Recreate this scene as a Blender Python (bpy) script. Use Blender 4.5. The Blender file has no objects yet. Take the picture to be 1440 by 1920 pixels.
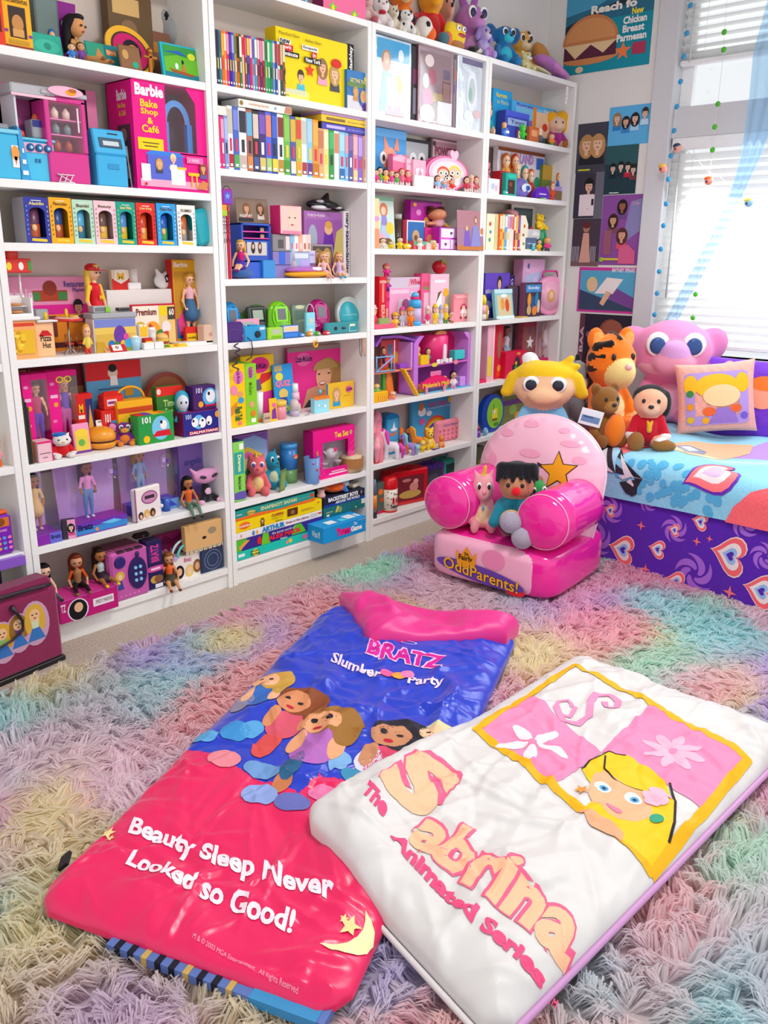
import bpy,bmesh,math,random
from math import pi,cos,sin
import numpy as np
from mathutils import Vector,Matrix,Euler
lsp=np.linspace
S=bpy.context.scene;COL=S.collection
# --- camera, world, lights, exposure
CAMP=np.array([-1.17123,-2.5786,1.26881]);FPX=1598.44
CAMROT=(1.28139652,-.00888588,-.83593007)
cd=bpy.data.cameras.new('camera');cam=bpy.data.objects.new('camera',cd);COL.objects.link(cam)
cd.sensor_fit='VERTICAL';cd.sensor_height=36.;cd.lens=FPX/1920*36.;cd.clip_start=.02
cam.location=CAMP;cam.rotation_euler=CAMROT;S.camera=cam
CR=np.array(Euler(CAMROT).to_matrix())
W=bpy.data.worlds.new('daylight');S.world=W;W.use_nodes=True
wb=W.node_tree.nodes['Background'];wb.inputs[0].default_value=(.93,.97,1.,1);wb.inputs[1].default_value=.95
def area(name,loc,target,size,power,color=(1,1,1)):
 l=bpy.data.lights.new(name,'AREA');l.shape='RECTANGLE';l.size,l.size_y=size;l.energy=power;l.color=color
 o=bpy.data.objects.new(name,l);COL.objects.link(o);o.location=loc
 o.rotation_euler=(Vector(target)-Vector(loc)).to_track_quat('-Z','Y').to_euler();return o
area('window_daylight',(3.12,-1.4,1.75),(1.,-1.4,.2),(1.5,1.4),34,(.95,.98,1))
area('overhead_fill_light',(.75,-1.75,2.62),(.75,-1.7,0),(.5,.5),34,(1,.97,.93))  # fill light added overhead so the shelf boards shade the compartments
sl=bpy.data.lights.new('sun','SUN');sl.energy=5;sl.angle=.03;so=bpy.data.objects.new('sun',sl);COL.objects.link(so);so.rotation_euler=Vector((-.5,-.12,-.86)).to_track_quat('-Z','Y').to_euler()
S.view_settings.view_transform='Standard';S.view_settings.look='None';S.view_settings.gamma=1
S.view_settings.exposure=.1;S.view_settings.use_curve_mapping=False
# --- picture rays -> real places
def ray(u,v):
 return CR@np.array([(u-720)/FPX,(960-v)/FPX,-1.])
def on(ax,u,v,val):
 d=ray(u,v);return CAMP+d*((val-CAMP[ax])/d[ax])
def onX(u,v,x):return on(0,u,v,x)
def onY(u,v,y):return on(1,u,v,y)
def onZ(u,v,z):return on(2,u,v,z)
# --- materials
def lin(h):
 h=h.lstrip('#');c=[int(h[i:i+2],16)/255 for i in(0,2,4)]
 return tuple(x/12.92 if x<=.04045 else((x+.055)/1.055)**2.4 for x in c)+(1,)
MATS={}
def mat(h,kind='card',rough=None):
 key=(h,kind,rough)
 if key in MATS:return MATS[key]
 m=bpy.data.materials.new(f'{kind}_{h.lstrip("#")}');MATS[key]=m;m.use_nodes=True
 nt=m.node_tree;b=nt.nodes['Principled BSDF'];L=nt.links
 c=lin(h);b.inputs['Base Color'].default_value=c
 R={'card':.5,'plastic':.3,'fabric':.9,'vinyl':.16,'metal':.3,'satin':.42,'paint':.55,'print':.55,'skin':.5,'carpet':.95}.get(kind,.5)
 b.inputs['Roughness'].default_value=R if rough is None else rough
 b.inputs['Specular IOR Level'].default_value={'card':.22,'print':.2,'fabric':.15,'carpet':.1,'skin':.3}.get(kind,.5)
 if kind=='metal':b.inputs['Metallic'].default_value=.9
 if kind in('fabric','paint','carpet'):
  tc=nt.nodes.new('ShaderNodeTexCoord');n=nt.nodes.new('ShaderNodeTexNoise')
  n.inputs['Scale'].default_value={'fabric':160,'paint':90,'carpet':140}[kind];n.inputs['Detail'].default_value=3
  L.new(tc.outputs['Object'],n.inputs['Vector'])
  mx=nt.nodes.new('ShaderNodeMix');mx.data_type='RGBA';mx.blend_type='MULTIPLY'
  mx.inputs[0].default_value={'fabric':.35,'paint':.08,'carpet':.8}[kind]
  mx.inputs[6].default_value=c;L.new(n.outputs['Fac'],mx.inputs[7]);
  br=nt.nodes.new('ShaderNodeMath');br.operation='MULTIPLY_ADD';br.inputs[1].default_value=1.3;br.inputs[2].default_value=.35
  L.new(n.outputs['Fac'],br.inputs[0]);L.new(br.outputs[0],mx.inputs[7])
  L.new(mx.outputs[2],b.inputs['Base Color'])
  bp=nt.nodes.new('ShaderNodeBump');bp.inputs['Strength'].default_value={'fabric':.5,'paint':.08,'carpet':.9}[kind];bp.inputs['Distance'].default_value=.004
  L.new(n.outputs['Fac'],bp.inputs['Height']);L.new(bp.outputs[0],b.inputs['Normal'])
  if kind=='fabric':b.inputs['Sheen Weight'].default_value=.25
 if kind=='vinyl':b.inputs['Coat Weight'].default_value=.5;b.inputs['Coat Roughness'].default_value=.08
 if kind=='satin':b.inputs['Sheen Weight'].default_value=.15
 if kind=='holo':
  b.inputs['Metallic'].default_value=.5;b.inputs['Roughness'].default_value=.3
  tc=nt.nodes.new('ShaderNodeTexCoord');n=nt.nodes.new('ShaderNodeTexNoise');n.inputs['Scale'].default_value=14
  r=nt.nodes.new('ShaderNodeBump');r.inputs['Strength'].default_value=.5;r.inputs['Distance'].default_value=.01
  L.new(tc.outputs['Object'],n.inputs['Vector']);L.new(n.outputs['Fac'],r.inputs['Height']);L.new(r.outputs[0],b.inputs['Normal'])
 if kind=='clear':
  nt.nodes.remove(b);out=nt.nodes['Material Output'];t=nt.nodes.new('ShaderNodeBsdfTransparent');g=nt.nodes.new('ShaderNodeBsdfGlossy')
  g.inputs['Roughness'].default_value=.08;mx=nt.nodes.new('ShaderNodeMixShader');mx.inputs[0].default_value=.06
  cc=tuple(.75+.25*x for x in c[:3])+(1,);t.inputs[0].default_value=cc
  L.new(t.outputs[0],mx.inputs[1]);L.new(g.outputs[0],mx.inputs[2]);L.new(mx.outputs[0],out.inputs[0])
 if kind in('jelly','sheer'):
  nt.nodes.remove(b);out=nt.nodes['Material Output'];t=nt.nodes.new('ShaderNodeBsdfTransparent');p=nt.nodes.new('ShaderNodeBsdfPrincipled')
  p.inputs['Base Color'].default_value=c;p.inputs['Roughness'].default_value=.15 if kind=='jelly' else .9
  mx=nt.nodes.new('ShaderNodeMixShader');mx.inputs[0].default_value=.72 if kind=='jelly' else .42;t.inputs[0].default_value=tuple(.3+.7*x for x in c[:3])+(1,)
  L.new(t.outputs[0],mx.inputs[1]);L.new(p.outputs[0],mx.inputs[2]);L.new(mx.outputs[0],out.inputs[0])
 return m
def M(x,kind='card'):
 if isinstance(x,bpy.types.Material):return x
 if ':' in x:x,kind=x.split(':');kind={'p':'plastic'}.get(kind,kind)
 return mat(x,kind)
 # --- objects
def setp(o,label=None,cat=None,group=None,kind=None):
 if label:o['label']=label
 if cat:o['category']=cat
 if group:o['group']=group
 if kind:o['kind']=kind
 return o
def link(name,me,parent=None,loc=(0,0,0),rot=(0,0,0)):
 o=bpy.data.objects.new(name,me);COL.objects.link(o);o.parent=parent;o.location=loc;o.rotation_euler=rot;return o
def empty(name,loc,rz=0,label=None,cat=None,group=None,rx=0,ry=0):
 o=link(name,None,None,loc,(rx,ry,rz));o.empty_display_size=.05;return setp(o,label,cat,group)
class MB:
 """collects solids into one mesh, a material slot per colour"""
 def __init__(s):s.v=[];s.f=[];s.m=[];s.sm=[];s.mats=[]
 def mi(s,m):
  m=M(m)
  if m not in s.mats:s.mats.append(m)
  return s.mats.index(m)
 def add(s,vs,fs,m,smooth=False):
  o=len(s.v);i=s.mi(m);s.v+=[tuple(map(float,v))for v in vs]
  for f in fs:s.f.append([a+o for a in f]);s.m.append(i);s.sm.append(smooth)
  return s
 def box(s,x0,x1,y0,y1,z0,z1,m,bev=0,rz=0,c=(0,0)):
  if bev:
   b=min(bev,.49*(x1-x0),.49*(y1-y0),.49*(z1-z0));vs=[];idx={}
   for a,X in enumerate((x0,x1)):
    for bb,Y in enumerate((y0,y1)):
     for cc,Z in enumerate((z0,z1)):
      sx,sy,sz=(1,-1)[a],(1,-1)[bb],(1,-1)[cc]
      for k,d in enumerate(((0,sy*b,sz*b),(sx*b,0,sz*b),(sx*b,sy*b,0))):
       idx[a,bb,cc,k]=len(vs);vs.append((X+d[0],Y+d[1],Z+d[2]))
   F=[]
   for a in(0,1):
    q=[idx[a,0,0,0],idx[a,1,0,0],idx[a,1,1,0],idx[a,0,1,0]];F.append(q if a else q[::-1])
    q=[idx[0,a,0,1],idx[1,a,0,1],idx[1,a,1,1],idx[0,a,1,1]];F.append(q[::-1]if a else q)
    q=[idx[0,0,a,2],idx[1,0,a,2],idx[1,1,a,2],idx[0,1,a,2]];F.append(q if a else q[::-1])
    for e in(0,1):
     F.append([idx[a,e,0,0],idx[a,e,1,0],idx[a,e,1,1],idx[a,e,0,1]])
     F.append([idx[a,0,e,0],idx[a,1,e,0],idx[a,1,e,2],idx[a,0,e,2]])
     F.append([idx[0,a,e,1],idx[1,a,e,1],idx[1,a,e,2],idx[0,a,e,2]])
     for g in(0,1):F.append([idx[a,e,g,0],idx[a,e,g,1],idx[a,e,g,2]])
  else:
   vs=[(x,y,z)for z in(z0,z1)for y in(y0,y1)for x in(x0,x1)]
   F=[[0,2,3,1],[4,5,7,6],[0,1,5,4],[2,6,7,3],[0,4,6,2],[1,3,7,5]]
  if rz:
   ca,sa=cos(rz),sin(rz);vs=[(c[0]+(x-c[0])*ca-(y-c[1])*sa,c[1]+(x-c[0])*sa+(y-c[1])*ca,z)for x,y,z in vs]
  return s.add(vs,F,m)
 def lh(s,prof,m,c=(0,0,0),n=20,axis='z',cap=True,smooth=True):
  vs=[];fs=[]
  for r,h in prof:
   for k in range(n):
    a=2*pi*k/n;p=(r*cos(a),r*sin(a),h)
    if axis=='y':p=(p[0],h,p[1])
    if axis=='x':p=(h,p[0],p[1])
    vs.append((p[0]+c[0],p[1]+c[1],p[2]+c[2]))
  for j in range(len(prof)-1):
   for k in range(n):fs.append([j*n+k,j*n+(k+1)%n,(j+1)*n+(k+1)%n,(j+1)*n+k])
  s.add(vs,fs,m,smooth)
  if cap:
   o=len(s.v)-len(vs);s.f.append([o+k for k in range(n)][::-1]);s.m.append(s.mi(m));s.sm.append(False)
   e=o+(len(prof)-1)*n;s.f.append([e+k for k in range(n)]);s.m.append(s.mi(m));s.sm.append(False)
  return s
 def ell(s,c,r,m,n=12,k=8,rot=None):
  r=(r,r,r)if not hasattr(r,'__len__')else r;vs=[];fs=[]
  for j in range(k+1):
   t=pi*j/k
   for i in range(n):
    a=2*pi*i/n;vs.append(Vector((r[0]*sin(t)*cos(a),r[1]*sin(t)*sin(a),r[2]*cos(t))))
  if rot:e=Euler(rot).to_matrix();vs=[e@v for v in vs]
  vs=[(v[0]+c[0],v[1]+c[1],v[2]+c[2])for v in vs]
  for j in range(k):
   for i in range(n):fs.append([j*n+i,(j+1)*n+i,(j+1)*n+(i+1)%n,j*n+(i+1)%n])
  return s.add(vs,fs,m,True)
 def tube(s,pts,r,m,n=6,closed=False):
  P=[Vector(p)for p in pts];rs=r if hasattr(r,'__len__')else[r]*len(P);vs=[];fs=[];N=len(P);up=None
  for i,p in enumerate(P):
   t=(P[(i+1)%N]-P[i-1])if closed else(P[min(i+1,N-1)]-P[max(i-1,0)]);t.normalize()
   if up is None:up=Vector((0,0,1))if abs(t.z)<.9 else Vector((1,0,0))
   a=t.cross(up).normalized();b=a.cross(t).normalized();up=b
   for k in range(n):
    q=2*pi*k/n;vs.append(p+(a*cos(q)+b*sin(q))*rs[i])
  for i in range(N if closed else N-1):
   for k in range(n):fs.append([i*n+k,i*n+(k+1)%n,((i+1)%N)*n+(k+1)%n,((i+1)%N)*n+k])
  if not closed:fs+=[list(range(n))[::-1],[(N-1)*n+k for k in range(n)]]
  return s.add(vs,fs,m,True)
 def prism(s,poly,y0,y1,m,m2=None):
  """outline in x,z pushed through from y0 (front) to y1"""
  n=len(poly);A=sum(poly[i][0]*poly[(i+1)%n][1]-poly[(i+1)%n][0]*poly[i][1]for i in range(n))
  if A<0:poly=poly[::-1]
  vs=[(x,y0,z)for x,z in poly]+[(x,y1,z)for x,z in poly]
  s.add(vs[:n],[list(range(n))],m);s.add(vs,[[n+i for i in range(n)][::-1]]+[[i,i+n,(i+1)%n+n,(i+1)%n]for i in range(n)],m2 or m);return s
 def flat(s,poly,y,m):
  n=len(poly);A=sum(poly[i][0]*poly[(i+1)%n][1]-poly[(i+1)%n][0]*poly[i][1]for i in range(n))
  if A<0:poly=poly[::-1]
  return s.add([(x,y,z)for x,z in poly],[list(range(n))],m)
 def mesh(s,name):
  me=bpy.data.meshes.new(name);me.from_pydata(s.v,[],s.f)
  for m in s.mats:me.materials.append(m)
  me.polygons.foreach_set('material_index',s.m);me.polygons.foreach_set('use_smooth',s.sm);me.update();return me
 def bd(s,name,parent=None,loc=(0,0,0),rot=(0,0,0)):return link(name,s.mesh(name),parent,loc,rot)
def ep(cx,cz,rx,rz,n=20,a0=0,a1=2*pi):
 return[(cx+rx*cos(a0+(a1-a0)*i/n),cz+rz*sin(a0+(a1-a0)*i/n))for i in range(n if a1-a0>6.28 else n+1)]
def sP(cx,cz,r,k=5,q=.42,a=pi/2):
 return[(cx+(r if i%2==0 else r*q)*cos(a+i*pi/k),cz+(r if i%2==0 else r*q)*sin(a+i*pi/k))for i in range(2*k)]
def hP(cx,cz,r,n=26,a=0):
 o=[]
 for i in range(n):
  t=2*pi*i/n;x=16*sin(t)**3/17*r;z=(13*cos(t)-5*cos(2*t)-2*cos(3*t)-cos(4*t))/17*r
  o.append((cx+x*cos(a)-z*sin(a),cz+x*sin(a)+z*cos(a)))
 return o
def textmesh(s,bold=0.,res=2):
 c=bpy.data.curves.new('t','FONT');c.body=s;c.resolution_u=res;c.offset=bold
 o=bpy.data.objects.new('t',c);me=bpy.data.meshes.new_from_object(o);bpy.data.objects.remove(o);bpy.data.curves.remove(c);return me
def ti(mb,s,x0,z0,x1,z1,y,m,bold=.012,rot=0,res=2):
 """lettering squeezed into a box on a face; rot turns it a quarter (1) or three quarters (3)"""
 me=textmesh(s,bold,res)
 if not len(me.vertices):return
 P=np.array([v.co for v in me.vertices])[:,:2];lo,hi=P.min(0),P.max(0);P=(P-lo)/np.maximum(hi-lo,1e-6)
 if rot==1:P=np.stack([1-P[:,1],P[:,0]],1)
 if rot==3:P=np.stack([P[:,1],1-P[:,0]],1)
 mb.add([(x0+a*(x1-x0),y,z0+b*(z1-z0))for a,b in P],[list(p.vertices)for p in me.polygons],m);bpy.data.meshes.remove(me)
 # --- one continuous body from rounded shapes
def blob(prims,n=40,k=.08,name='body'):
 """prims: ('s',centre,radii,colour[,euler]) or ('c',p0,p1,r0,r1,colour); smooth union -> one closed mesh"""
 lo=np.array([1e9]*3);hi=-lo
 for p in prims:
  if p[0]=='s':
   r=np.array(p[2]if hasattr(p[2],'__len__')else[p[2]]*3);r=np.array([max(r)]*3)if len(p)>4 else r
   lo=np.minimum(lo,np.array(p[1])-r);hi=np.maximum(hi,np.array(p[1])+r)
  else:
   for q,r in((p[1],p[3]),(p[2],p[4])):lo=np.minimum(lo,np.array(q)-r);hi=np.maximum(hi,np.array(q)+r)
 size=max(hi-lo);h=size/n;k=k*size;lo=lo-2.5*h-k*.3;hi=hi+2.5*h+k*.3
 N=np.ceil((hi-lo)/h).astype(int)+1
 G=np.stack(np.meshgrid(*[lo[i]+h*np.arange(N[i])for i in range(3)],indexing='ij'),-1)
 def dist(p,X):
  if p[0]=='s':
   r=np.array(p[2]if hasattr(p[2],'__len__')else[p[2]]*3,float);q=X-np.array(p[1])
   if len(p)>4:q=q@np.array(Euler(p[4]).to_matrix())
   k0=np.linalg.norm(q/r,axis=-1);k1=np.linalg.norm(q/r**2,axis=-1);return k0*(k0-1)/np.maximum(k1,1e-6)
  a,b=np.array(p[1],float),np.array(p[2],float);ba=b-a;t=np.clip(((X-a)@ba)/max(ba@ba,1e-9),0,1)
  return np.linalg.norm(X-a-t[...,None]*ba,axis=-1)-(p[3]+(p[4]-p[3])*t)
 F=None
 for p in prims:
  d=dist(p,G)
  if F is None:F=d
  else:
   hh=np.clip(.5+.5*(F-d)/k,0,1);F=F*(1-hh)+d*hh-k*hh*(1-hh)
 s=F<0;c=[s[a:N[0]-1+a,b:N[1]-1+b,e:N[2]-1+e]for a in(0,1)for b in(0,1)for e in(0,1)]
 act=np.any(c,0)&~np.all(c,0);I=np.argwhere(act);acc=np.zeros((len(I),3));cnt=np.zeros(len(I))
 cor=[(a,b,e)for a in(0,1)for b in(0,1)for e in(0,1)]
 for i,a in enumerate(cor):
  for b in cor[i+1:]:
   if sum(abs(x-y)for x,y in zip(a,b))!=1:continue
   fa=F[tuple((I+a).T)];fb=F[tuple((I+b).T)];x=(fa<0)!=(fb<0);t=np.where(x,fa/np.where(x,fa-fb,1),0)
   acc+=np.where(x[:,None],np.array(a)+t[:,None]*(np.array(b)-np.array(a)),0);cnt+=x
 V=lo+h*(I+acc/cnt[:,None]);idm=-np.ones(act.shape,int);idm[act]=np.arange(len(I));Q=[]
 for ax in range(3):
  o1,o2=[(1,2),(2,0),(0,1)][ax];sl=[slice(1,N[i]-1)for i in range(3)];sl[ax]=slice(0,N[ax]-1);s2=list(sl);s2[ax]=slice(1,N[ax])
  a,b=s[tuple(sl)],s[tuple(s2)];E=np.argwhere(a!=b)
  if not len(E):continue
  base=E.copy();base[:,o1]+=1;base[:,o2]+=1;A=a[tuple(E.T)]
  def g(d1,d2):q=base.copy();q[:,o1]-=d1;q[:,o2]-=d2;return idm[tuple(q.T)]
  q=np.stack([g(1,1),g(0,1),g(0,0),g(1,0)],1);q[~A]=q[~A][:,::-1];Q.append(q)
 Q=np.concatenate(Q);Q=Q[(Q>=0).all(1)];ctr=V[Q].mean(1)
 best=np.argmin(np.stack([dist(p,ctr)for p in prims]),0);mats=[];mi=[]
 for p in prims:
  m=M(p[3]if p[0]=='s' else p[5])
  if m not in mats:mats.append(m)
  mi.append(mats.index(m))
 me=bpy.data.meshes.new(name);me.vertices.add(len(V));me.vertices.foreach_set('co',V.ravel());me.loops.add(Q.size);me.polygons.add(len(Q))
 me.loops.foreach_set('vertex_index',Q.ravel().astype(np.int32));me.polygons.foreach_set('loop_start',np.arange(0,Q.size,4,dtype=np.int32))
 for m in mats:me.materials.append(m)
 me.polygons.foreach_set('material_index',np.array(mi,np.int32)[best]);me.polygons.foreach_set('use_smooth',np.ones(len(Q),bool));me.update(calc_edges=True);me.validate();return me
 # --- print layers on a front face
def pN(cx,cz,s,hair,skin,top,long=True):
 o=[('p',[(cx-.9*s,cz-2.2*s),(cx-.75*s,cz-1.15*s),(cx+.75*s,cz-1.15*s),(cx+.9*s,cz-2.2*s)],top)]
 if long:o.append(('e',cx,cz-.35*s,.95*s,1.25*s,hair))
 else:o.append(('e',cx,cz+.15*s,.72*s,.85*s,hair))
 return o+[('r',cx-.2*s,cz-1.3*s,cx+.2*s,cz-.6*s,skin),('e',cx,cz-.15*s,.55*s,.72*s,skin),('p',ep(cx,cz+.2*s,.62*s,.5*s,12,0,pi),hair),
 ('e',cx-.2*s,cz-.08*s,.08*s,.06*s,'#3a2a2a'),('e',cx+.2*s,cz-.08*s,.08*s,.06*s,'#3a2a2a'),('e',cx,cz-.5*s,.17*s,.07*s,'#b8485a')]
def prints(root,w,h,items,y=0.,asp=True,name='printed_front'):
 """coordinates as fractions of the face; ellipse radii are fractions of the height"""
 mb=MB();tb=MB();q=w/h if h else 1;d=y-.0006
 def X(x):return(x-.5)*w
 def cl(P):return[(min(max(a,-w/2),w/2),min(max(b,0),h))for a,b in P]
 for it in items:
  k=it[0];d-=.00018
  if k=='r':mb.flat([(X(it[1]),it[2]*h),(X(it[3]),it[2]*h),(X(it[3]),it[4]*h),(X(it[1]),it[4]*h)],d,it[5])
  elif k=='e':mb.flat(cl([(X(it[1])+a,it[2]*h+b)for a,b in ep(0,0,it[3]*h,it[4]*h,16)]),d,it[5])
  elif k=='p':mb.flat([(X(a),b*h)for a,b in it[1]],d,it[2])
  elif k=='s':mb.flat(cl([(X(it[1])+a,it[2]*h+b)for a,b in sP(0,0,it[3]*h)]),d,it[4])
  elif k=='h':mb.flat([(X(it[1])+a,it[2]*h+b)for a,b in hP(0,0,it[3]*h)],d,it[4])
  elif k=='who':
   for p in pN(0,0,1,*it[4:]):
    d-=.00012;cx,cz,s=X(it[1]),it[2]*h,it[3]*h
    if p[0]=='e':pts=ep(p[1],p[2],p[3],p[4],14)
    elif p[0]=='r':pts=[(p[1],p[2]),(p[3],p[2]),(p[3],p[4]),(p[1],p[4])]
    else:pts=p[1]
    pts=[(min(max(cx+a*s,-w/2),w/2),min(max(cz+b*s,0),h))for a,b in pts];mb.flat(pts,d,p[-1])
  elif k=='t':ti(tb,it[1],X(it[2]),it[3]*h,X(it[4]),it[5]*h,d-.0003,it[6],*(it[7:8]),**(it[8]if len(it)>8 else{}))
 if mb.v:mb.bd(name,root)
 if tb.v:tb.bd('lettering',root)
ZS=0.
def slant(x,y):return math.atan2(x-CAMP[0],y-CAMP[1])
def spot(u0,u1,vt,vb,y=None,z=None,ymax=.19,ymin=.012):
 """the place on a shelf board that a thing's outline shows: centre x, front y, base z, width, height"""
 z=ZS if z is None else z;um=(u0+u1)/2
 if y is None:y=float(np.clip(onZ(um,vb,z)[1],ymin,ymax))
 x0,x1=onY(u0,vb,y)[0],onY(u1,vb,y)[0];return(x0+x1)/2,y,z,x1-x0,max(onY(um,vt,y)[2]-z,.008)
def B(name,u0,u1,vt,vb,d,color,label,cat,items=(),y=None,z=None,rz=0,rx=0,bev=.0015,sides=None,group=None,kind='card',h=None,dy=0):
 """a carton, book or card: body with its printed front and lettering"""
 x,y,z,w,hh=spot(u0,u1,vt,vb,y,z);h=h or hh;mb=MB();d=min(d,.193-y)if y>-.02 and y<.19 else d;d=max(d,.003)
 mb.box(-w/2,w/2,0,d,0,h,M(sides or color,kind),bev)
 if sides:mb.flat([(-w/2+bev,bev),(w/2-bev,bev),(w/2-bev,h-bev),(-w/2+bev,h-bev)],-.0004,M(color,kind))
 o=mb.bd(name,None,(x,y+dy,z+.0005),(rx,0,rz));setp(o,label,cat,group)
 if items:prints(o,w,h,items)
 return o,w,h,d
 # --- the room
ZT=[2.166,1.838,1.57,1.306,.962,.638,.357,.092]
XW=3.2205;YB=.215
m_shelf=mat('f1f0ec','paint');m_shelf_shaded=mat('d8c8bc','paint');m_wall=mat('e6e4df','paint')  # back panels are darker beige: shade of the shelf interiors put into the colour
def wall(name,x0,x1,y0,y1,z0,z1,m,parent=None):
 mb=MB().box(x0,x1,y0,y1,z0,z1,m);o=mb.bd(name,parent)
 if parent is None:o['kind']='structure'
 return o
wall('floor',-2.2,XW,-4.2,YB,-.05,0,mat('b9aa9c','carpet'))
wall('wall_back',-2.2,XW+.1,YB,YB+.1,0,2.75,m_wall)
WY0,WY1,WZ0,WZ1=-2.55,-.52,.8,2.62
wall('ceiling',-2.2,XW+.1,-2.7,YB+.1,2.75,2.85,mat('efeeea','paint'))
lf=empty('ceiling_lamp',(.75,-1.75,2.75),0,'round white ceiling lamp above the rug','lamp');MB().lh([(.001,-.015),(.3,-.02),(.32,0)],mat('f2f2f0','paint'),n=32).bd('canopy',lf);MB().lh([(.001,-.1),(.2,-.085),(.28,-.05),(.29,-.02)],mat('fbf6ee','plastic'),n=32).bd('glass_shade',lf)  # unseen fixture added to go with the overhead fill light
wr=MB();wr.box(XW,XW+.1,WY1,YB,0,2.75,m_wall);wr.box(XW,XW+.1,-4.2,WY0,0,2.75,m_wall)
wr.box(XW,XW+.1,WY0,WY1,0,WZ0,m_wall);wr.box(XW,XW+.1,WY0,WY1,WZ1,2.75,m_wall)
wr=wr.bd('wall_right');wr['kind']='structure'
win=empty('window_1',(XW,WY1,WZ0));win['kind']='structure'
m_trim=mat('d3d4d6','paint');m_white=mat('f2f3f2','paint')
def wpart(name,x0,x1,y0,y1,z0,z1,m):return MB().box(x0-XW,x1-XW,y0-WY1,y1-WY1,z0-WZ0,z1-WZ0,m,.003).bd(name,win)
wpart('casing',XW-.018,XW+.1,-.535,-.425,.72,2.72,m_trim)  # added trim: the dark halo beside the bright window put into its grey
wpart('casing',XW-.018,XW+.1,-2.65,-2.54,.72,2.72,m_trim)
wpart('head_casing',XW-.018,XW+.1,-2.54,-.535,2.6,2.72,m_trim)
wpart('window_sill',XW-.06,XW+.1,-2.68,-.4,.765,.8,m_white)
wpart('mullion',XW+.01,XW+.1,-2.54,-.535,1.855,2.,m_trim)
wpart('sash_rail',XW+.05,XW+.09,-2.54,-.535,2.2,2.25,m_trim)
for zz in(.8,2.):wpart('sash_frame',XW+.06,XW+.09,-.6,-.535,zz,zz+.6 if zz>1 else 1.855,m_white)
wpart('pane',XW+.074,XW+.076,-2.54,-.55,.8,1.86,mat('ffffff','clear'));wpart('pane',XW+.074,XW+.076,-2.54,-.55,2.,2.6,mat('ffffff','clear'))
m_slat=bpy.data.materials.new('blind_slat');m_slat.use_nodes=True
_n=m_slat.node_tree;_d=_n.nodes['Principled BSDF'];_d.inputs['Base Color'].default_value=(.9,.91,.9,1);_d.inputs['Roughness'].default_value=.5
_t=_n.nodes.new('ShaderNodeBsdfTranslucent');_t.inputs[0].default_value=(.95,.96,.95,1);_mx=_n.nodes.new('ShaderNodeMixShader');_mx.inputs[0].default_value=.6
_n.links.new(_d.outputs[0],_mx.inputs[1]);_n.links.new(_t.outputs[0],_mx.inputs[2]);_n.links.new(_mx.outputs[0],_n.nodes['Material Output'].inputs[0])
def blind(label,z0,z1,ztop,tilt,wand):
 b=empty('window_blind',(XW+.03,-.545,z0),0,label,'blind');L=1.97
 MB().box(-.025,.025,-L,0,ztop-z0-.055,ztop-z0,m_white,.004).bd('headrail',b)
 MB().box(-.022,.022,-L,0,z1-z0-.022,z1-z0,m_white,.004).bd('bottom_rail',b)
 zs=z1-z0+.015;me=None;P=.0385
 while zs<ztop-z0-.07:
  if me is None:
   mb=MB();mb.box(-.024,.024,-L,0,-.0014,.0014,m_slat);me=mb.mesh('slat')
  s=link('slat',me,b,(0,0,zs));s.rotation_euler=(0,tilt,0);zs+=P
 for yy in(-.12,-1.,-1.85):MB().tube([(-.028,yy,z1-z0),(-.028,yy,ztop-z0-.05)],.0012,m_white,4).bd('ladder_cord',b)
 zt,zb=wand;MB().tube([(-.05,-.06,zt-z0),(-.05,-.06,zb-z0)],.005,mat('cfd2d0','plastic'),6).bd('tilt_wand',b)
 return b
blind('white slatted blind in the upper window above the grey mullion',2.195,2.205,2.56,.35,(2.44,2.19))
blind('long white slatted blind in the lower window behind the bed',.85,.86,1.855,.95,(1.775,1.085))
# --- bookcases
SHELF_D=.205
def bookcase(i,label,zs):
 b=empty('bookcase',(.8*i-.4,0,0),0,label,'bookcase',None);w=.7975/2;t=.022
 for s in(-1,1):MB().box(min(s*w,s*(w-t)),max(s*w,s*(w-t)),0,SHELF_D,0,2.166,m_shelf,.0012).bd('side_panel',b)
 MB().box(-w+t,w-t,.001,SHELF_D,2.142,2.1655,m_shelf,.001).bd('top_panel',b)
 MB().box(-w+t,w-t,SHELF_D-.006,SHELF_D,.03,2.142,m_shelf_shaded).bd('back_panel',b)
 me=MB().box(-w+t,w-t,.002,SHELF_D-.006,-.024,0,m_shelf,.001).mesh('shelf')
 for z in zs:link('shelf',me,b,(0,0,z))
 MB().box(-w+t,w-t,.012,.028,0,zs[-1]-.024,m_shelf,.001).bd('plinth',b)
SH={0:[1.838,1.57,1.306,.954,.638,.357,.09],1:[1.832,1.48,1.303,.96,.632,.358,.085],2:[1.836,1.566,1.19,.96,.636,.341,.094],
3:[1.838,1.572,1.308,.968,.642,.357,.096],4:[1.843,1.575,1.313,.968,.649,.364,.096]}
bookcase(0,'white bookcase cut off by the left edge, beside the maroon case',SH[0])
bookcase(1,'white bookcase with the row of boxed tumblers and sitting dolls',SH[1])
bookcase(2,'white bookcase with paperbacks, video tapes and stacked board games',SH[2])
bookcase(3,'white bookcase with foil doll boxes and the pink toy mall',SH[3])
bookcase(4,'white bookcase at the wall corner behind the inflatable chair',SH[4])
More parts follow.
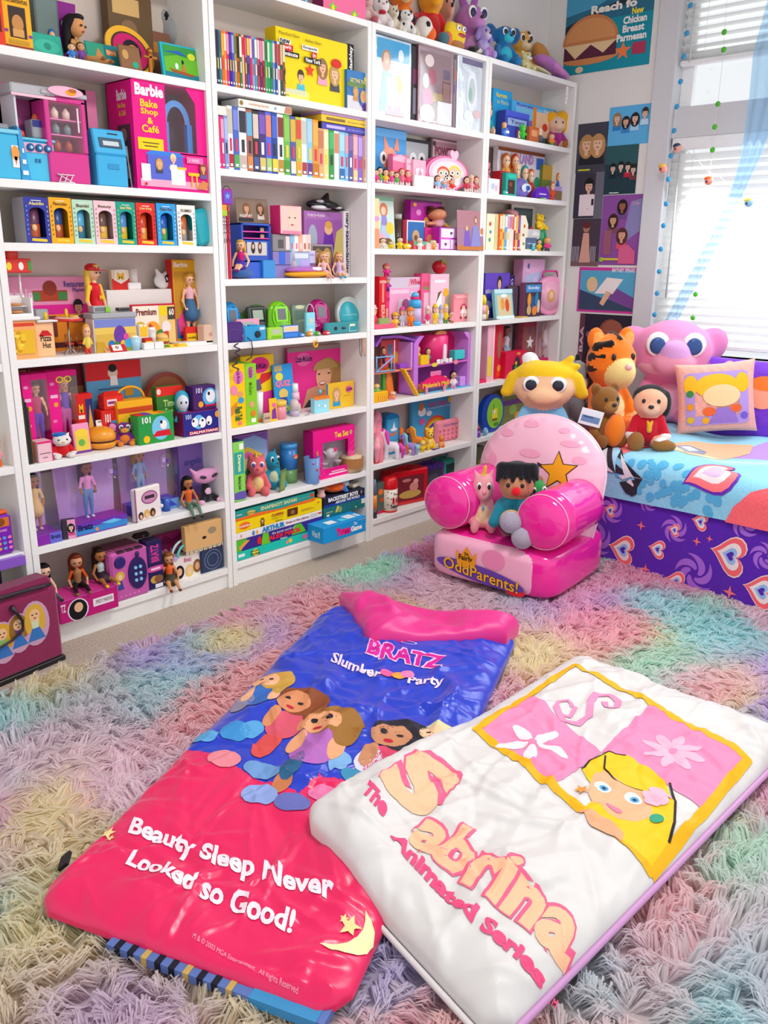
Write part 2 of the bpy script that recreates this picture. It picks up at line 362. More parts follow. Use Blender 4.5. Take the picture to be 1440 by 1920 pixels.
# --- dolls, plush, small figures
SKIN='f2bd95'
def face_bits(o,x,y,z,s,lips='b8353f',eye='2a2024'):
 me=MB().ell((0,0,0),(.22*s,.1*s,.12*s),M(eye,'plastic'),8,6).mesh('eye')
 for k in(-1,1):link('eye',me,o,(x+k*.38*s,y-.93*s,z+.08*s))
 MB().ell((0,0,0),(.2*s,.1*s,.08*s),M(lips,'plastic'),8,5).bd('lips',o,(x,y-.9*s,z-.45*s))
def doll(loc,h,rz,label,pose='stand',skin=SKIN,hair='e0a83c',top='d81b60',bottom='3a4a78',shoes='3a3a3a',head=.1,long=.3,skirt=None,group=None,name='doll',cat='doll',drop=0,spread=.05,sleeve=None,n=44,rx=0):
 sl=sleeve or skin;P=[]
 if pose=='stand':
  hz=.5
  for s in(-1,1):P+=[('c',(s*.05,0,.5),(s*.055,0,.27),.055,.04,bottom),('c',(s*.055,0,.27),(s*.055,0.,.05),.038,.026,bottom if skirt is None else skin),('s',(s*.055,-.03,.025),(.03,.055,.025),shoes)]
  for s in(-1,1):P+=[('c',(s*.1,0,hz+.27),(s*.15,-.01,hz+.1),.032,.026,sl),('c',(s*.15,-.01,hz+.1),(s*.13,-.06,hz-.03),.025,.02,skin)]
 else:
  hz=.06
  for s in(-1,1):
   kn=(s*(.05+spread),-.25,.075);P+=[('c',(s*.05,0,.06),kn,.058,.042,bottom if skirt is None else skin)]
   ft=(s*(.05+spread*1.3),-.25-.23*cos(drop),.075-.23*sin(drop));P+=[('c',kn,ft,.04,.03,bottom if skirt is None else skin),('s',(ft[0],ft[1]-.02,ft[2]-.01),(.035,.05,.03),shoes)]
  for s in(-1,1):P+=[('c',(s*.1,0,hz+.27),(s*.17,-.02,hz+.12),.032,.026,sl),('c',(s*.17,-.02,hz+.12),(s*.15,-.14,hz+.01),.025,.02,skin)]
 if skirt:P+=[('c',(0,0,hz+.08),(0,-.03 if pose=='stand' else-.12,hz-.12 if pose=='stand' else .06),.08,.13,skirt)]
 P+=[('s',(0,0,hz+.02),(.085,.06,.06),bottom if not skirt else skirt),('c',(0,0,hz+.08),(0,0,hz+.24),.062,.078,top),('c',(0,0,hz+.3),(0,0,hz+.36),.028,.026,skin)]
 hc=hz+.36+head*.85;P+=[('s',(0,-.01,hc),(head*.86,head*.9,head),skin)]
 o=link(name,blob(P,n,.018),None,loc,(rx,0,rz));o.scale=(h,h,h);setp(o,label,cat,group)
 H=[('s',(0,.25*head,hc+.2*head),(head*1.02,head*.95,head*.98),hair),('s',(0,-.45*head,hc+.82*head),(head*.7,head*.5,head*.3),hair)]
 if long:
  for s in(-1,0,1):H.append(('c',(s*.6*head,.5*head,hc),(s*.75*head,.7*head,hc-long),.5*head,.3*head,hair))
 link('hair',blob(H,26,.03),o);face_bits(o,0,-.01,hc-.1*head,head*.95);return o
def plush(x,y,z,w,h,d,label,body,bY=None,mZ=None,ears='round',eI=None,nose='2a2224',eye='1c1a1e',paws=None,rz=0,cat='plush toy',name='plush_toy',group=None,xT=(),n=52,bE=0,hS=1,pose='sit',rx=0,kind='fabric',sH=None):
 f=lambda c:M(c or body,kind);P=[('s',(0,.02,.28),(.25,.2,.29),f(sH)),('s',(0,-.1,.26),(.17,.13,.2),f(bY or sH))]
 hs=hS;hz=.5+.22*hs;P+=[('s',(0,-.03,hz),(.27*hs,.23*hs,.24*hs),f(body)),('s',(0,-.22*hs,hz-.07*hs),(.14*hs,.1*hs,.1*hs),f(mZ))]
 E=eI
 for s in(-1,1):
  P+=[('c',(s*.2,-.02,.45),(s*.29,-.17,.22),.075,.08,f(sH)),('s',(s*.29,-.18,.2),(.085,.085,.085),f(paws)),('c',(s*.14,-.05,.1),(s*.2,-.3,.1),.1,.1,f(body)),('s',(s*.21,-.36,.11),(.1,.07,.11),f(paws))]
  et=hz+.2*hs
  if ears=='round':P+=[('s',(s*.2*hs,0,et),(.1*hs,.05,.1*hs),f(body)),('s',(s*.2*hs,-.03,et),(.06*hs,.035,.06*hs),f(E))]
  if ears=='cat':P+=[('c',(s*.15*hs,0,et-.03),(s*.22*hs,0.,et+.1),.08,.02,f(body))]
  if ears=='long':P+=[('c',(s*.1,.02,et-.03),(s*.2,.05,et+.28),.07,.06,f(body)),('c',(s*.11,-.02,et+.03),(s*.195,0.,et+.24),.035,.035,f(E))]
  if ears=='floppy':P+=[('c',(s*.22*hs,0,et-.06),(s*.34*hs,-.03,et-.33),.06,.09,f(E))]
  if ears=='big':P+=[('s',(s*.36,.03,hz+.06),(.17,.05,.22),f(body),(0,s*.5,0)),('s',(s*.37,-.005,hz+.06),(.11,.04,.16),f(E),(0,s*.5,0))]
 P+=list(xT)
 o=link(name,blob(P,n,.045),None,(x,y,z),(rx,0,rz));top=.5+.46*hs+{'long':.3,'cat':.1,'round':.04}.get(ears,0)
 o.scale=(w/.76,d/.66,h/top);setp(o,label,cat,group)
 er=.032+.05*bE;me=MB().ell((0,0,0),(er,.02,er*1.2),M(eye,'plastic'),10,8).mesh('eye');wm=MB().ell((0,0,0),(er*1.5,.02,er*1.75),M('fbfbfb','plastic'),10,8).mesh('eye_white')
 for s in(-1,1):
  if bE:link('eye_white',wm,o,(s*.12*hs,-.225*hs,hz+.07*hs))
  link('eye',me,o,(s*.12*hs,-.243*hs if bE else-.232*hs,hz+.06*hs))
 if nose:MB().ell((0,0,0),(.05,.03,.035),M(nose,'plastic'),10,6).bd('nose',o,(0,-.325*hs,hz-.02))
 return o
def pA(u0,u1,vt,vb,label,body,z=None,y=None,rz=0,d=.7,**k):
 x,y,z,w,h=spot(u0,u1,vt,vb,y,z);t=slant(x,y);w*=cos(t)**.85;D=min(max(w,h)*d,.2);return plush(x,y+D*.5,z,w,h,D,label,body,rz=rz-.6*t,**k)
def mini(u0,u1,vt,vb,label,hair,skin,top,bottom,cat='figurine',name='figurine',y=None,z=None,group=None,hat=None,shoes=None,rz=0):
 x,y,z,w,h=spot(u0,u1,vt,vb,y,z);t=slant(x,y);w*=cos(t);rz-=.6*t;P=[('c',(-.09,0,.06),(-.07,0,.3),.07,.08,bottom),('c',(.09,0,.06),(.07,0,.3),.07,.08,bottom),('c',(0,0,.32),(0,0,.52),.15,.1,top),('c',(-.13,0,.5),(-.22,-.05,.34),.05,.05,top),('c',(.13,0,.5),(.22,-.05,.34),.05,.05,top),('s',(0,-.02,.74),(.18,.17,.19),skin)]
 for s in(-1,1):P.append(('s',(s*.09,-.04,.04),(.07,.1,.045),shoes or bottom))
 o=link(name,blob(P,26,.03),None,(x,y+h*.16,z),(0,0,rz));s=max(w/.5,h*.6);o.scale=(s,s,h);setp(o,label,cat,group)
 link('hair',blob([('s',(0,.05,.8),(.21,.18,.2),hair),('s',(0,.08,.66),(.2,.12,.18),hair)],14,.05),o)
 if hat:MB().lh([(.26,.84),(.25,.87),(.17,.89),(.13,.99),(.02,1.02)],M(hat,'plastic'),n=12).bd('hat',o)
 me=MB().ell((0,0,0),(.025,.015,.03),M('1c1a1e','plastic'),6,4).mesh('eye')
 for k in(-1,1):link('eye',me,o,(k*.07,-.185,.75))
 return o
def pony(u0,u1,vt,vb,label,body,mane,rz=-.5,y=None,z=None,group='toy ponies on the shelf'):
 x,y,z,w,h=spot(u0,u1,vt,vb,y,z);P=[('s',(0,0,.42),(.27,.15,.16),body),('c',(-.2,0,.5),(-.27,0,.78),.12,.1,body),('s',(-.34,0,.82),(.16,.11,.11),body),('s',(-.46,0,.78),(.07,.08,.07),body)]
 for a in(-.18,.18):
  for b in(-.07,.07):P.append(('c',(a,b,.36),(a*1.1,b,.05),.075,.08,body))
 for b in(-.06,.06):P.append(('c',(-.26,b,.9),(-.25,b*1.2,1.),.04,.015,body))
 o=link('toy_pony',blob(P,34,.05),None,(x,y+.02,z),(0,0,rz));o.scale=(h,)*3;setp(o,label,'toy pony',group)
 link('mane',blob([('c',(-.3,0,.95),(-.18,0,.85),.07,.08,mane),('c',(-.18,-.05,.85),(-.1,-.09,.5),.08,.05,mane)],18,.06),o)
 link('tail',blob([('c',(.26,0,.5),(.38,0,.35),.06,.08,mane),('c',(.38,0,.35),(.36,0,.06),.08,.04,mane)],18,.06),o)
 me=MB().ell((0,0,0),(.03,.015,.04),M('1c1a1e','plastic'),6,4).mesh('eye')
 for s in(-1,1):link('eye',me,o,(-.38,s*.105,.85))
 return o
def cyl(name,u0,u1,vt,vb,prof,label,cat,y=None,z=None,group=None,n=22,mats=None,d=None):
 """turned thing; prof: (radius fraction, height fraction, colour) steps"""
 x,y,z,w,h=spot(u0,u1,vt,vb,y,z);r=w/2*cos(slant(x,y));cur=[];parts=[];root=None
 for i,(a,b,c)in enumerate(prof):
  if cur and c!=cur[-1][2]:parts.append(cur);cur=[]
  cur.append((a,b,c))
 parts.append(cur);k=0
 for pc in parts:
  mb=MB().lh([(max(a,.001)*r,b*h)for a,b,c in pc],M(pc[0][2],'plastic'),n=n)
  if root is None:root=mb.bd(name,None,(x,min(y+r,.2-r)if y>-.02 and y<.19 else y+r,z));setp(root,label,cat,group)
  else:mb.bd((list(mats or[])+['lid','cap','knob','tip'])[k],root);k+=1
 return root,r,h
 # --- free-standing places (not on the shelf plane)
def spotV(u0,u1,vt,vb,z,push=0.):
 """floor point under a thing, its width and height in a plane that faces the lens; push sets it further back"""
 um=(u0+u1)/2;b=onZ(um,vb,z);n=b[:2]-CAMP[:2];n=n/np.linalg.norm(n);b=b+np.array([n[0],n[1],0])*push;r=np.array([n[1],-n[0]])
 def hit(u,v):
  d=ray(u,v);t=((b[:2]-CAMP[:2])@n)/(d[:2]@n);return CAMP+d*t
 x0=hit(u0,vb)[:2]@r;x1=hit(u1,vb)[:2]@r;return b,x1-x0,hit(um,vt)[2]-z,math.atan2(-n[0],n[1]),n
def pV(u0,u1,vt,vb,z,label,body,turn=0,d=.7,push=0,**k):
 b,w,h,a,n=spotV(u0,u1,vt,vb,z,push);D=max(w,h)*d;p=b[:2]+n*D*.45
 return plush(p[0],p[1],z,w,h,D,label,body,rz=a+turn,**k)
 # --- soft sheets: creases and draped prints
def smooth(e0,e1,x):t=np.clip((x-e0)/(e1-e0),0,1);return t*t*(3-2*t)
class Creases:
 def __init__(s,seed,n,a,w,L,box,ang=None):
  r=np.random.default_rng(seed);s.p=np.stack([r.uniform(box[0],box[1],n),r.uniform(box[2],box[3],n)],1);th=r.uniform(0,pi,n)if ang is None else r.normal(ang[0],ang[1],n)
  s.d=np.stack([np.cos(th),np.sin(th)],1);s.a=a*r.uniform(.3,1,n)*np.where(r.random(n)<.3,-.6,1);s.w=w*r.uniform(.6,1.6,n);s.L=L*r.uniform(.5,1.5,n);s.c=r.normal(0,1.2,n)
 def __call__(s,X):
  h=np.zeros(len(X))
  for p,d,a,w,L,c in zip(s.p,s.d,s.a,s.w,s.L,s.c):
   q=X-p;t=q@d;e=q@np.array([-d[1],d[0]])-c*t*t;h+=a*np.maximum(0,1-np.abs(e)/w)*np.maximum(0,1-(t/L)**2)
  return h
class Bag:
 """a flat quilted bag: a runs across, b runs up its length, height() is its top"""
 def __init__(s,A,B_,D,C,hfun,z0):s.A,s.B,s.C,s.D=[np.array(q,float)for q in(A,B_,C,D)];s.h=hfun;s.z0=z0
 def xy(s,a,b):a=np.asarray(a)[...,None];b=np.asarray(b)[...,None];return s.A*(1-a)*(1-b)+s.B*a*(1-b)+s.D*(1-a)*b+s.C*a*b
 def sheet(s,na,nb,matf,name,parent=None,dz=0):
  a,b=np.meshgrid(lsp(0,1,na),lsp(0,1,nb));r=.045
  # rounded corners: pull the corner points inwards
  ca,cb=np.abs(a-.5)*2,np.abs(b-.5)*2;k=np.maximum(0,ca-.86)/.14*np.maximum(0,cb-.93)/.07
  aa=.5+(a-.5)*(1-.06*k);bb=.5+(b-.5)*(1-.025*k)
  X=s.xy(aa.ravel(),bb.ravel());z=s.h(X,a.ravel(),b.ravel())+dz;V=np.concatenate([X,z[:,None]],1)
  i=np.arange(nb-1)[:,None]*na+np.arange(na-1)[None];F=np.stack([i,i+1,i+na+1,i+na],-1).reshape(-1,4)
  # skirt down to the rug so the bag has a side
  ring=np.concatenate([np.arange(na),np.arange(1,nb)*na+na-1,(nb-1)*na+np.arange(na-2,-1,-1),np.arange(nb-2,0,-1)*na]);V2=V[ring].copy()
  ctr=X.mean(0);V2[:,:2]+=(ctr-V2[:,:2])*.012;V2[:,2]=np.minimum(s.z0,V2[:,2]);o=len(V);m=len(ring);j=np.arange(m)
  F2=np.stack([ring,np.arange(m)+o,(j+1)%m+o,ring[(j+1)%m]],1)
  me=bpy.data.meshes.new(name);allV=np.concatenate([V,V2]);me.from_pydata(allV.tolist(),[],F.tolist()+F2.tolist())
  fc=np.stack([a.ravel()[F].mean(1),b.ravel()[F].mean(1)],1);ms,mi=matf(fc)
  for q in ms:me.materials.append(q)
  me.polygons.foreach_set('material_index',np.concatenate([mi,np.full(len(F2),mi[0]if len(ms)==1 else len(ms)-1)]).astype(np.int32));me.polygons.foreach_set('use_smooth',np.ones(len(me.polygons),bool));me.update()
  return link(name,me,parent)
 def ab(s,X):
  X=np.asarray(X,float);ab=np.full((len(X),2),.5)
  for _ in range(8):
   a,b=ab[:,:1],ab[:,1:];P=s.A*(1-a)*(1-b)+s.B*a*(1-b)+s.D*(1-a)*b+s.C*a*b-X
   Ja=(s.B-s.A)*(1-b)+(s.C-s.D)*b;Jb=(s.D-s.A)*(1-a)+(s.C-s.B)*a
   det=Ja[:,0]*Jb[:,1]-Ja[:,1]*Jb[:,0];da=(P[:,0]*Jb[:,1]-P[:,1]*Jb[:,0])/det;db=(Ja[:,0]*P[:,1]-Ja[:,1]*P[:,0])/det
   ab-=np.stack([da,db],1)
  return ab
def finebm(polys,L):
 """fill outlines and cut them into small triangles; polys: lists of 2-d points (already simple)"""
 bm=bmesh.new()
 for p in polys:
  try:bm.faces.new([bm.verts.new((q[0],q[1],0))for q in p])
  except ValueError:pass
 cut(bm,L);return bm
def cut(bm,L):
 bmesh.ops.triangulate(bm,faces=bm.faces[:])
 for _ in range(9):
  e=[x for x in bm.edges if x.calc_length()>L]
  if not e:break
  bmesh.ops.subdivide_edges(bm,edges=e,cuts=1,use_grid_fill=False);bmesh.ops.triangulate(bm,faces=[f for f in bm.faces if len(f.verts)>3])
LAYER=[0]
def dR(bag,polys,color,name,parent,L=.0065,lift=.0016,kind='print',textm=None,aff=None):
 """polys in world x,y"""
 if textm is not None:
  bm=bmesh.new();bm.from_mesh(textm);P=np.array([v.co[:2]for v in bm.verts]);lo,hi=P.min(0),P.max(0);o,ux,uy=aff
  for v in bm.verts:
   f=((v.co.x-lo[0])/(hi[0]-lo[0]),(v.co.y-lo[1])/(hi[1]-lo[1]));q=o+ux*f[0]+uy*f[1];v.co=(q[0],q[1],0)
  cut(bm,L)
 else:bm=finebm(polys,L)
 LAYER[0]+=1;lift=lift+LAYER[0]*.0003
 X=np.array([v.co[:2]for v in bm.verts]).reshape(-1,2);ab=bag.ab(X);h=bag.h(X,np.clip(ab[:,0],0,1),np.clip(ab[:,1],0,1))
 bm.verts.ensure_lookup_table()
 for v,z in zip(bm.verts,h):v.co.z=z+lift
 for f in bm.faces:
  if f.normal.z<0:f.normal_flip()
  f.smooth=True
 me=bpy.data.meshes.new(name);bm.to_mesh(me);bm.free();me.materials.append(M(color,kind))
 for p in me.polygons:
  pass
 return link(name,me,parent)
def g(u,v,z=.088):return onZ(u,v,z)[:2]
def pxpoly(pts,z=.088):return[g(u,v,z)for u,v in pts]
def drtext(bag,s,bl,br,tl,color,parent,bold=.012,z=.088,name='lettering',L=.005,res=3):
 o=g(*bl,z);dR(bag,None,color,name,parent,L,.0017,textm=textmesh(s,bold,res),aff=(o,g(*br,z)-o,g(*tl,z)-o))
def elp(c,ax,ay,n=22):return[c+ax*cos(t)+ay*sin(t)for t in lsp(0,2*pi,n,endpoint=False)]
def ring(c,ax,ay,w,n=26):
 a=elp(c,ax,ay,n);b=elp(c,ax*(1-w),ay*(1-w),n);return[[a[i],a[(i+1)%n],b[(i+1)%n],b[i]]for i in range(n)]
def strip(pts,w):
 P=[np.array(p,float)for p in pts];o=[];w=w if hasattr(w,'__len__')else[w]*len(P);L=[];R=[]
 for i,p in enumerate(P):
  t=P[min(i+1,len(P)-1)]-P[max(i-1,0)];t=t/(np.linalg.norm(t)+1e-9);nn=np.array([-t[1],t[0]]);L.append(p+nn*w[i]/2);R.append(p-nn*w[i]/2)
 return[[L[i],L[i+1],R[i+1],R[i]]for i in range(len(P)-1)]
 # ---- blue and pink sleeping bag
BA=Bag(g(52,1690,.06),g(640,1905,.06),g(620,1128,.07),g(972,1182,.07),None,.03)
cr1=Creases(3,520,.0105,.017,.12,(-.65,1.1,-1.85,-.5));cr1b=Creases(31,60,.02,.06,.25,(-.65,1.1,-1.85,-.5),(.38,.5))
def h1(X,a,b):
 e=np.minimum(np.minimum(a,1-a)/.16,np.minimum(b,1-b)/.07);e=np.clip(e,0,1);dome=np.sqrt(1-(1-e)**2)
 far=smooth(.6,.98,b);return .04+dome*(.032+.012*far+.004*np.sin(b*23+a*3))+dome*(cr1(X)*(1-.35*far)+cr1b(X)*.8)
BA.h=h1
m_pink=mat('ea0f5c','satin',.3);m_blue=mat('1238c4','satin',.28)
sp=np.array([BA.ab([g(u,v)])[0]for u,v in((345,1388),(400,1404),(470,1446),(560,1475),(600,1446),(680,1452),(760,1420),(830,1390))])
def mf1(fc):
 t=np.interp(fc[:,0],sp[:,0],sp[:,1]);return[m_pink,m_blue],(fc[:,1]>t).astype(int)
b1=BA.sheet(150,330,mf1,'sleeping_bag');setp(b1,'blue and hot pink satin sleeping bag with white lettering, spread on the rug','sleeping bag')
# lining that shows below the near end, with dark bars
lb=MB();A,Bq=BA.xy(.3,.012),BA.xy(.985,.012);u_=(Bq-A)/np.linalg.norm(Bq-A);n_=np.array([u_[1],-u_[0]])
def slab(mb,s0,s1,o0,o1,z0,z1,m):
 q=[A+u_*s0+n_*o0,A+u_*s1+n_*o0,A+u_*s1+n_*o1,A+u_*s0+n_*o1];vs=[(p[0],p[1],z)for z in(z0,z1)for p in q]
 mb.add(vs,[[0,3,2,1],[4,5,6,7],[0,1,5,4],[1,2,6,5],[2,3,7,6],[3,0,4,7]],m)
Lw=float(np.linalg.norm(Bq-A));slab(lb,0,Lw*.97,-.04,.035,.028,.046,'print'.replace('print','5f78b8'));lb.bd('lining',b1)
lb=MB()
for i in range(9):slab(lb,Lw*(.04+i*.065),Lw*(.04+i*.065)+.012,-.01,.0365,.029,.0475,('1b1c2c','c9a55c')[i%3==2])
slab(lb,Lw*.66,Lw*.94,-.01,.037,.029,.0478,'3f8fc4');lb.bd('lining_print',b1)
z3=lambda x,y:(40+x/2.057,1480+y/2.057)
drtext(BA,'Beauty Sleep Never',z3(400,160),z3(1205,447),z3(432,72),'fbe9f2',b1,.035)
LAYER[0]=0;drtext(BA,'Looked so Good!',z3(398,268),z3(1040,528),z3(436,203),'fbe9f2',b1,.035)
drtext(BA,'M & © 2003 MGA Entertainment   All Rights Reserved',z3(655,550),z3(1062,742),z3(664,530),'f3a5c4',b1,0.)
dR(BA,[pxpoly([z3(*q)for q in((1328,437),(1350,462),(1364,500),(1358,548),(1334,580),(1296,596),(1246,600),(1196,592),(1150,573),(1208,570),(1258,562),(1296,540),(1318,505),(1326,470))])],'f8eeb4','moon_print',b1)
bax=BA.B-BA.A;bax=bax/np.linalg.norm(bax);bup=BA.D-BA.A;bup=bup/np.linalg.norm(bup)
def star2(c,r,k=5,q=.42,ax=bax,ay=bup):return[c+(r if i%2==0 else r*q)*(cos(pi/2+i*pi/k)*ax+sin(pi/2+i*pi/k)*ay)for i in range(2*k)]
dR(BA,[star2(g(*z3(1268,500)),.024),star2(g(*z3(1245,478)),.01),star2(g(*z3(330,125)),.02),star2(g(*z3(338,150)),.012)],'f5dd9a','star_print',b1)
LAYER[0]=0
z1=lambda x,y:(600+x/3.6,1090+y/3.6)
drtext(BA,'BRATZ',z1(300,480),z1(836,598),z1(338,393),'f9c6e4',b1,.08);drtext(BA,'BRATZ',z1(308,476),z1(828,591),z1(342,400),'d6249a',b1,.035)
dR(BA,ring(g(*z1(600,408)),.028*bax,.01*bup,.16),'dfe6fb','halo_print',b1)
drtext(BA,'Slumber',z1(68,522),z1(402,645),z1(95,462),'f3d9ec',b1,.03);drtext(BA,'Party',z1(585,672),z1(830,700),z1(600,615),'f3d9ec',b1,.03)
for q,c in(((455,600),'ee5f9c'),((530,612),'f7a23c'),((590,605),'ef7fb4')):dR(BA,[elp(g(*z1(*q)),.022*bax,.02*bup)],c,'slipper_print',b1)
# plain cartoon-style girls, no one in particular
z2=lambda x,y:(360+x/2.667,1220+y/2.667)
for hx,hy,r,hair,skin,robe in((400,135,.052,'c79a45','efb28a','3d6fc0'),(545,240,.062,'8a4a2a','d88e62','d8586e'),(690,350,.07,'9a6a2c','e8a578','b268b8'),(1040,400,.07,'2b2a33','c98c66','d8486c'),(1240,405,.05,'d9d2a0','f0c49c','6fa8dc')):
 LAYER[0]=2;c=g(*z2(hx,hy));fc=c-bax*r*.25-bup*r*.25
 dR(BA,[elp(c-bup*r*1.9+bax*r*.1,bax*r*.85,bup*r*1.05)],robe,'robe_print',b1)
 dR(BA,[elp(c-bup*r*1.6-bax*r*.7,bax*r*.3,bup*r*.75),elp(c-bup*r*1.5+bax*r*.9,bax*r*.28,bup*r*.7)],skin,'arm_print',b1)
 dR(BA,[elp(c+bax*r*.15,bax*r*1.25,bup*r*1.05),elp(c+bax*r*.9-bup*r*.5,bax*r*.45,bup*r*.9)],hair,'hair_print',b1)
 dR(BA,[elp(fc,bax*r*.8,bup*r*.72)],skin,'face_print',b1)
 dR(BA,[elp(fc+s*bax*r*.32+bup*r*.05,bax*r*.15,bup*r*.1,12)for s in(-1,1)],'2a2430','eye_print',b1);dR(BA,[elp(fc-bup*r*.4,bax*r*.2,bup*r*.1,12)],'c2203c','lip_print',b1)
for hx,hy,rx,ry,c in((215,385,.04,.045,'3f8fd0'),(300,370,.03,.04,'5aa5dd'),(160,520,.045,.035,'e88a96'),(350,575,.05,.032,'6f9ad0'),(375,440,.03,.07,'d8504f'),(335,690,.045,.04,'8fa4dc'),(500,735,.045,.036,'6a70b8'),(660,690,.04,.03,'ee7fb0'),(500,565,.025,.055,'2a5f86'),(450,640,.022,.04,'c87a4e'),(560,430,.035,.05,'b070c0'),(740,530,.028,.04,'7fb0e0'),(880,520,.035,.05,'d7d9ea'),(840,600,.05,.03,'3f90b8'),(60,400,.04,.03,'5fa8dc'),(250,230,.03,.05,'9a92a8')):
 LAYER[0]=(hx//7)%3;dR(BA,[elp(g(*z2(hx,hy)),bax*rx,bup*ry)],c,'pattern_print',b1)
 # turned-back pink flap at the far end
cf=Creases(8,46,.03,.035,.12,(.6,1.15,-1.25,-.45))
FL=Bag(g(648,1150,.1),g(966,1216,.09),g(640,1110,.1),g(972,1160,.1),None,.05)
def hf(X,a,b):
 e=np.clip(np.minimum(np.minimum(a,1-a)/.08,np.minimum(b,1-b)/.35),0,1);return .085+np.sqrt(1-(1-e)**2)*(.035+.02*np.sin(a*9)+.5*cf(X))
FL.A=g(655,1158,.1);FL.B=g(968,1200,.09);FL.h=hf
FL.A=g(690,1196,.1);FL.D=g(632,1108,.1);FL.C=g(976,1164,.1);FL.B=g(950,1190,.1)
FL.sheet(60,34,lambda fc:([mat('e01f86','satin')],np.zeros(len(fc),int)),'turned_back_flap',b1)
MB().box(-.02,.02,-.004,.004,-.012,.012,M('22242a')).bd('size_tag',b1,(*g(122,1618,.05),.055),(.9,0,.9))
LAYER[0]=0
# ---- white sleeping bag
BB=Bag(g(562,1538,.08),g(935,1935,.08),g(1083,1217,.08),g(1500,1368,.08),None,.028)
cr2=Creases(5,420,.012,.019,.14,(-.3,1.3,-2.15,-1.2));cr2b=Creases(51,26,.022,.08,.3,(-.3,1.3,-2.15,-1.2),(-.5,.5))
def h2(X,a,b):
 e=np.clip(np.minimum(np.minimum(a,1-a)/.13,np.minimum(b,1-b)/.07),0,1);dome=np.sqrt(1-(1-e)**2)
 q=BA.ab(X);ins=smooth(-.02,.12,np.minimum(np.minimum(q[:,0],1-q[:,0])*.65,np.minimum(q[:,1],1-q[:,1])*1.48));under=np.where(ins>0,.045*ins,0)
 return .036+under+dome*(.055+.7*cr2(X)+.8*cr2b(X))+.012*(1-dome)
BB.h=h2
b2=BB.sheet(150,260,lambda fc:([mat('d9d6d4','satin',.5)],np.zeros(len(fc),int)),'sleeping_bag');setp(b2,'white sleeping bag with peach lettering and a yellow framed print, on the rug','sleeping bag')
_e=[]
for t in lsp(.02,.98,60):X=BB.xy(1.006,t);_e.append((X[0],X[1],.052))
MB().tube(_e,.007,mat('c78fc4','satin'),8).bd('lilac_edge_binding',b2)
_e=[(*BB.xy(t,-.006),.045)for t in lsp(.05,.97,40)];MB().tube(_e,.006,mat('ded8d8','satin'),8).bd('lower_edge_binding',b2)
z4=lambda x,y:(560+x/2.483,1380+y/2.483)
ZB=.105
def t2(s,bl,br,tl,c,bold,**k):drtext(BB,s,z4(*bl),z4(*br),z4(*tl),c,b2,bold,ZB,**k)
LAYER[0]=0;t2('S',(335,300),(590,415),(560,60),'f0648c',.1);t2('S',(349,290),(580,400),(560,80),'f9bf98',.055)
LAYER[0]=0;LAYER[0]=0;t2('abrina',(482,480),(1240,1040),(652,302),'f0648c',.085);t2('abrina',(493,479),(1235,1028),(655,315),'f9bf98',.04)
LAYER[0]=0;t2('The',(288,335),(392,428),(330,275),'ea4d80',.05);t2('Animated',(425,500),(806,868),(468,448),'ea4d80',.05);t2('Series',(835,898),(1130,1115),(880,842),'ea4d80',.05);t2('TM',(1165,1125),(1205,1150),(1180,1090),'ea4d80',.02)
LAYER[0]=0
z5=lambda x,y:(860+x/2.483,1200+y/2.483)
P5=lambda*q:[g(*z5(x,y),ZB)for x,y in q]
T,Lf,Bt,Rt=(540,100),(85,395),(905,1020),(1350,528);mid=(668,490)
cT,cL,cB,cR,cM=[g(*z5(*q),ZB)for q in(T,Lf,Bt,Rt,mid)]
mm=lambda p,q:(p+q)/2
dR(BB,[[cL,mm(cL,cT),cM,mm(cL,cB)],[cM,mm(cT,cR),cR,mm(cR,cB)]],'f68ab4','pink_patch_print',b2)
for a_,b_ in((cT,cL),(cL,cB),(cB,cR),(cR,cT)):LAYER[0]=2;dR(BB,strip([a_+(b_-a_)*t for t in lsp(-.01,1.01,24)],.022),'f2b118','frame_print',b2)
dR(BB,strip([g(*z5(x,y),ZB)for x,y in((545,300),(520,330),(480,325),(455,300),(470,280),(510,275),(530,300))],.012)+strip([g(*z5(x,y),ZB)for x,y in((455,300),(490,350),(560,365),(610,330),(615,280),(640,248),(700,245),(745,275),(735,300),(690,295),(680,275))],.02),'f48fb8','swirl_print',b2)
bx,by=(cR-cT)/np.linalg.norm(cR-cT),(cT-cB)/np.linalg.norm(cT-cB);by=np.array([-bx[1],bx[0]])
if by@(cT-cB)<0:by=-by
LAYER[0]=2
for cx,cy,r,col in((345,470,.085,'fbe4ec'),(1000,500,.07,'f9b4cc')):
 c=g(*z5(cx,cy),ZB)
 for k in range(5 if col=='fbe4ec' else 8):
  LAYER[0]=3+k%2
  t=2*pi*k/(5 if col=='fbe4ec' else 8)+.4;d_=cos(t)*bx+sin(t)*by;e_=-sin(t)*bx+cos(t)*by
  dR(BB,[elp(c+d_*r*.62,d_*r*.5,e_*r*.2,16)],col,'petal_print',b2)
 dR(BB,[elp(c,bx*r*.15,by*r*.15,12)],'f48fb8','flower_centre_print',b2)
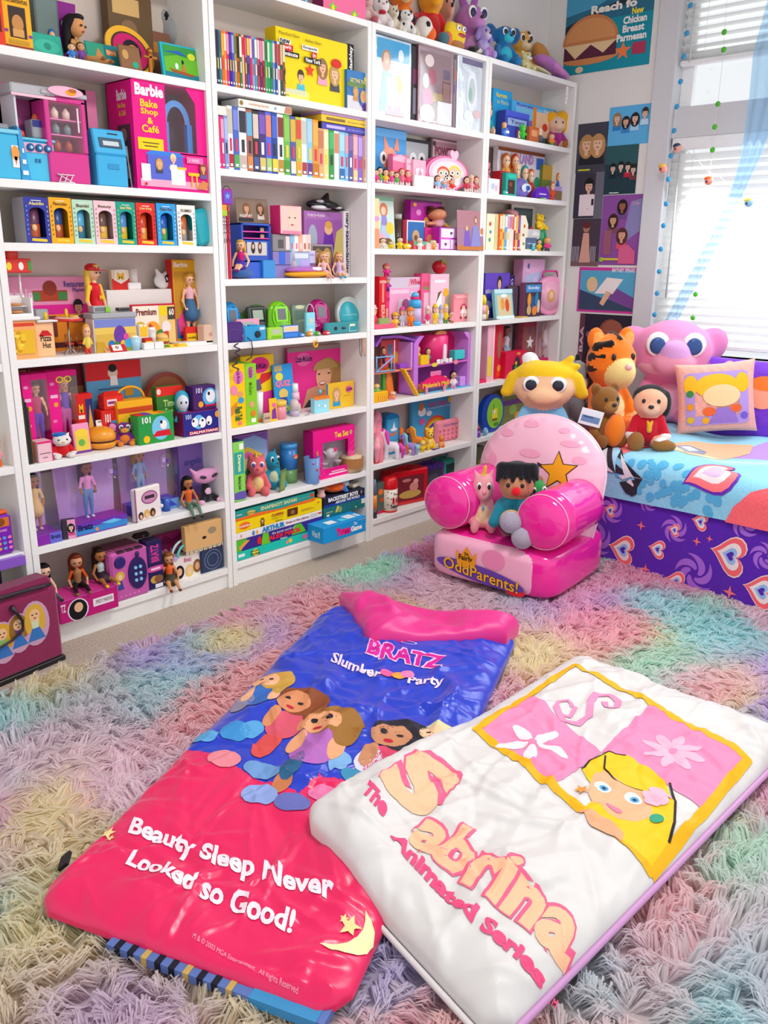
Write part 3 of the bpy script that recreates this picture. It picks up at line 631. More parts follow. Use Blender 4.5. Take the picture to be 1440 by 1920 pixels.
 # plain blonde girl in the lower patch
LAYER[0]=3
dR(BB,[P5((575,585),(620,525),(700,500),(790,520),(880,570),(960,640),(1005,730),(1005,830),(980,900),(905,1000),(770,925),(640,850),(575,780),(650,700),(610,640))],'f7c51d','hair_print',b2)
dR(BB,[P5((600,690),(625,620),(680,575),(760,640),(850,690),(905,740),(900,800),(830,822),(760,815),(690,780),(630,740))],'f6b48a','face_print',b2)
dR(BB,[P5((560,770),(640,790),(700,815),(770,870),(765,925),(690,885),(620,850))],'f2a880','hand_print',b2)
dR(BB,strip([g(*z5(x,y),ZB)for x,y in((575,585),(610,535),(700,502),(780,520))],.005)+strip([g(*z5(x,y),ZB)for x,y in((685,520),(680,570),(740,640),(830,680),(880,690))],.005)+strip([g(*z5(x,y),ZB)for x,y in((985,650),(1012,730),(1008,830),(985,900))],.006),'2c2622','outline_print',b2)
for x,y in((672,668),(815,715)):
 LAYER[0]=6;c=g(*z5(x,y),ZB);dR(BB,[elp(c,bx*.022,by*.017,16)],'ffffff','eye_white_print',b2);dR(BB,[elp(c+bx*.004,bx*.011,by*.011,14)],'5aa6d8','iris_print',b2);dR(BB,[elp(c+bx*.004,bx*.005,by*.005,10)],'1e2a3a','pupil_print',b2)
dR(BB,[elp(g(*z5(725,765),ZB),bx*.022,by*.009,14)],'ec7fa0','mouth_print',b2);dR(BB,[star2(g(*z5(572,678),ZB),.018,ax=bx,ay=by)],'f2963a','star_earring_print',b2)
dR(BB,[elp(g(*z5(925,810),ZB),bx*.014,by*.018,12)],'2f9e78','earring_print',b2)
dR(BB,[elp(g(*z5(925+dx,700+dy),ZB),bx*.02,by*.016,12)for dx,dy in((-30,10),(0,-15),(30,10),(15,35),(-20,35))],'f6b9cf','hair_bow_print',b2)
# --- shaggy pastel rug
def rff(X,seed,scale,n=24):
 r=np.random.default_rng(seed);k=r.normal(0,1,(n,2))/scale;ph=r.uniform(0,6.28,n);return np.cos(X@k.T+ph).sum(1)/math.sqrt(n/2)
PAL=np.array([lin(c)[:3]for c in('fcb4d4','c4f8e0','dcc4f6','fdf3c0','c0f2f6','fce4ee','fdc8cc')])*.84+.15
def rugcol(X):
 Fs=np.stack([rff(X*np.array([1,1.5]),40+i,.2)for i in range(len(PAL))],1)*2.6+np.array([.8,.5,.1,-.5,0,.5,.3]);e=np.exp(Fs-Fs.max(1,keepdims=True));return(e/e.sum(1,keepdims=True))@PAL
def rug():
 x0,x1,y0,y1=-1.25,2.35,-2.85,-.205;N=330000;r=np.random.default_rng(5)
 X=np.stack([r.uniform(x0,x1,N),r.uniform(y0,y1,N)],1)
 keep=np.ones(N,bool)
 for bg in(BA,BB):q=bg.ab(X);keep&=~((q>.02)&(q<.98)).all(1)
 keep&=~((X[:,0]>1.5)&(X[:,0]<1.95)&(X[:,1]>-1.)&(X[:,1]<-.56));keep&=~(X[:,0]>2.16)
 keep&=X[:,1]<-.205-.02*rff(X,3,.08)
 X=X[keep];N=len(X)
 # locks: strands near a lock centre lean the same way and meet at its tip
 cell=.034;K=np.floor(X/cell).astype(int);hsh=((K[:,0]*73856093)^(K[:,1]*19349663))&0xffff;jit=np.stack([((hsh*31)&1023)/1023,((hsh*57)&1023)/1023],1)
 ctr=(K+.15+.7*jit)*cell;th=2.2*rff(ctr,77,.35)+1.5*(((hsh*91)&1023)/1023-.5)*2-1.2;lay=np.stack([np.cos(th),np.sin(th)],1)
 Ln=r.uniform(.035,.06,N);hz=r.uniform(.012,.03,N)*(1+.35*rff(ctr,12,.15)).clip(.5,1.5)
 root=np.concatenate([X,np.full((N,1),.004)],1);tip2=ctr+lay*Ln[:,None]+(X-ctr)*.45+r.normal(0,.004,(N,2))
 # strands do not stick through the soft bags or the chair
 mid2=X*.55+tip2*.45;mid=np.concatenate([mid2,hz[:,None]*1.],1);tip=np.concatenate([tip2,(hz*r.uniform(.5,1.,N))[:,None]],1)
 side=np.stack([-lay[:,1],lay[:,0]],1)+r.normal(0,.3,(N,2));side/=np.linalg.norm(side,axis=1,keepdims=True);w=r.uniform(.0012,.0026,N)[:,None];sd=np.concatenate([side*w,r.normal(0,.0006,(N,1))],1)
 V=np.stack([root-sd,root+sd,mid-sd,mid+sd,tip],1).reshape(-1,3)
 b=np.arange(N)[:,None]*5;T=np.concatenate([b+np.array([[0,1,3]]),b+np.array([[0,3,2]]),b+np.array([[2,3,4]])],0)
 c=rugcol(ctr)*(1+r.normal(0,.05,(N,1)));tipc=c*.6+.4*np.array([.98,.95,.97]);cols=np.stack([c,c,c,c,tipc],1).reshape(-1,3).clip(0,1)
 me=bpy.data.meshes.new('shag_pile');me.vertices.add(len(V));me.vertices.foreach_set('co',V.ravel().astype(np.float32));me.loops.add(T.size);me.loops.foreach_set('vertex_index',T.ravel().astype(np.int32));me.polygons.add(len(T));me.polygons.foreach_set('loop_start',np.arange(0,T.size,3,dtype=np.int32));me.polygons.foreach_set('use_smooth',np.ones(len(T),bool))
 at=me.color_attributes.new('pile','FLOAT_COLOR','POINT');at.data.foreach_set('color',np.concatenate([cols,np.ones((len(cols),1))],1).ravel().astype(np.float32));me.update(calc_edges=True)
 m=bpy.data.materials.new('shag_pile');m.use_nodes=True;nt=m.node_tree;p=nt.nodes['Principled BSDF'];a=nt.nodes.new('ShaderNodeAttribute');a.attribute_name='pile';p.inputs['Roughness'].default_value=.8;p.inputs['Sheen Weight'].default_value=.2
 tr=nt.nodes.new('ShaderNodeBsdfTranslucent');mx=nt.nodes.new('ShaderNodeMixShader');mx.inputs[0].default_value=.58;L=nt.links;L.new(a.outputs['Color'],p.inputs['Base Color']);L.new(a.outputs['Color'],tr.inputs[0]);L.new(p.outputs[0],mx.inputs[1]);L.new(tr.outputs[0],mx.inputs[2]);L.new(mx.outputs[0],nt.nodes['Material Output'].inputs[0])
 me.materials.append(m)
 # backing with the same tie-dye
 nx,ny=180,132;gx,gy=np.meshgrid(lsp(x0,2.35,nx),lsp(y0,y1-.01,ny));Xg=np.stack([gx.ravel(),gy.ravel()],1);i=np.arange(ny-1)[:,None]*nx+np.arange(nx-1)[None]
 bm_=bpy.data.meshes.new('rug');bm_.from_pydata(np.concatenate([Xg,np.full((len(Xg),1),.006)],1).tolist(),[],np.stack([i,i+1,i+nx+1,i+nx],-1).reshape(-1,4).tolist());at=bm_.color_attributes.new('pile','FLOAT_COLOR','POINT');at.data.foreach_set('color',np.concatenate([rugcol(Xg),np.ones((len(Xg),1))],1).ravel().astype(np.float32));bm_.materials.append(m)
 o=link('rug',bm_);setp(o,'large pastel rainbow shag rug covering the carpet in front of the shelves','rug')
 pl=link('shag_pile',me,o);pl['kind']='stuff'
rug()
# --- inflatable armchair
def superell(mb,c,r,e1,e2,m,n=36,k=22,sel=None):
 f=lambda w,e:math.copysign(abs(w)**e,w);vs=[];fs=[]
 for j in range(k+1):
  t=-pi/2+pi*j/k
  for i in range(n):
   a=2*pi*i/n;vs.append((c[0]+r[0]*f(cos(t),e1)*f(cos(a),e2),c[1]+r[1]*f(cos(t),e1)*f(sin(a),e2),c[2]+r[2]*f(sin(t),e1)))
 for j in range(k):
  for i in range(n):
   q=[j*n+i,j*n+(i+1)%n,(j+1)*n+(i+1)%n,(j+1)*n+i]
   if sel is None or sel(*np.mean([vs[x]for x in q],0)):fs.append(q)
 mb.add(vs,fs,m,True)
CH=empty('inflatable_armchair',(1.428,-.785,.018),-1.486,'glossy pink inflatable armchair standing on the shag rug','armchair')
hp=mat('f3259c','vinyl');lp=mat('f7b3cf','vinyl')
mb=MB();superell(mb,(0,.255,.1),(.285,.255,.102),.34,.3,hp);mb.bd('seat_base',CH)
mb=MB();superell(mb,(-.015,.255,.1),(.273,.2585,.1005),.34,.3,lp,60,30,lambda x,y,z:y<.05 and abs(x+.015)<.262);mb.bd('seat_front_panel',CH)
for s in(-1,1):
 prof=[(.002,-.018),(.05,-.015),(.09,-.005),(.104,.012),(.109,.05)]+[(.11-.006*(i/8)+.0012*sin(i*2.4),.05+.28*i/8)for i in range(9)]+[(.08,.345),(.002,.35)]
 a=MB().lh(prof,hp,n=36,axis='y',cap=False).bd('armrest',CH,(s*.212,.015,.315))
 MB().tube([(.1055*cos(t),.012,.1055*sin(t))for t in lsp(0,2*pi,40,endpoint=False)],.0022,lp,5,True).bd('arm_seam',a)
def arch(n=60):
 o=[]
 for i in range(n+1):t=pi*i/n;o.append((.285*cos(t),.26+.235*sin(t)))
 for i in range(1,12):o.append((-.285+.02*(i/12)**2,.26-.26*i/12))
 for i in range(0,12):o.append((-.265+.53*i/12,0))
 for i in range(0,12):o.append((.265+.02*(1-(1-i/12)**2),.26*i/12))
 return o
BK=empty('backrest',(0,.36,.15));BK.parent=CH;BK.rotation_euler=(-.2,0,0)
def cushion(name,side,m,par,th=.085):
 o=np.array(arch());c=np.array([0,.23]);K=14;vs=[];fs=[];n=len(o)
 for j in range(K+1):
  r=1-(1-j/K)**1.8 if j<K else 1.
  for i,p in enumerate(o):
   q=c+(p-c)*r;pk=.006*sin(i*1.35)*smooth(.75,.97,r)*(1-r)*12;vs.append((q[0],side*(th*(1-r**3.2)**.6+pk*.4),q[1]))
 for j in range(K):
  for i in range(n):q=[j*n+i,j*n+(i+1)%n,(j+1)*n+(i+1)%n,(j+1)*n+i];fs.append(q if side>0 else q[::-1])
 return MB().add(vs,fs,m,True).bd(name,par)
cushion('back_front_panel',-1,mat('f8bdd4','vinyl'),BK);cushion('back_rear_panel',1,hp,BK)
_ar=arch();MB().tube([(x*1.003,0,z)for x,z in _ar],.0045,mat('f9d3e1','vinyl'),5,True).bd('back_seam',BK)
def oK(polys,c,name,lift=.003):
 bm=finebm(polys,.02)
 for v in bm.verts:
  x,z=v.co.x,v.co.y;d=np.array([x,z-.23]);L=np.linalg.norm(d);ang=math.atan2(d[1],d[0]);o=np.array(_ar)-np.array([0,.23]);aa=np.arctan2(o[:,1],o[:,0]);i=np.argmin(np.abs(np.angle(np.exp(1j*(aa-ang)))));r=min(L/np.linalg.norm(o[i]),1);v.co=(x,-.085*max(1-r**3.2,0)**.6-lift,z)
 for f in bm.faces:
  if f.normal.y>0:f.normal_flip()
  f.smooth=True
 me=bpy.data.meshes.new(name);bm.to_mesh(me);bm.free();me.materials.append(M(c));return link(name,me,BK)
oK([sP(.115,.275,.085,5,.45,1.7)],'4a2c18','star_outline',.0025);oK([sP(.115,.275,.076,5,.45,1.7)],'f5a61f','star_print',.0042)
oK([[(.02,.3),(.075,.285),(.078,.272),(.025,.285)]],'3d2b33','wand_print',.003)
for x,z,a,b in((-.15,.4,.04,.02),(.1,.44,.03,.014),(-.2,.28,.03,.035),(.2,.15,.06,.018),(.05,.2,.05,.03),(.19,.33,.035,.02),(-.05,.45,.045,.02),(-.02,.33,.06,.022),(.14,.39,.05,.016)):oK([ep(x,z,a*.8,b*.8)],'f2a5c4','blotch_print',.0018)
fp=MB();Y=-.0075
fp.flat([(a,b-.1*a)for a,b in ep(-.03,.06,.2,.034,30)],Y,'6a44ac');fp.flat(ep(.13,.028,.045,.018,20),Y+.0006,'e8283c')
fp.flat([(-.13,.075),(-.14,.145),(-.115,.125),(-.09,.165),(-.065,.125),(-.045,.15),(-.05,.08)],Y-.0008,'f0a020');fp.flat(ep(.03,.135,.05,.04),Y+.001,'f08fba');fp.bd('printed_front',CH)
tb=MB();ti(tb,'OddParents!',-.195,.038,.145,.086,Y-.0016,'2c1a10',.035);ti(tb,'OddParents!',-.195,.038,.145,.086,Y-.0024,'f7b32a',.014)
ti(tb,'Fairly',-.125,.096,-.06,.125,Y-.0018,'3a2410',.03);ti(tb,'the',-.1,.125,-.08,.14,Y-.0018,'3a2410',.02)
tbm=tb.bd('lettering',CH)
for v in tbm.data.vertices:
 v.co.z+=-.1*v.co.x*(1 if v.co.z<.1 else .3)
 # ---- toys on the chair
SEAT=.222
pV(873,931,884,998,SEAT,'small pink plush dragon with a yellow horn, sitting on the inflatable chair','f3a4ae',bY='f7d9ae',ears='cat',nose='e88a98',paws='ef98a4',bE=.15,turn=.1,d=.5,xT=[('c',(0,-.05,.93),(.03,-.06,1.08),.06,.045,M('f4c430','fabric')),('s',(0,-.25,.42),(.035,.03,.045),M('6f9fd0','plastic'))])
dl,w_,h_,a_,n_=spotV(925,1000,866,1014,SEAT);DL=empty('plush_doll',(dl[0]+n_[0]*.07,dl[1]+n_[1]*.07,SEAT),a_,'dark-haired plush clown doll with a red nose and teal shirt, on the inflatable chair','plush doll');DL.scale=(1.12,)*3
F_=lambda c:mat(c,'fabric')
link('body',blob([('s',(0,0,.05),(.06,.05,.05),F_('2a2c36')),('c',(0,0,.06),(0,0,.12),.055,.05,F_('1f8299')),('s',(0,-.005,.185),(.06,.055,.056),F_('c48a66')),('c',(.02,-.02,.05),(-.01,-.11,.075),.03,.03,F_('2a2c36')),('c',(.035,-.02,.03),(.03,-.12,.03),.03,.03,F_('2a2c36')),('c',(-.05,0,.11),(-.07,-.05,.06),.02,.02,F_('1f8299')),('c',(.05,0,.11),(.07,-.05,.06),.02,.02,F_('1f8299'))],50,.05),DL)
link('hair',blob([('s',(0,.018,.205),(.068,.058,.06),F_('16161c'))]+[('c',(x,-.02,.245),(x*1.3,-.056,.212+.01*(i%2)),.024,.007,F_('16161c'))for i,x in enumerate((-.05,-.03,-.01,.012,.033,.052))],44,.03),DL)
MB().ell((0,-.068,.178),.016,F_('e3182a'),14,10).bd('nose',DL)
for s in(-1,1):MB().ell((s*.024-.004,-.057,.196),(.007,.004,.008),mat('1c1a1e','plastic'),10,8).bd('eye',DL)
for i,(x,y,z)in enumerate(((-.012,-.125,.085),(.03,-.135,.035))):
 sh=MB().lh([(.001,-.02),(.034,-.016),(.038,0),(.038,.012)],F_('a9a2b4'),n=20,axis='y').bd('shoe',DL,(x,y,z));MB().lh([(.0385,.012),(.0385,.022)],F_('f2b61c'),n=20,axis='y').bd('shoe_band',sh)
pV(966,1026,902,996,SEAT+.01,'green plush turtle with a brown cap and blue shell, on the inflatable chair','2f9a4a',bY='3a3d4a',sH='30323e',paws='2f9a4a',mZ='3aa858',ears='none',nose=None,eye='14301c',hS=1.15,turn=.5,d=.55,push=0.,xT=[('s',(.06,.05,.98),(.19,.17,.1),F_('8a5a34')),('s',(0,.2,.35),(.24,.12,.28),F_('2f6fc4'))],bE=.25)
# --- bed
BD=np.array([-.131,-.9914]);BN=np.array([.9914,-.131]);BA0=np.array([2.109,-.897]);HB=.47
def bedpt(s,inset,z):q=BA0+BD*s+BN*inset;return(q[0],q[1],z)
def profile(L,off=0,z0=.02,top=HB,r=.06):
 """arc length up the side, over the edge, across the top"""
 a=top-r-z0;q=r*pi/2
 if L<a:return(-off,z0+L)
 if L<a+q:t=(L-a)/r;return(r-(r+off)*cos(t),top-r+(r+off)*sin(t))
 return(r+L-a-q,top+off)
def Lof(s_in,z,z0=.02,top=HB,r=.06):
 if z<top-r:return z-z0
 if s_in<r:return(top-r-z0)+r*math.acos(np.clip((r-s_in)/r,-1,1))
 return top-r-z0+r*pi/2+s_in-r
def bL(u,v):
 d=ray(u,v);n3=np.array([BN[0],BN[1]]);t=((BA0-CAMP[:2])@n3)/(d[:2]@n3);q=CAMP+d*t
 if q[2]<HB-.05:return((q[:2]-BA0)@BD,Lof(0,q[2]))
 q=onZ(u,v,HB+.008);return((q[:2]-BA0)@BD,Lof((q[:2]-BA0)@BN,HB))
def wav(s,L):return .006*sin(s*9+1)*max(0,1-L/.4)+.003*sin(s*31)*max(0,1-L/.4)
def bedsheet(name,L0,L1,s0,s1,off,mf,par,nL=70,ns=110,hem=None,th=0):
 vs=[];fs=[];mats=[];mi=[]
 for j in range(nL):
  for i in range(ns):
   s=s0+(s1-s0)*i/(ns-1);a=L0 if hem is None else hem(s);L=a+(L1-a)*j/(nL-1);ins,z=profile(L,off+wav(s,L)*(1 if L<.45 else 0));puff=.01*sin(s*14+L*8)*smooth(.5,.7,L)*(1 if off>.01 else .3);vs.append(bedpt(s,ins,z+puff))
 for j in range(nL-1):
  for i in range(ns-1):
   s=s0+(s1-s0)*(i+.5)/(ns-1);a=L0 if hem is None else hem(s);L=a+(L1-a)*(j+.5)/(nL-1);m=mf(s,L)
   if m not in mats:mats.append(m)
   mi.append(mats.index(m));fs.append([j*ns+i,(j+1)*ns+i,(j+1)*ns+i+1,j*ns+i+1])
 mb=MB();mb.v=vs;mb.f=fs;mb.m=mi;mb.sm=[True]*len(fs);mb.mats=mats;return mb.bd(name,par)
S0,S1=-.47,1.75;WB=1.02
bed=empty('bed',(0,0,0),0,'low bed with a purple heart-printed cover along the window wall','bed')
m_pur=mat('5a1fb0','fabric')
mt=MB();q=[bedpt(S0,.02,0)[:2],bedpt(S1,.02,0)[:2],bedpt(S1,WB,0)[:2],bedpt(S0,WB,0)[:2]];mt.add([(x,y,z)for z in(.05,HB-.03)for x,y in q],[[0,1,2,3],[7,6,5,4],[4,5,1,0],[5,6,2,1],[6,7,3,2],[7,4,0,3]],m_pur);mt.bd('mattress',bed)
sk=bedsheet('purple_cover',-.01,1.35,S0,S1,.004,lambda s,L:m_pur,bed)
cor=mat('fb6a72','fabric');lbl=mat('8fd3ee','fabric');lav=mat('b58be0','fabric');pch=mat('f6b690','fabric')
def hem(s):return float(np.interp(s,[-.8,-.03,.17,.6,.735,1.75],[.285,.277,.283,.3,.303,.32]))
def cov(s,L):return lav if L>.78 and s>.35 else lbl
cv=bedsheet('bedspread',0,1.3,S0+.01,S1,.015,cov,None,80,150,hem);setp(cv,'light blue dotted bedspread with coral patches draped over the purple bed','bedspread')
def oB(polys,c,name,par,off,L=.02):
 bm=finebm(polys,L)
 for v in bm.verts:
  s,l=v.co.x,v.co.y;ins,z=profile(l,off+wav(s,l)*(1 if l<.45 else 0));puff=.01*sin(s*14+l*8)*smooth(.5,.7,l)*(1 if off>.01 else .3);v.co=bedpt(s,ins,z+puff)
 bm.normal_update()
 me=bpy.data.meshes.new(name);bm.to_mesh(me);bm.free();me.materials.append(M(c));return link(name,me,par)
z6=lambda x,y:(1080+x/4,820+y/4)
def heart(u,v,r,rot,par,off):
 s,L=bL(u,v)
 for k,(f,c)in enumerate(((1.08,'fbd9d4'),(1,'fb6a72'),(.72,'f3e6e4'),(.45,'9cc0ee'),(.24,'5a2ab0'))):oB([hP(s,L,r*f,26,rot)],c,'heart_print',par,off+k*.0006)
for u,v,r in((360,840,.068),(617,838,.041),(940,632,.037),(1165,885,.082),(750,1085,.05),(1400,1150,.07),(268,545,.03),(742,695,.028)):heart(*z6(u,v),r,-1.65,sk,.006)
def swirl(u,v,r,par,off):
 s,L=bL(u,v)
 for k in range(5):
  a0=k*2*pi/5;P=[(s+r*(.22+.78*t)*cos(a0+2.*t),L+r*(.22+.78*t)*sin(a0+2.*t))for t in lsp(0,1,12)];oB(strip(P,[r*.34*sin(pi*(.12+.86*t))for t in lsp(0,1,12)]),'a86ad8','swirl_print',par,off,.03)
for u,v,r in((268,545,.062),(742,690,.058),(885,1020,.085),(165,760,.08),(1420,890,.055),(545,480,.045),(1270,640,.06)):swirl(*z6(u,v),r,sk,.005)
for u,v,r in((495,660,.022),(910,780,.02),(1005,760,.015),(528,985,.024),(1160,1160,.03)):
 s,L=bL(*z6(u,v));oB([sP(s,L,r,4,.3)],'fb7a7e','star_print',sk,.006)
E_=[(hem(.58)-.005,.575),(.36,.6),(.42,.655),(.45,.72),(.47,.8),(.48,.9),(.48,1.7)];oB([[(b,a)for a,b in E_]+[(1.7,hem(1.2))]+[(x,hem(x)-.005)for x in(1.4,1.1,.9,.735,.65)]],cor,'coral_patch_print',cv,.0172,.03)
E_=[(-.455,.278),(-.06,.278),(-.02,.34),(.03,.41),(.07,.47),(.05,.6),(.1,.78),(-.1,.95),(-.455,1.)];oB([E_],cor,'coral_patch_print',cv,.0172,.03)
r_=np.random.default_rng(4)
for k in range(46):
 L=r_.uniform(.305,.47);s=r_.uniform(.05 if L<.4 else .1,.55)
 oB([ep(s,L,*(2*[r_.uniform(.012,.02)]),14)],'55b4e0','dot_print',cv,.0178)
for P in(((150,150),(165,105),(210,82),(265,85),(290,130),(290,200),(280,240),(240,258),(195,250),(160,215)),((290,120),(340,110),(375,145),(410,215),(455,290),(480,370),(475,420),(440,438),(390,410),(345,330),(310,240))):oB([[bL(*z6(*q))for q in P]],'30323c','shoe_print',cv,.0195)
for P in(((165,150),(185,108),(240,98),(268,130),(215,165),(180,168)),((218,180),(268,150),(280,175),(245,200)),((300,180),(345,130),(385,190),(420,260),(435,290),(370,310),(335,280)),((400,330),(430,305),(455,350),(450,365),(425,345))):oB([[bL(*z6(*q))for q in P]],'dedfe4','shoe_print',cv,.0212)
oB([[bL(*z6(*q))for q in((275,100),(320,95),(335,125),(300,150))]],'9fd8f0','sock_print',cv,.0212)
s,L=bL(*z6(1040,265))
for k,(f,c)in enumerate(((1.12,'6a2fb4'),(1,'fb7a80'),(.7,'f6dfe2'),(.42,'d7b9ec'))):oB([hP(s,L,.11*f,26,-.9)],c,'heart_print',cv,.0185+k*.0008)
oB([[bL(*z6(*q))for q in((700,80),(900,45),(1150,50),(1330,80),(1300,140),(1100,165),(850,150),(720,120))]],'f3b58e','peach_patch_print',cv,.0165);oB([[bL(*z6(*q))for q in((740,95),(850,85),(980,115),(960,140),(820,135))]],'8d93a8','grey_patch_print',cv,.0175);oB([[bL(*z6(*q))for q in((780,100),(850,95),(920,118),(850,128))]],'e9f0f4','white_patch_print',cv,.0182)
# ---- pillows
def pillow(loc,w,h,t,rot,m,label,e=.5,cat='pillow',name='pillow',n=40):
 vs=[];fs=[]
 for side in(-1,1):
  for j in range(n+1):
   for i in range(n+1):
    x,z=2*i/n-1,2*j/n-1;d=max(1-x*x,0)**e*max(1-z*z,0)**e;sx=1-.07*(1-z*z)*abs(x)**3;sz=1-.07*(1-x*x)*abs(z)**3;vs.append((x*w/2*sx,side*t/2*d+.004*sin(i*1.3)*sin(j*.9)*d,z*h/2*sz))
 N=(n+1)**2
 for sd in(0,1):
  for j in range(n):
   for i in range(n):q=[sd*N+j*(n+1)+i,sd*N+j*(n+1)+i+1,sd*N+(j+1)*(n+1)+i+1,sd*N+(j+1)*(n+1)+i];fs.append(q if sd==0 else q[::-1])
 o=MB().add(vs,fs,m,True).bd(name,None,loc,rot);setp(o,label,cat)
 def put(polys,c,nm,lift=.003):
  bm=finebm(polys,.03)
  for v in bm.verts:x,z=v.co.x/(w/2),v.co.y/(h/2);d=max(1-min(x*x,1),0)**e*max(1-min(z*z,1),0)**e;v.co=(v.co.x,-t/2*d-lift,v.co.y)
  for f in bm.faces:
   if f.normal.y>0:f.normal_flip()
  me=bpy.data.meshes.new(nm);bm.to_mesh(me);bm.free();me.materials.append(M(c));link(nm,me,o)
 return o,put
 # long purple pillow leaning at the window
o,put=pillow((2.985,-1.33,.64),.98,.4,.17,(-.3,0,-1.5),mat('7a3fd0','fabric'),'long purple pillow with a heart and stars, leaning below the window',.35)
for k,(f,c)in enumerate(((1,'fbb9b4'),(.7,'f6eef0'),(.42,'9fc0f0'),(.2,'6a3ac0'))):put([hP(-.27,.11,.06*f,24,-1.2)],c,'heart_print',.004+k*.001)
for x,z,r in((-.13,-.1,.02),(-.2,-.07,.018),(-.05,.13,.016),(-.36,.14,.016),(.1,-.1,.02)):put([sP(x,z,r,4,.3)],'fb7aa0','star_print',.005)
put([ep(-.08,.02,.075,.07)],'f2a286','round_patch_print',.004);put([ep(-.08,.07,.07,.035)],'f07a2c','patch_top_print',.005)
o,put=pillow((2.775,-1.085,.665),.35,.33,.13,(-.2,-.12,-1.08),mat('f4b3a4','fabric'),'square peach pillow with a lilac frame print, leaning on the purple pillow',.4)
for a,b,c_,d_ in((-.12,.12,-.125,-.085),(-.12,.12,.075,.115),(-.135,-.095,-.12,.11),(.095,.135,-.12,.11)):put([[(a,c_),(b,c_),(b,d_),(a,d_)]],'b79be0','frame_print',.003)
put([ep(0.,.05,.095,.055),ep(-.11,.06,.03,.045),ep(.11,.06,.028,.045)],'f7c022','yellow_hair_print',.0045);put([ep(.02,.005,.08,.05)],'f6d7a0','face_print',.0055)
put([[(-.04,-.12),(.09,-.12),(.07,-.05),(0.,-.05)]],'9b7ad0','skirt_print',.0045);put([ep(-.035,-.065,.028,.02),ep(.08,-.055,.025,.018)],'ee6a34','sleeve_print',.0052)
for x,z,c in((-.115,.02,'3f8f4a'),(-.115,-.04,'f2a02a'),(-.115,-.1,'e8c02a'),(.115,-.09,'7a5fd0'),(-.05,-.105,'f2b02a')):put([ep(x,z,.016,.016,14)],c,'dot_print',.006)
# ---- plush toys on the bed
pV(956,1073,692,826,.485,'yellow-haired plush doll with big blue eyes, peeking over the inflatable chair','f7c79c',ears='none',nose=None,eye='1d2433',bE=.75,hS=1.35,bY='7fc0e8',sH='7fc0e8',d=.5,push=-.02,xT=[('s',(-.2,.1,1.24),(.1,.1,.1),F_('eef2f4')),('s',(0,.03,1.03),(.37,.3,.19),F_('f4c81e')),('c',(-.36,.02,.95),(-.46,0.,.72),.11,.08,F_('f4c81e')),('c',(.36,.02,.95),(.46,0.,.72),.11,.08,F_('f4c81e')),('c',(.22,0,1.18),(.3,0,1.27),.05,.045,F_('f4c81e')),('c',(.26,0,1.14),(.38,0,1.15),.045,.045,F_('f4c81e'))])
pV(1042,1108,680,812,.485,'grey plush donkey with a black mane, behind the yellow-haired doll','8f9096',bY='8b8d94',mZ='d3c4b4',ears='floppy',eI='8a8b92',nose=None,turn=.3,d=.55,xT=[('c',(0,.05,1.),(0,.15,.8),.06,.05,F_('1c1d22'))])
pV(1074,1186,622,822,.485,'tall orange plush tiger with dark stripes, sitting on the bed','f47a1c',bY='f6dd9a',mZ='f4d78c',ears='round',eI='f4a050',nose='f0b8b4',turn=.55,d=.6,hS=1.15,push=0.,paws='f5b878',xT=[('s',(0,-.21,.66),(.2,.17,.17),F_('f4d78c')),('c',(-.27,-.08,.9),(-.14,-.2,.96),.03,.03,F_('231a18')),('c',(-.31,-.03,.8),(-.22,-.19,.82),.03,.02,F_('231a18')),('c',(-.31,-.03,.69),(-.23,-.17,.7),.03,.02,F_('231a18')),('c',(.31,-.03,.8),(.24,-.17,.82),.03,.02,F_('231a18')),('c',(0.,0.,1.03),(0.,-.16,.99),.03,.03,F_('231a18')),('c',(-.26,.05,.42),(-.2,-.1,.4),.025,.02,F_('231a18')),('c',(-.26,.05,.3),(-.19,-.12,.3),.025,.02,F_('231a18'))])
pV(1172,1318,602,800,.49,'huge pink plush creature with a lilac nose and wide ears, by the window','f08fc0',bY='f4b4cf',mZ='f2a6c6',ears='big',eI='e98abf',nose=None,eye='2a4f8f',bE=.9,hS=1.45,d=.6,n=70,push=0.,turn=.1,xT=[('s',(0,-.37,.84),(.13,.09,.12),F_('d8a2dc')),('s',(0,-.12,.68),(.33,.22,.13),F_('f6bcd0'))])
pV(1086,1166,724,838,.49,'brown plush bear with a paper hang tag, in front of the tiger','8a5a24',bY='96662c',mZ='a4743a',ears='round',eI='7a4c1c',d=.6,turn=.6)
b,w_,h_,a_,n_=spotV(1086,1128,765,800,.565);o=MB().box(-.05,.05,0,.003,-.035,.035,M('e9eef2'),.001).bd('hang_tag',None,(b[0]-n_[0]*.09,b[1]-n_[1]*.09,.62),(0,.25,a_+.3));setp(o,'white and blue paper hang tag on the brown plush bear','tag');prints(o,.1,.07,[('r',.08,-.3,.9,.1,'6f8fb8'),('r',.15,-.02,.6,.05,'34507c')],name='tag_print')
b,w_,h_,a_,n_=spotV(1126,1167,778,838,.49);o=link('plush_egg',blob([('s',(0,0,.5),(.34,.3,.5),F_('f2811e')),('s',(0,.05,.92),(.16,.14,.1),F_('e06a14'))],34,.1),None,(b[0],b[1],.49),(0,.1,a_));o.scale=(w_/.7,w_/.7,h_);setp(o,'orange plush egg-shaped beanbag between the bear and the red-robed toy','beanbag')
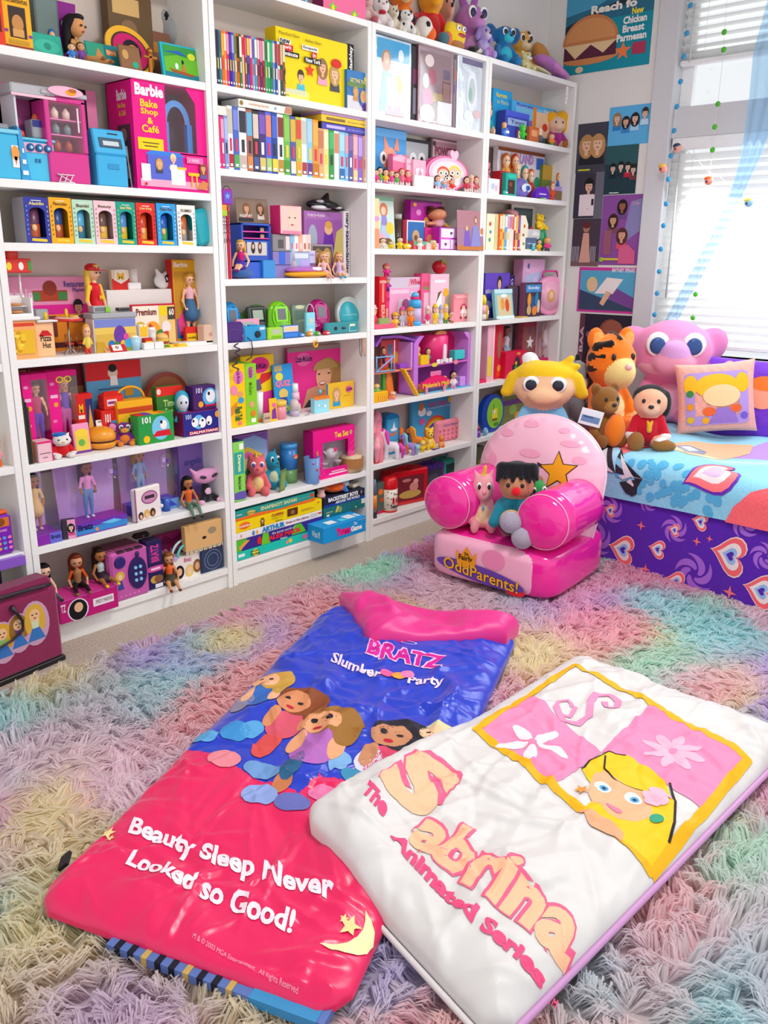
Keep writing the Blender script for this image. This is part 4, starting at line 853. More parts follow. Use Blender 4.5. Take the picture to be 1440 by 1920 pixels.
pV(1166,1254,732,842,.49,'plush toy in a red robe with dark hair, leaning on the peach pillow','f2b492',bY='c8142e',sH='c8142e',mZ='f5c0a0',ears='none',nose='2a2224',paws='f3f1f0',d=.6,turn=.1,hS=1.,xT=[('s',(0,.07,.82),(.29,.2,.2),F_('17181f')),('s',(.26,.06,.7),(.1,.1,.22),F_('17181f')),('s',(-.2,-.36,.12),(.14,.11,.17),F_('9a6a34')),('s',(.26,-.36,.08),(.2,.12,.1),F_('9a6a34')),('c',(-.03,-.23,.45),(.02,-.26,.3),.022,.022,F_('e8b42a')),('c',(.05,-.23,.45),(0.,-.26,.3),.022,.022,F_('e8b42a'))])
# --- maroon case on the floor
sc=empty('carry_case',(-.24,-.145,0),.13,'maroon carry case with three doll stickers, on the carpet at the left edge','carry case')
m_mar=mat('8a2450','fabric');MB().box(-.3,.262,0,.1,.014,.262,m_mar,.012).bd('case_body',sc);MB().box(-.3,.264,-.003,.103,0,.018,mat('1d1a1e','plastic'),.003).bd('base_trim',sc)
MB().box(-.3,.255,.012,.09,.26,.292,mat('7c1f48','fabric'),.012).bd('lid',sc)
MB().tube([(.235-.5*t,-.002,.272+.012*sin(pi*t))for t in lsp(0,1,16)],.006,mat('2b2228','plastic'),6).bd('zip',sc)
MB().tube([(.095,-.006,.245),(.108,-.01,.22),(.122,-.012,.19),(.12,-.012,.16),(.08,-.012,.14),(-0.,-.012,.125),(-.2,-.012,.12)],[.008,.006,.005,.004,.004,.004,.004],mat('1b181b','plastic'),6).bd('cord',sc)
pb=MB();y=-.0012
for i,(cx,cz,s,hair,top)in enumerate(((.058,.168,.022,'d9a32a','8fb86a'),(.112,.18,.021,'9a6a2c','6a3f78'),(.17,.192,.024,'d8a83a','cfd6b0'))):
 for pts,c,k in((ep(cx,cz-.03,s*2.1,s*3.1),'c79bb4',0),(ep(cx,cz+.002,s*1.35,s*1.35),hair,1),([(cx-s*.5,cz-s*1.8),(cx+s*.5,cz-s*1.8),(cx+s*1.3,cz-s*3.6),(cx-s*1.3,cz-s*3.6)],'3a72b8',1),(ep(cx-s,cz-s,s*.5,s*1.4),hair,1.2),(ep(cx+s,cz-s,s*.5,s*1.4),hair,1.2),([(cx-s*.6,cz-s*.7),(cx+s*.6,cz-s*.7),(cx+s*.45,cz-s*1.9),(cx-s*.45,cz-s*1.9)],top,1.5),(ep(cx,cz-s*.1,s*.75,s*.85),'eab98c',2),(ep(cx-s*.3,cz,s*.17,s*.1,8),'33262a',3),(ep(cx+s*.3,cz,s*.17,s*.1,8),'33262a',3),(ep(cx,cz-s*.5,s*.22,s*.1,8),'a83248',3)):
  pb.flat(pts,y-k*.0003-i*.00002,c)
pb.bd('doll_stickers',sc)
# --- posters on the window wall
def pO(y0,y1,z0,z1,color,label,items,cat='poster',tilt=0):
 w,h=y0-y1,z1-z0;o=MB().box(-w/2,w/2,0,.0015,0,h,M(color)).bd('poster',None,(XW-.0025,(y0+y1)/2,z0),(0,tilt,-pi/2));setp(o,label,cat);prints(o,w,h,items);return o
pO(.105,-.386,2.212,2.6,'1593a6','large teal poster of a burger, high on the wall by the window',[('r',0,.62,1,1,'2c6f8a'),('p',[(0,.72),(.35,.78),(.75,.98),(1,1),(0,1)],'4aa0c4'),('p',[(0,.6),(.25,.7),(.6,.8),(.9,.86),(.9,.78),(.5,.72),(.2,.6),(0,.5)],'20323e'),('e',.3,.2,.46,.1,'cf8a56'),('r',0.,.18,.62,.34,'5a2a3e'),('p',[(0.,.36),(.14,.19),(.32,.34),(.47,.22),(.62,.36)],'e8c99a'),('p',ep(.31,.36,.33,.34,24,0,pi),'c98250'),('p',ep(.31,.4,.29,.26,24,0,pi),'d8965e'),('s',.7,.2,.12,'f0804a'),('r',.8,.14,.95,.28,'b03a5a'),('e',.2,.05,.06,.04,'e8c8a0'),('t','Reach fo',.3,.7,.82,.8,'f2efe6',.05),('t','New',.77,.61,.9,.69,'f2e24a',.04),('t','Chicken',.68,.51,.94,.6,'f4f6f2',.04),('t','Breast',.68,.41,.92,.5,'f4f6f2',.04),('t','Parmesan',.62,.31,.95,.4,'f4f6f2',.04)])
pO(-.011,-.19,1.721,1.966,'454552','photo poster of two long-haired women, beside the bookcase',[('who',.33,.6,.2,'b98a55','e3b99a','26262e'),('who',.7,.6,.2,'c0905c','e6bd9e','26262e'),('r',.1,.04,.5,.07,'d8d838')])
pO(-.191,-.422,1.844,2.03,'5eb4e6','photo poster of four women in blue tops, nearest the window casing',[('who',.2,.72,.15,'9a7a5a','e6c0a8','2e7fc4'),('who',.42,.62,.14,'2c2a30','dcae94','3a86cc'),('who',.64,.68,.15,'26242a','e2b8a0','a9d4ee'),('who',.87,.78,.14,'40302c','e2b8a0','bfe0f2',False)])
pO(-.19,-.372,1.604,1.8438,'223c46','dark poster of a group of boys, under the blue poster',[('r',0,.62,1,1,'2f5a5e'),('who',.25,.55,.1,'1a1c20','d8b8a4','1a2a3a',False),('who',.5,.58,.1,'1c1c1f','e0c4b0','22303c',False),('who',.72,.56,.1,'2a2420','dcbca6','b8283a',False),('who',.9,.5,.1,'2a2420','dcbca6','7a3a44',False),('r',.2,.02,.5,.04,'dfe6e8')])
pO(-.014,-.1885,1.488,1.7208,'3c3848','photo poster of a man in a pale coat, left of the dark group poster',[('r',.72,0,1,1,'6a6a78'),('who',.5,.72,.17,'1d1a1c','e0b49c','efdfe4',False),('r',.2,.05,.72,.52,'efdfe4'),('r',.62,.28,.7,.42,'2a2a33'),('e',.5,.2,.012,.012,'8a7a80')])
pO(-.1915,-.424,1.244,1.6,'8e4f9e','purple poster of three women in red and pink, below the dark group',[('p',[(.55,.3),(1,.5),(1,.95),(.7,.9)],'8a86b8'),('who',.5,.86,.09,'231c22','9a6448','6f4a8a'),('who',.3,.66,.09,'3a2620','d8a184','7a4a5a'),('who',.55,.45,.1,'5a2c28','d8a184','d8506a'),('r',.1,.15,.3,.5,'9a5a72'),('p',[(.5,.02),(.92,.02),(.9,.2),(.72,.3),(.5,.25)],'d8608e'),('e',.08,.08,.035,.035,'8ac83c'),('r',.1,.07,.5,.1,'d8c838'),('t','Lady',.76,.84,.93,.9,'e4a8d0',.01)])
pO(-.02,-.1895,1.236,1.486,'4a3c4a','dusky poster of a woman in a pink dress, left of the purple poster',[('r',0,0.,1,.1,'7a5a5c'),('p',[(.3,.08),(.7,.08),(.6,.7),(.4,.7)],'d8a090'),('e',.5,.8,.08,.09,'b08068'),('e',.5,.86,.09,.07,'6a2a2a')]+[('r',.04+i*.055,.1,.06+i*.055,.42,'c4bccb')for i in(0,1,2,3,4,12,13,14,15)])
pO(-.079,-.424,.992,1.231,'d03a9c','poster with a magenta border of a blonde woman lying down, near the bed',[('r',.03,.05,.98,.93,'58a8cc'),('p',[(.03,.05),(.98,.05),(.98,.35),(.5,.3),(.03,.5)],'3a4a66'),('p',[(.6,.6),(.98,.35),(.98,.1),(.55,.3)],'7a4a94'),('p',[(.3,.42),(.62,.42),(.78,.75),(.5,.78)],'f2e8e6'),('e',.25,.62,.14,.17,'e2c48e'),('e',.27,.6,.08,.11,'e8bfa0'),('p',[(.4,.2),(.47,.15),(.6,.45),(.5,.48)],'e3b596'),('t','BRITNEY SPEARS',.58,.9,.97,.985,'e8f2f8',.02)])
pO(-.106,-.424,.7,.982,'2c2636','dark poster of a reddish face, lowest on the wall above the bed',[('e',.6,.62,.26,.3,'8a4a3a'),('e',.64,.7,.22,.2,'9c5a46'),('r',0,0,.1,1,'6a3a4c'),('e',.18,.6,.05,.06,'8a5a6a'),('t','BAA',.02,.25,.09,.75,'d8b8c4',.02,{'rot':1})])
# --- sheer curtain and bead garlands at the window
XC=XW-.13
def curtain():
 rows=[((1412,100),(1475,100)),((1405,180),(1462,180)),((1397,240),(1445,240)),((1390,290),(1428,290)),((1376,340),(1404,340)),((1358,390),(1382,390)),((1334,440),(1356,440)),((1312,480),(1336,480)),((1290,520),(1316,520)),((1268,560),(1292,560)),((1246,602),(1272,602)),((1236,640),(1262,640))]
 a0,b0=onX(1430,100,XC),onX(1490,100,XC);vs=[];n=14;R=[(np.array([XC,a0[1]-.05,2.7]),np.array([XC,b0[1]-.12,2.7]))]+[(onX(*a,XC),onX(*b,XC))for a,b in rows]
 for a,b in R:
  for i in range(n):t=i/(n-1);p=a+(b-a)*t;vs.append((p[0]+.012*sin(t*16),p[1],p[2]))
 fs=[[j*n+i,j*n+i+1,(j+1)*n+i+1,(j+1)*n+i]for j in range(len(R)-1)for i in range(n-1)]
 o=MB().add(vs,fs,mat('b4defa','sheer'),True).bd('sheer_curtain');setp(o,'light blue sheer curtain gathered diagonally across the window','curtain')
curtain()
def garland(pts,label,col,r=.013,beads=None,group=None):
 P=[onX(u,v,XC+.04)for u,v in pts];root=empty('bead_garland',P[0],0,label,'garland',group);L=[Vector(p-P[0])for p in P]
 up=[Vector((0,.01,2.7-P[0][2]))]if P[0][2]>2.2 else[]
 MB().tube(up+L,.0011,mat('e8ecec','plastic'),4).bd('thread',root);me=MB().lh([(.001,-r*.35),(r*.8,-r*.3),(r,0),(r*.8,r*.3),(.001,r*.35)],mat(col,'jelly'),n=12,axis='x').mesh('bead')
 for p in L:link('bead',me,root,p)
 return root,L
garland([(1295,10),(1288,62),(1282,106),(1276,153),(1269,200),(1264,245),(1258,292),(1253,336),(1249,382),(1244,423),(1239,467),(1236,509),(1232,550),(1227,590)],'string of blue flower beads hanging along the left window edge','3fb4ea')
garland([(1358,60),(1357,93),(1346,195),(1340,238),(1336,281),(1304,552),(1299,596)],'string of green beads hanging across the window blinds','5ed43c')
root,L=garland([(1265,262),(1300,293),(1329,322),(1350,332),(1372,350),(1404,372),(1440,382),(1480,395)],'string of small charms slung diagonally across the lower blind','f2f2f0',.004)
for(u,v),c,c2 in(((1270,278),'e8a89a','2c3f5c'),((1329,339),'f29a86','f0641e'),((1404,380),'8fc4e0','f2d05a'),((1243,316),'f2947c','f4bc4a')):
 p=onX(u,v,XC+.03);q=Vector(p)-Vector(root.location);ch=MB().ell((0,0,0),(.012,.022,.02),M(c,'plastic'),14,10).bd('charm',root,q);MB().ell((0,.004,.011),(.0125,.021,.013),M(c2,'plastic'),12,8).bd('charm_top',ch);MB().ell((-.012,.006,-.003),(.003,.005,.006),M('20303c','plastic'),8,6).bd('charm_eye',ch)
 # --- what stands on the shelves
def cell(i,k):
 global ZS;ZS=SH[i][k]
def dB(u0,u1,vt,vb,d,back,base,label,dlabel=None,y=None,z=None,items=(),bh=.16,flare=0,group=None,top=None,dk=None,rz=0,clear='f4eefa'):
 x,y,z,w,h=spot(u0,u1,vt,vb,y,z);d=min(d,.19-y);o=empty('doll_box',(x,y,z+.0005),rz,label,'doll box',group);f=flare*w/2;w2=w/2-f
 MB().prism([(-w2,0),(w2,0),(w/2,h),(-w/2,h)],d-.004,d,back).bd('back_card',o)
 bb=MB().box(-w2,w2,0,d-.005,0,h*bh,M(base),.002).bd('box_base',o);prints(bb,2*w2,h*bh,list(items))
 MB().prism([(-w2,h*bh),(w2,h*bh),(w/2,h),(-w/2,h)],0,.0012,mat(clear,'clear')).bd('clear_front',o)
 if top:MB().box(-w/2,w/2,0,d-.005,h*.94,h,M(top),.001).bd('box_top',o)
 for s in(-1,1):MB().add([(s*w2,.001,h*bh),(s*w2,d-.005,h*bh),(s*w/2,d-.005,h),(s*w/2,.001,h)],[[0,1,2,3]],mat(clear,'clear')).bd('clear_side',o)
 if dlabel:
  k=dict(dk or{});dx=k.pop('dx',0);sc=k.pop('sc',.74);doll((x+dx*w,y+d*.5,z+h*bh+.002),h*sc,rz+k.pop('rz',0),dlabel,**k)
 return o,w,h,d
def card(name,u0,u1,vt,vb,color,label,cat,items=(),lean=.2,d=.004,**k):return B(name,u0,u1,vt,vb,d,color,label,cat,items,rx=-lean,**k)
def row(name,edges,tops,vb0,vb1,cols,label,cat,group,d,y=None,lettering=True,thin=None,ylist=None,zt=None,noun='spine'):
 """spines side by side"""
 n=len(edges)-1
 for i in range(n):
  u0,u1=edges[i],edges[i+1];t=(u0+u1)/2;vb=vb0+(vb1-vb0)*(t-edges[0])/(edges[-1]-edges[0]);c=cols[i%len(cols)];c=c if isinstance(c,tuple)else(c,)
  x,yy,z,w,h=spot(u0,u1,tops[i]if hasattr(tops,'__len__')and len(tops)==n else np.interp(t,(edges[0],edges[-1]),tops[:2]),vb,y);w=max(w-.0006,.002)
  o=MB().box(-w/2,w/2,0,d,0,h,M(c[0]),min(.0012,w*.2)).bd(name,None,(x,yy,z+.0005));setp(o,label(i,n),cat,group)
  it=[];rr=random.Random(i*7+n)
  if len(c)>1:it.append(('r',.06,.55+.1*rr.random(),.94,.95,c[1]))
  if len(c)>2:it.append(('r',.06,.04,.94,.25,c[2]))
  it+=[('r',.3,.3,.7,.5,rr.choice(['f4f2ea','3a3a44','f0d24a','d8405a'])),('r',.25,.06,.75,.1,'f2f2ee')]
  prints(o,w,h,it,name='spine_print')
 return
ORD='first second third fourth fifth sixth seventh eighth ninth tenth eleventh twelfth thirteenth fourteenth fifteenth sixteenth seventeenth eighteenth nineteenth twentieth twenty-first twenty-second twenty-third twenty-fourth twenty-fifth twenty-sixth twenty-seventh twenty-eighth'.split()
# ======== bookcase 1, first visible shelf
cell(1,0)
B('toy_box',-14,12,-6,89,.07,'e23a24','red toy box cut off by the left frame edge, top shelf','toy box',[('r',.1,.3,.8,.7,'5a1a14')],y=.03)
B('toy_box',12,64,-6,97,.06,'f2b21c','yellow toy box with a dark window, top left shelf','toy box',[('r',0,0,1,.1,'9a3a2a'),('r',.2,.24,.8,.8,'3a2a26'),('e',.5,.5,.12,.16,'c88a4a'),('r',.3,.26,.7,.4,'d8a05a'),('e',.08,.35,.04,.03,'8a3f9c'),('e',.92,.3,.04,.03,'8a3f9c'),('t','POCAHONTAS',.12,.86,.9,.93,'4a2a14',.02),('r',.15,.13,.85,.2,'c8962a')])
cyl('display_plate',50,72,-6,62,[(1,0,'f2e3bd'),(1,.02,'f2e3bd')],'cream plate edge behind the yellow toy box, top left shelf','plate',y=.14)
B('display_box',68,113,-8,66,.06,'5f7070','grey green clear display box behind the teal jewel case','display box',[('r',.08,.05,.92,.95,'6f8280')],y=.12)
card('jewel_case',63,121,62,107,'1f9c84','teal swirled jewel case leaning on the top left shelf','jewel case',[('r',.04,.04,.96,.96,'2aa890'),('p',ep(.5,.45,.4,.3,20),'3cb89c'),('e',.5,.45,.18,.16,'1f8f7c')])
mini(97,108,52,72,'tiny blue figurine standing behind the teal jewel case','2f6fb0',SKIN,'3f8fd8','2f5fa8',y=.1)
o=MB().prism([(-.03,0),(.03,0),(.045,.18),(-.045,.18)],0,.05,M('8a1a86')).bd('trapezoid_box',None,(*onY(122,80,.13)[:2],ZS));setp(o,'purple flared box behind the dark-haired doll, top shelf','toy box');prints(o,.09,.18,[('h',.5,.25,.05,'f0a05a'),('t','G',.4,.6,.6,.72,'c8d0f0',.02)])
d_=spot(125,185,32,112,.07);doll((d_[0],d_[1]+.03,ZS),d_[4]/.66,.5,'dark-haired plush doll in a fringed dress, leaning beside the yellow plate','sit','d89a62','17141a','c89a5a','b98a4a','8a5a2a',head=.15,long=.34,skirt='b8843f',name='rag_doll')
mini(128,148,80,112,'small figurine in a blue dress on the top left shelf','20242c',SKIN,'3f7fd0','7fb0e8');mini(146,166,78,115,'small figurine in a purple cloak on the top left shelf','5a3a2a','d8a070','7a4a9c','5a3a80')
card('jewel_case',166,227,80,127,'1a8f86','green jewel case with an orange label, before the yellow plate','jewel case',[('r',.03,.04,.56,.96,'2f9c7c'),('p',[(.28,.05),(.55,.05),(.5,.5),(.38,.8),(.3,.5)],'d88a4a'),('r',.58,.04,.97,.96,'1f7f88'),('r',.62,.55,.92,.78,'f08a3a'),('t','POCAHONTAS',.63,.6,.91,.73,'fff0d0',.01)])
card('jewel_case',227,268,84,131,'7a5234','brown jewel case with a green disc, right of the green one','jewel case',[('r',.05,.05,.95,.95,'8a6240'),('e',.7,.22,.14,.14,'1fa88a'),('e',.3,.6,.15,.2,'c89a5a')])
x,y,z,w,h=spot(190,280,38,128,.11);o=empty('oval_plate',(x,y,z),0,'oval yellow plate standing upright on the top left shelf','plate');o.rotation_euler=(-.12,.35,0)
MB().prism(ep(0,h/2,w*.52,h*.44,40),0,.008,M('f2b41a','plastic')).bd('rim',o)
pm=MB();pm.flat(ep(0,h/2,w*.41,h*.34,36),-.0008,'4a3420');pm.flat(ep(0,h/2,w*.37,h*.31,36),-.0014,'d0186a');pm.flat(ep(.004,h*.53,w*.2,h*.2,24),-.002,'1c1820');pm.flat(ep(.008,h*.5,w*.13,h*.15,24),-.0026,'c88450');pm.flat(ep(.01,h*.28,w*.2,h*.1,20),-.0024,'d8a860');pm.bd('plate_picture',o)
B('toy_box',208,289,-8,100,.04,'6a5236','tall bronze toned box behind the oval plate','toy box',[('r',.1,.75,.7,.95,'d8b070'),('e',.45,.6,.12,.1,'8a6a4a'),('e',.6,.4,.16,.1,'54402c'),('r',.1,.1,.9,.3,'7a5f3c')],y=.145)
x,y,z,w,h=spot(272,297,96,138,.02);o=MB().box(-.006,.006,0,.01,0,h,M('b8743a','metal'),.002).box(-w/2,w/2,0,.008,h*.66,h*.8,M('b8743a','metal'),.002).ell((0,.005,h),.01,M('b8743a','metal')).bd('bronze_figure',None,(x,y,z));setp(o,'small bronze figure with outstretched arms by the oval plate','figurine')
B('toy_box',289,321,62,122,.03,'8a5a44','small brown box beneath the panda, behind the turquoise framed lunch tin','toy box',[('r',0,.6,1,.8,'c07a34')],y=.15)
pA(322,380,16,112,'black and white plush raccoon behind the turquoise framed tin','b9bcbc',bY='e6e4de',mZ='f2f0ea',ears='round',eI='1f2024',paws='26272b',y=.12,rz=.5,sH='5a5c60')
card('picture_tin',308,382,84,152,'24b4c8','tin with a turquoise wavy border and a canoe picture, top left shelf','tin',[('r',.06,.06,.94,.94,'6ab82e'),('p',[(.06,.6),(.4,.7),(.94,.62),(.94,.94),(.06,.94)],'3a9a44'),('e',.75,.72,.14,.1,'d8e03a'),('r',.06,.06,.94,.2,'1f7f94'),('p',[(.15,.3),(.8,.2),(.7,.14),(.25,.2)],'a8501e'),('e',.35,.38,.06,.09,'dfe6f0'),('p',[(.46,.25),(.58,.25),(.52,.52)],'c87a3a'),('e',.51,.52,.04,.06,'1c1a20'),('p',[(.06,.75),(.45,.82),(.62,.7),(.3,.74)],'2f5fc4')],lean=.14,d=.012)
# ======== bookcase 1, toy kitchen shelf
cell(1,1)
B('playset_box',-30,62,156,330,.03,'f08ab8','pink and lime playset box at the back left of the kitchen shelf','toy box',[('r',0,0.,1,.55,'b8c43a'),('r',0,.55,1,.66,'d0186a'),('t','Barbie',.35,.72,.98,.9,'f8d8e6',.04),('r',0.,.1,.9,.4,'d8a83a')],y=.155)
x,y,z,w,h=spot(-20,60,232,338,.02);o=empty('toy_counter',(x,y,z),0,'blue toy shop counter with an ice cream panel, left of the soda kitchen','toy counter');sb='3fb8e2:p'
MB().box(-w/2,w*.27,0,.1,0,h*.82,sb,.004).bd('body',o);MB().box(-w/2,w*.3,-.004,.1,h*.82,h*.9,'7fd4ee:p',.003).bd('counter_top',o)
MB().prism([(w*.27,0),(w*.5,0),(w*.36,h*.9),(w*.27,h*.98)],0.,.05,'f:p'.replace('f','2f9ed4')).bd('stepped_side',o)
for i in range(3):MB().box(w*(.3+.05*i*.3),w*(.43-.03*i),-.003,0.,h*(.1+.2*i),h*(.18+.2*i),'e8eef2:p').bd('tray',o)
pn=MB().box(w*.08,w*.24,-.003,0,h*.22,h*.62,'f4f0ea',.001).bd('ice_cream_panel',o);MB().flat(ep(w*.16,h*.48,.012,.02),-.0036,'f2a04a').flat([(w*.12,h*.42),(w*.2,h*.42),(w*.16,h*.26)],-.0036,'d87a5a').bd('ice_cream_print',pn)
MB().box(-w*.35,w*.12,.01,.07,h*.9,h,'8f9298:p',.003).bd('cash_register',o)
x,y,z,w,h=spot(42,108,160,343,.03);o=empty('toy_soda_kitchen',(x,y,z),0,'blue and pink toy soda kitchen with three dial knobs','toy kitchen')
MB().box(-w/2,w/2,0,.1,0,h*.42,'45bfe6:p',.004).bd('base_cabinet',o);MB().box(-w/2-.004,w/2+.004,-.006,.1,h*.42,h*.45,'6fd2f0:p',.003).bd('counter_top',o)
kp=MB().box(-w*.42,w*.46,-.003,0,h*.3,h*.4,'f6b8cf:p',.001).bd('dial_panel',o)
for i in range(3):
 kn=MB().lh([(.011,0),(.011,-.006),(.007,-.009)],'1f5f9c:p',n=14,axis='y').bd('dial',kp,(w*(-.2+.24*i),-.003,h*.35));MB().lh([(.005,-.009),(.004,-.011)],'a8dcf2:p',n=12,axis='y').bd('dial_centre',kn)
for s in(-.05,.05):MB().box(w*s-.003,w*s+.003,-.005,0,h*.2,h*.24,'2f7fb4:p',.001).bd('handle',o)
MB().box(-w/2,w/2,.085,.1,h*.45,h*.88,'a84a86:p').bd('back_wall',o);MB().box(-w/2,-w/2+.006,0.,.1,h*.45,h*.88,'d8d8de:p').bd('post',o)
MB().box(-w/2-.01,w/2+.015,-.008,.1,h*.88,h*.99,'b4b4b8:p',.004).bd('canopy',o);MB().box(-w/2-.01,w/2+.015,-.01,-.006,h*.86,h*.89,'f2c2d0:p',.001).bd('canopy_trim',o)
ds=MB().box(w*.02,w*.46,.02,.07,h*.46,h*.66,'a4a6ac:p',.004).bd('drink_dispenser',o);MB().box(w*.04,w*.44,.0185,.02,h*.58,h*.65,'3a3f8c').bd('dispenser_print',ds);MB().lh([(.01,h*.66),(.01,h*.69),(.004,h*.73)],'f06a4a:p',(w*.24,.045,0),n=12).bd('bottle',o);MB().lh([(.009,h*.45),(.009,h*.5),(.006,h*.53)],'e8442c:p',(-w*.25,.03,0),n=12).bd('sauce_bottle',o)
x,y,z,w,h=spot(97,172,166,347,.022);o=empty('toy_display_fridge',(x,y,z),0,'tall magenta toy display fridge with shelves behind clear doors','toy fridge');mg='d6308c:p'
MB().box(-w/2,w/2,0,.09,0,h*.33,mg,.004).box(-w/2,-w*.38,0,.09,h*.33,h*.88,mg,.003).box(w*.38,w/2,0,.09,h*.33,h*.88,mg,.003).box(-w/2,w/2,.08,.09,h*.33,h*.88,'b83a80:p').box(-w/2,w/2,0,.09,h*.84,h*.9,mg,.003).bd('cabinet',o)
for k in(.5,.66):MB().box(-w*.38,w*.38,.005,.08,h*k,h*(k+.012),'f07ab8:p').bd('shelf',o)
for i,(k,c)in enumerate(((.68,'f2d8c8'),(.35,'b8442c'),(.52,'7f8f96'))):
 for s in(-.16,.12):MB().lh([(.011,0),(.012,.02),(.006,.028),(.002,.034)],c+':p',n=12).bd('bottle',o,(w*s,.03,h*k))
MB().box(-w*.38,w*.38,.001,.0025,h*.33,h*.84,mat('ffffff','clear')).bd('clear_door',o);MB().box(w*.27,w*.3,-.002,.002,h*.55,h*.8,'e8e8ee:p').bd('handle',o)
MB().box(-w/2-.008,w/2+.006,-.006,.09,h*.9,h*.95,'b8b8bc:p',.003).bd('canopy',o);sg=MB().prism(ep(0,h*.95,w*.42,h*.052,26),-.012,-.006,'f6b4ce:p').bd('oval_sign',o);MB().flat(ep(w*.12,h*.945,w*.13,h*.03),-.0126,'f2a02a').flat(ep(w*.16,h*.965,w*.1,h*.02),-.013,'b8642a').bd('sign_print',sg)
x,y,z,w,h=spot(115,145,326,348,0.);o=empty('toy_rack',(x,.012,z),0,'little white folding rack in front of the magenta fridge','toy rack');
for i in range(4):MB().tube([(-w/2+w*i/3,0,0),(-w/2+w*((i+1)%4)/3,.006,h)],.0016,'e6e2e4:p').bd('bar',o)
for k in(.1,.9):MB().tube([(-w/2,0,h*k),(w/2,0,h*k)],.0016,'e6e2e4:p').bd('rail',o)
B('playset_box',160,192,172,346,.025,'b8a83a','black and yellow striped box behind the blue toy cash machine','toy box',[('r',0,.45,.45,1,'1a181c'),('r',.45,.5,1,.62,'d0287a'),('r',.45,.62,1,1,'f08ab8'),('r',0,0,1,.45,'24243c')],y=.16)
x,y,z,w,h=spot(180,246,242,351,.015);o=empty('toy_cash_machine',(x,y,z),0,'blue toy cash machine with a tilted screen','toy machine');cb='39aee0:p'
MB().box(-w*.42,w*.44,0,.08,0,h*.55,cb,.004).bd('pedestal',o);hd=MB().box(-w*.44,w*.46,0,.06,0,h*.47,cb,.005).bd('head',o,(0,-.004,h*.55));hd.rotation_euler=(-.25,0,0)
MB().box(-w*.5,w*.5,.05,.056,h*0.,h*.5,'b9bcc0:p',.002).bd('hood',hd);MB().box(-w*.3,w*.34,-.002,0,h*.12,h*.3,'31546a:p',.001).bd('screen',hd);MB().box(-w*.2,w*.24,-.0026,-.002,h*.16,h*.24,'c8d4d8:p').bd('keypad',hd);MB().box(-w*.02,w*.26,-.002,0,h*.37,h*.39,'1c2f40:p').bd('card_slot',hd);MB().box(-w*.12,w*.2,-.002,0,h*.3,h*.4,'2a95c8:p',.001).bd('tray',o)
card('postcard',242,266,275,322,'c8c2bc','small grey photo card leaning between cash machine and pink box','card',[('who',.5,.7,.18,'5a4a40','d8b8a0','8a8088')],lean=.1,y=.05,rz=.4)
# big pink box with open window
x,y,z,w,h=spot(259,391,160,358,.012);o=empty('playset_box',(x,y,z),0,'large hot pink playset box with a clear window','toy box');pk='ee1288'
fr=MB().box(-w/2,w/2,0.,.003,0,h*.37,pk).box(-w/2,-w*.06,0,.003,h*.37,h,pk).prism([(-w*.06,h*.36),(w*.5,h*.36),(w*.5,h),(w*.22,h),(w*.36,h*.86),(w*.36,h*.38),(-w*.06,h*.38)],0,.003,M(pk)).bd('front_panel',o)
MB().box(-w/2,-w/2+.003,.003,.15,0,h,pk).box(w/2-.003,w/2,.003,.15,0,h,pk).box(-w/2,w/2,.003,.15,h-.003,h,pk).box(-w/2,w/2,.147,.15,0,h,'9a7a86').box(-w/2,w/2,.003,.15,0,.003,pk).bd('carton',o)
MB().box(-w*.06,w*.36,.0005,.0015,h*.38,h*.995,mat('f4f8ff','clear')).bd('clear_window',o)
ap=ep(w*.15,h*.66,w*.2,h*.22,22,0,pi);ip=ep(w*.15,h*.64,w*.13,h*.18,22,0,pi)
MB().add([(a,.03,b)for a,b in ap]+[(a,.03,b)for a,b in ip],[[i,i+1,i+24,i+23]for i in range(22)],M('5f9fe6','plastic')).box(-w*.05,w*.02,.02,.04,h*.05,h*.66,'4a8ae0:p').box(w*.28,w*.35,.02,.04,h*.05,h*.66,'4a8ae0:p').bd('toy_arch',o)
prints(fr,w,h,[('t','Barbie',.04,.86,.42,.97,'fdf0f6',.05),('t','Bake',.1,.76,.33,.83,'f7d22a',.03),('t','Shop',.1,.68,.33,.75,'f7d22a',.03),('t','&',.18,.61,.26,.67,'f7d22a',.03),('t','Café',.1,.53,.33,.6,'f7d22a',.03),('r',.04,.37,.38,.48,'f8d21a'),('r',.1,.43,.32,.44,'5a4a1a'),('r',.12,.4,.3,.41,'5a4a1a'),('r',.04,.03,.98,.1,'f2a8c4'),('r',.15,.1,.64,.33,'5a6ad0'),('p',[(.12,.33),(.2,.37),(.6,.37),(.66,.33)],'3f7fe0'),('r',.06,.08,.18,.24,'f2eef2'),('r',.46,.06,.66,.22,'f4f0ea'),('r',.44,.21,.68,.235,'f2c83a'),('who',.5,.31,.05,'e8d8a0','f0c0a0','f6f6f8',False),('who',.3,.26,.045,'d8a04a','f0b890','4a4a54'),('r',.7,.16,.86,.19,'f2c81a'),('r',.74,.05,.76,.16,'f2b81a'),('r',.81,.05,.83,.16,'f2b81a'),('who',.92,.25,.05,'8a4a2a','e8a878','6a5a9c'),('p',[(.82,.04),(.9,.12),(.99,.1),(.95,.03)],'d8864a'),('r',.68,.28,.92,.34,'f66ab0'),('t','3+  WARNING',.71,.295,.86,.325,'fdf0f6',0.),('e',.1,.05,.016,.014,'d8182a')])
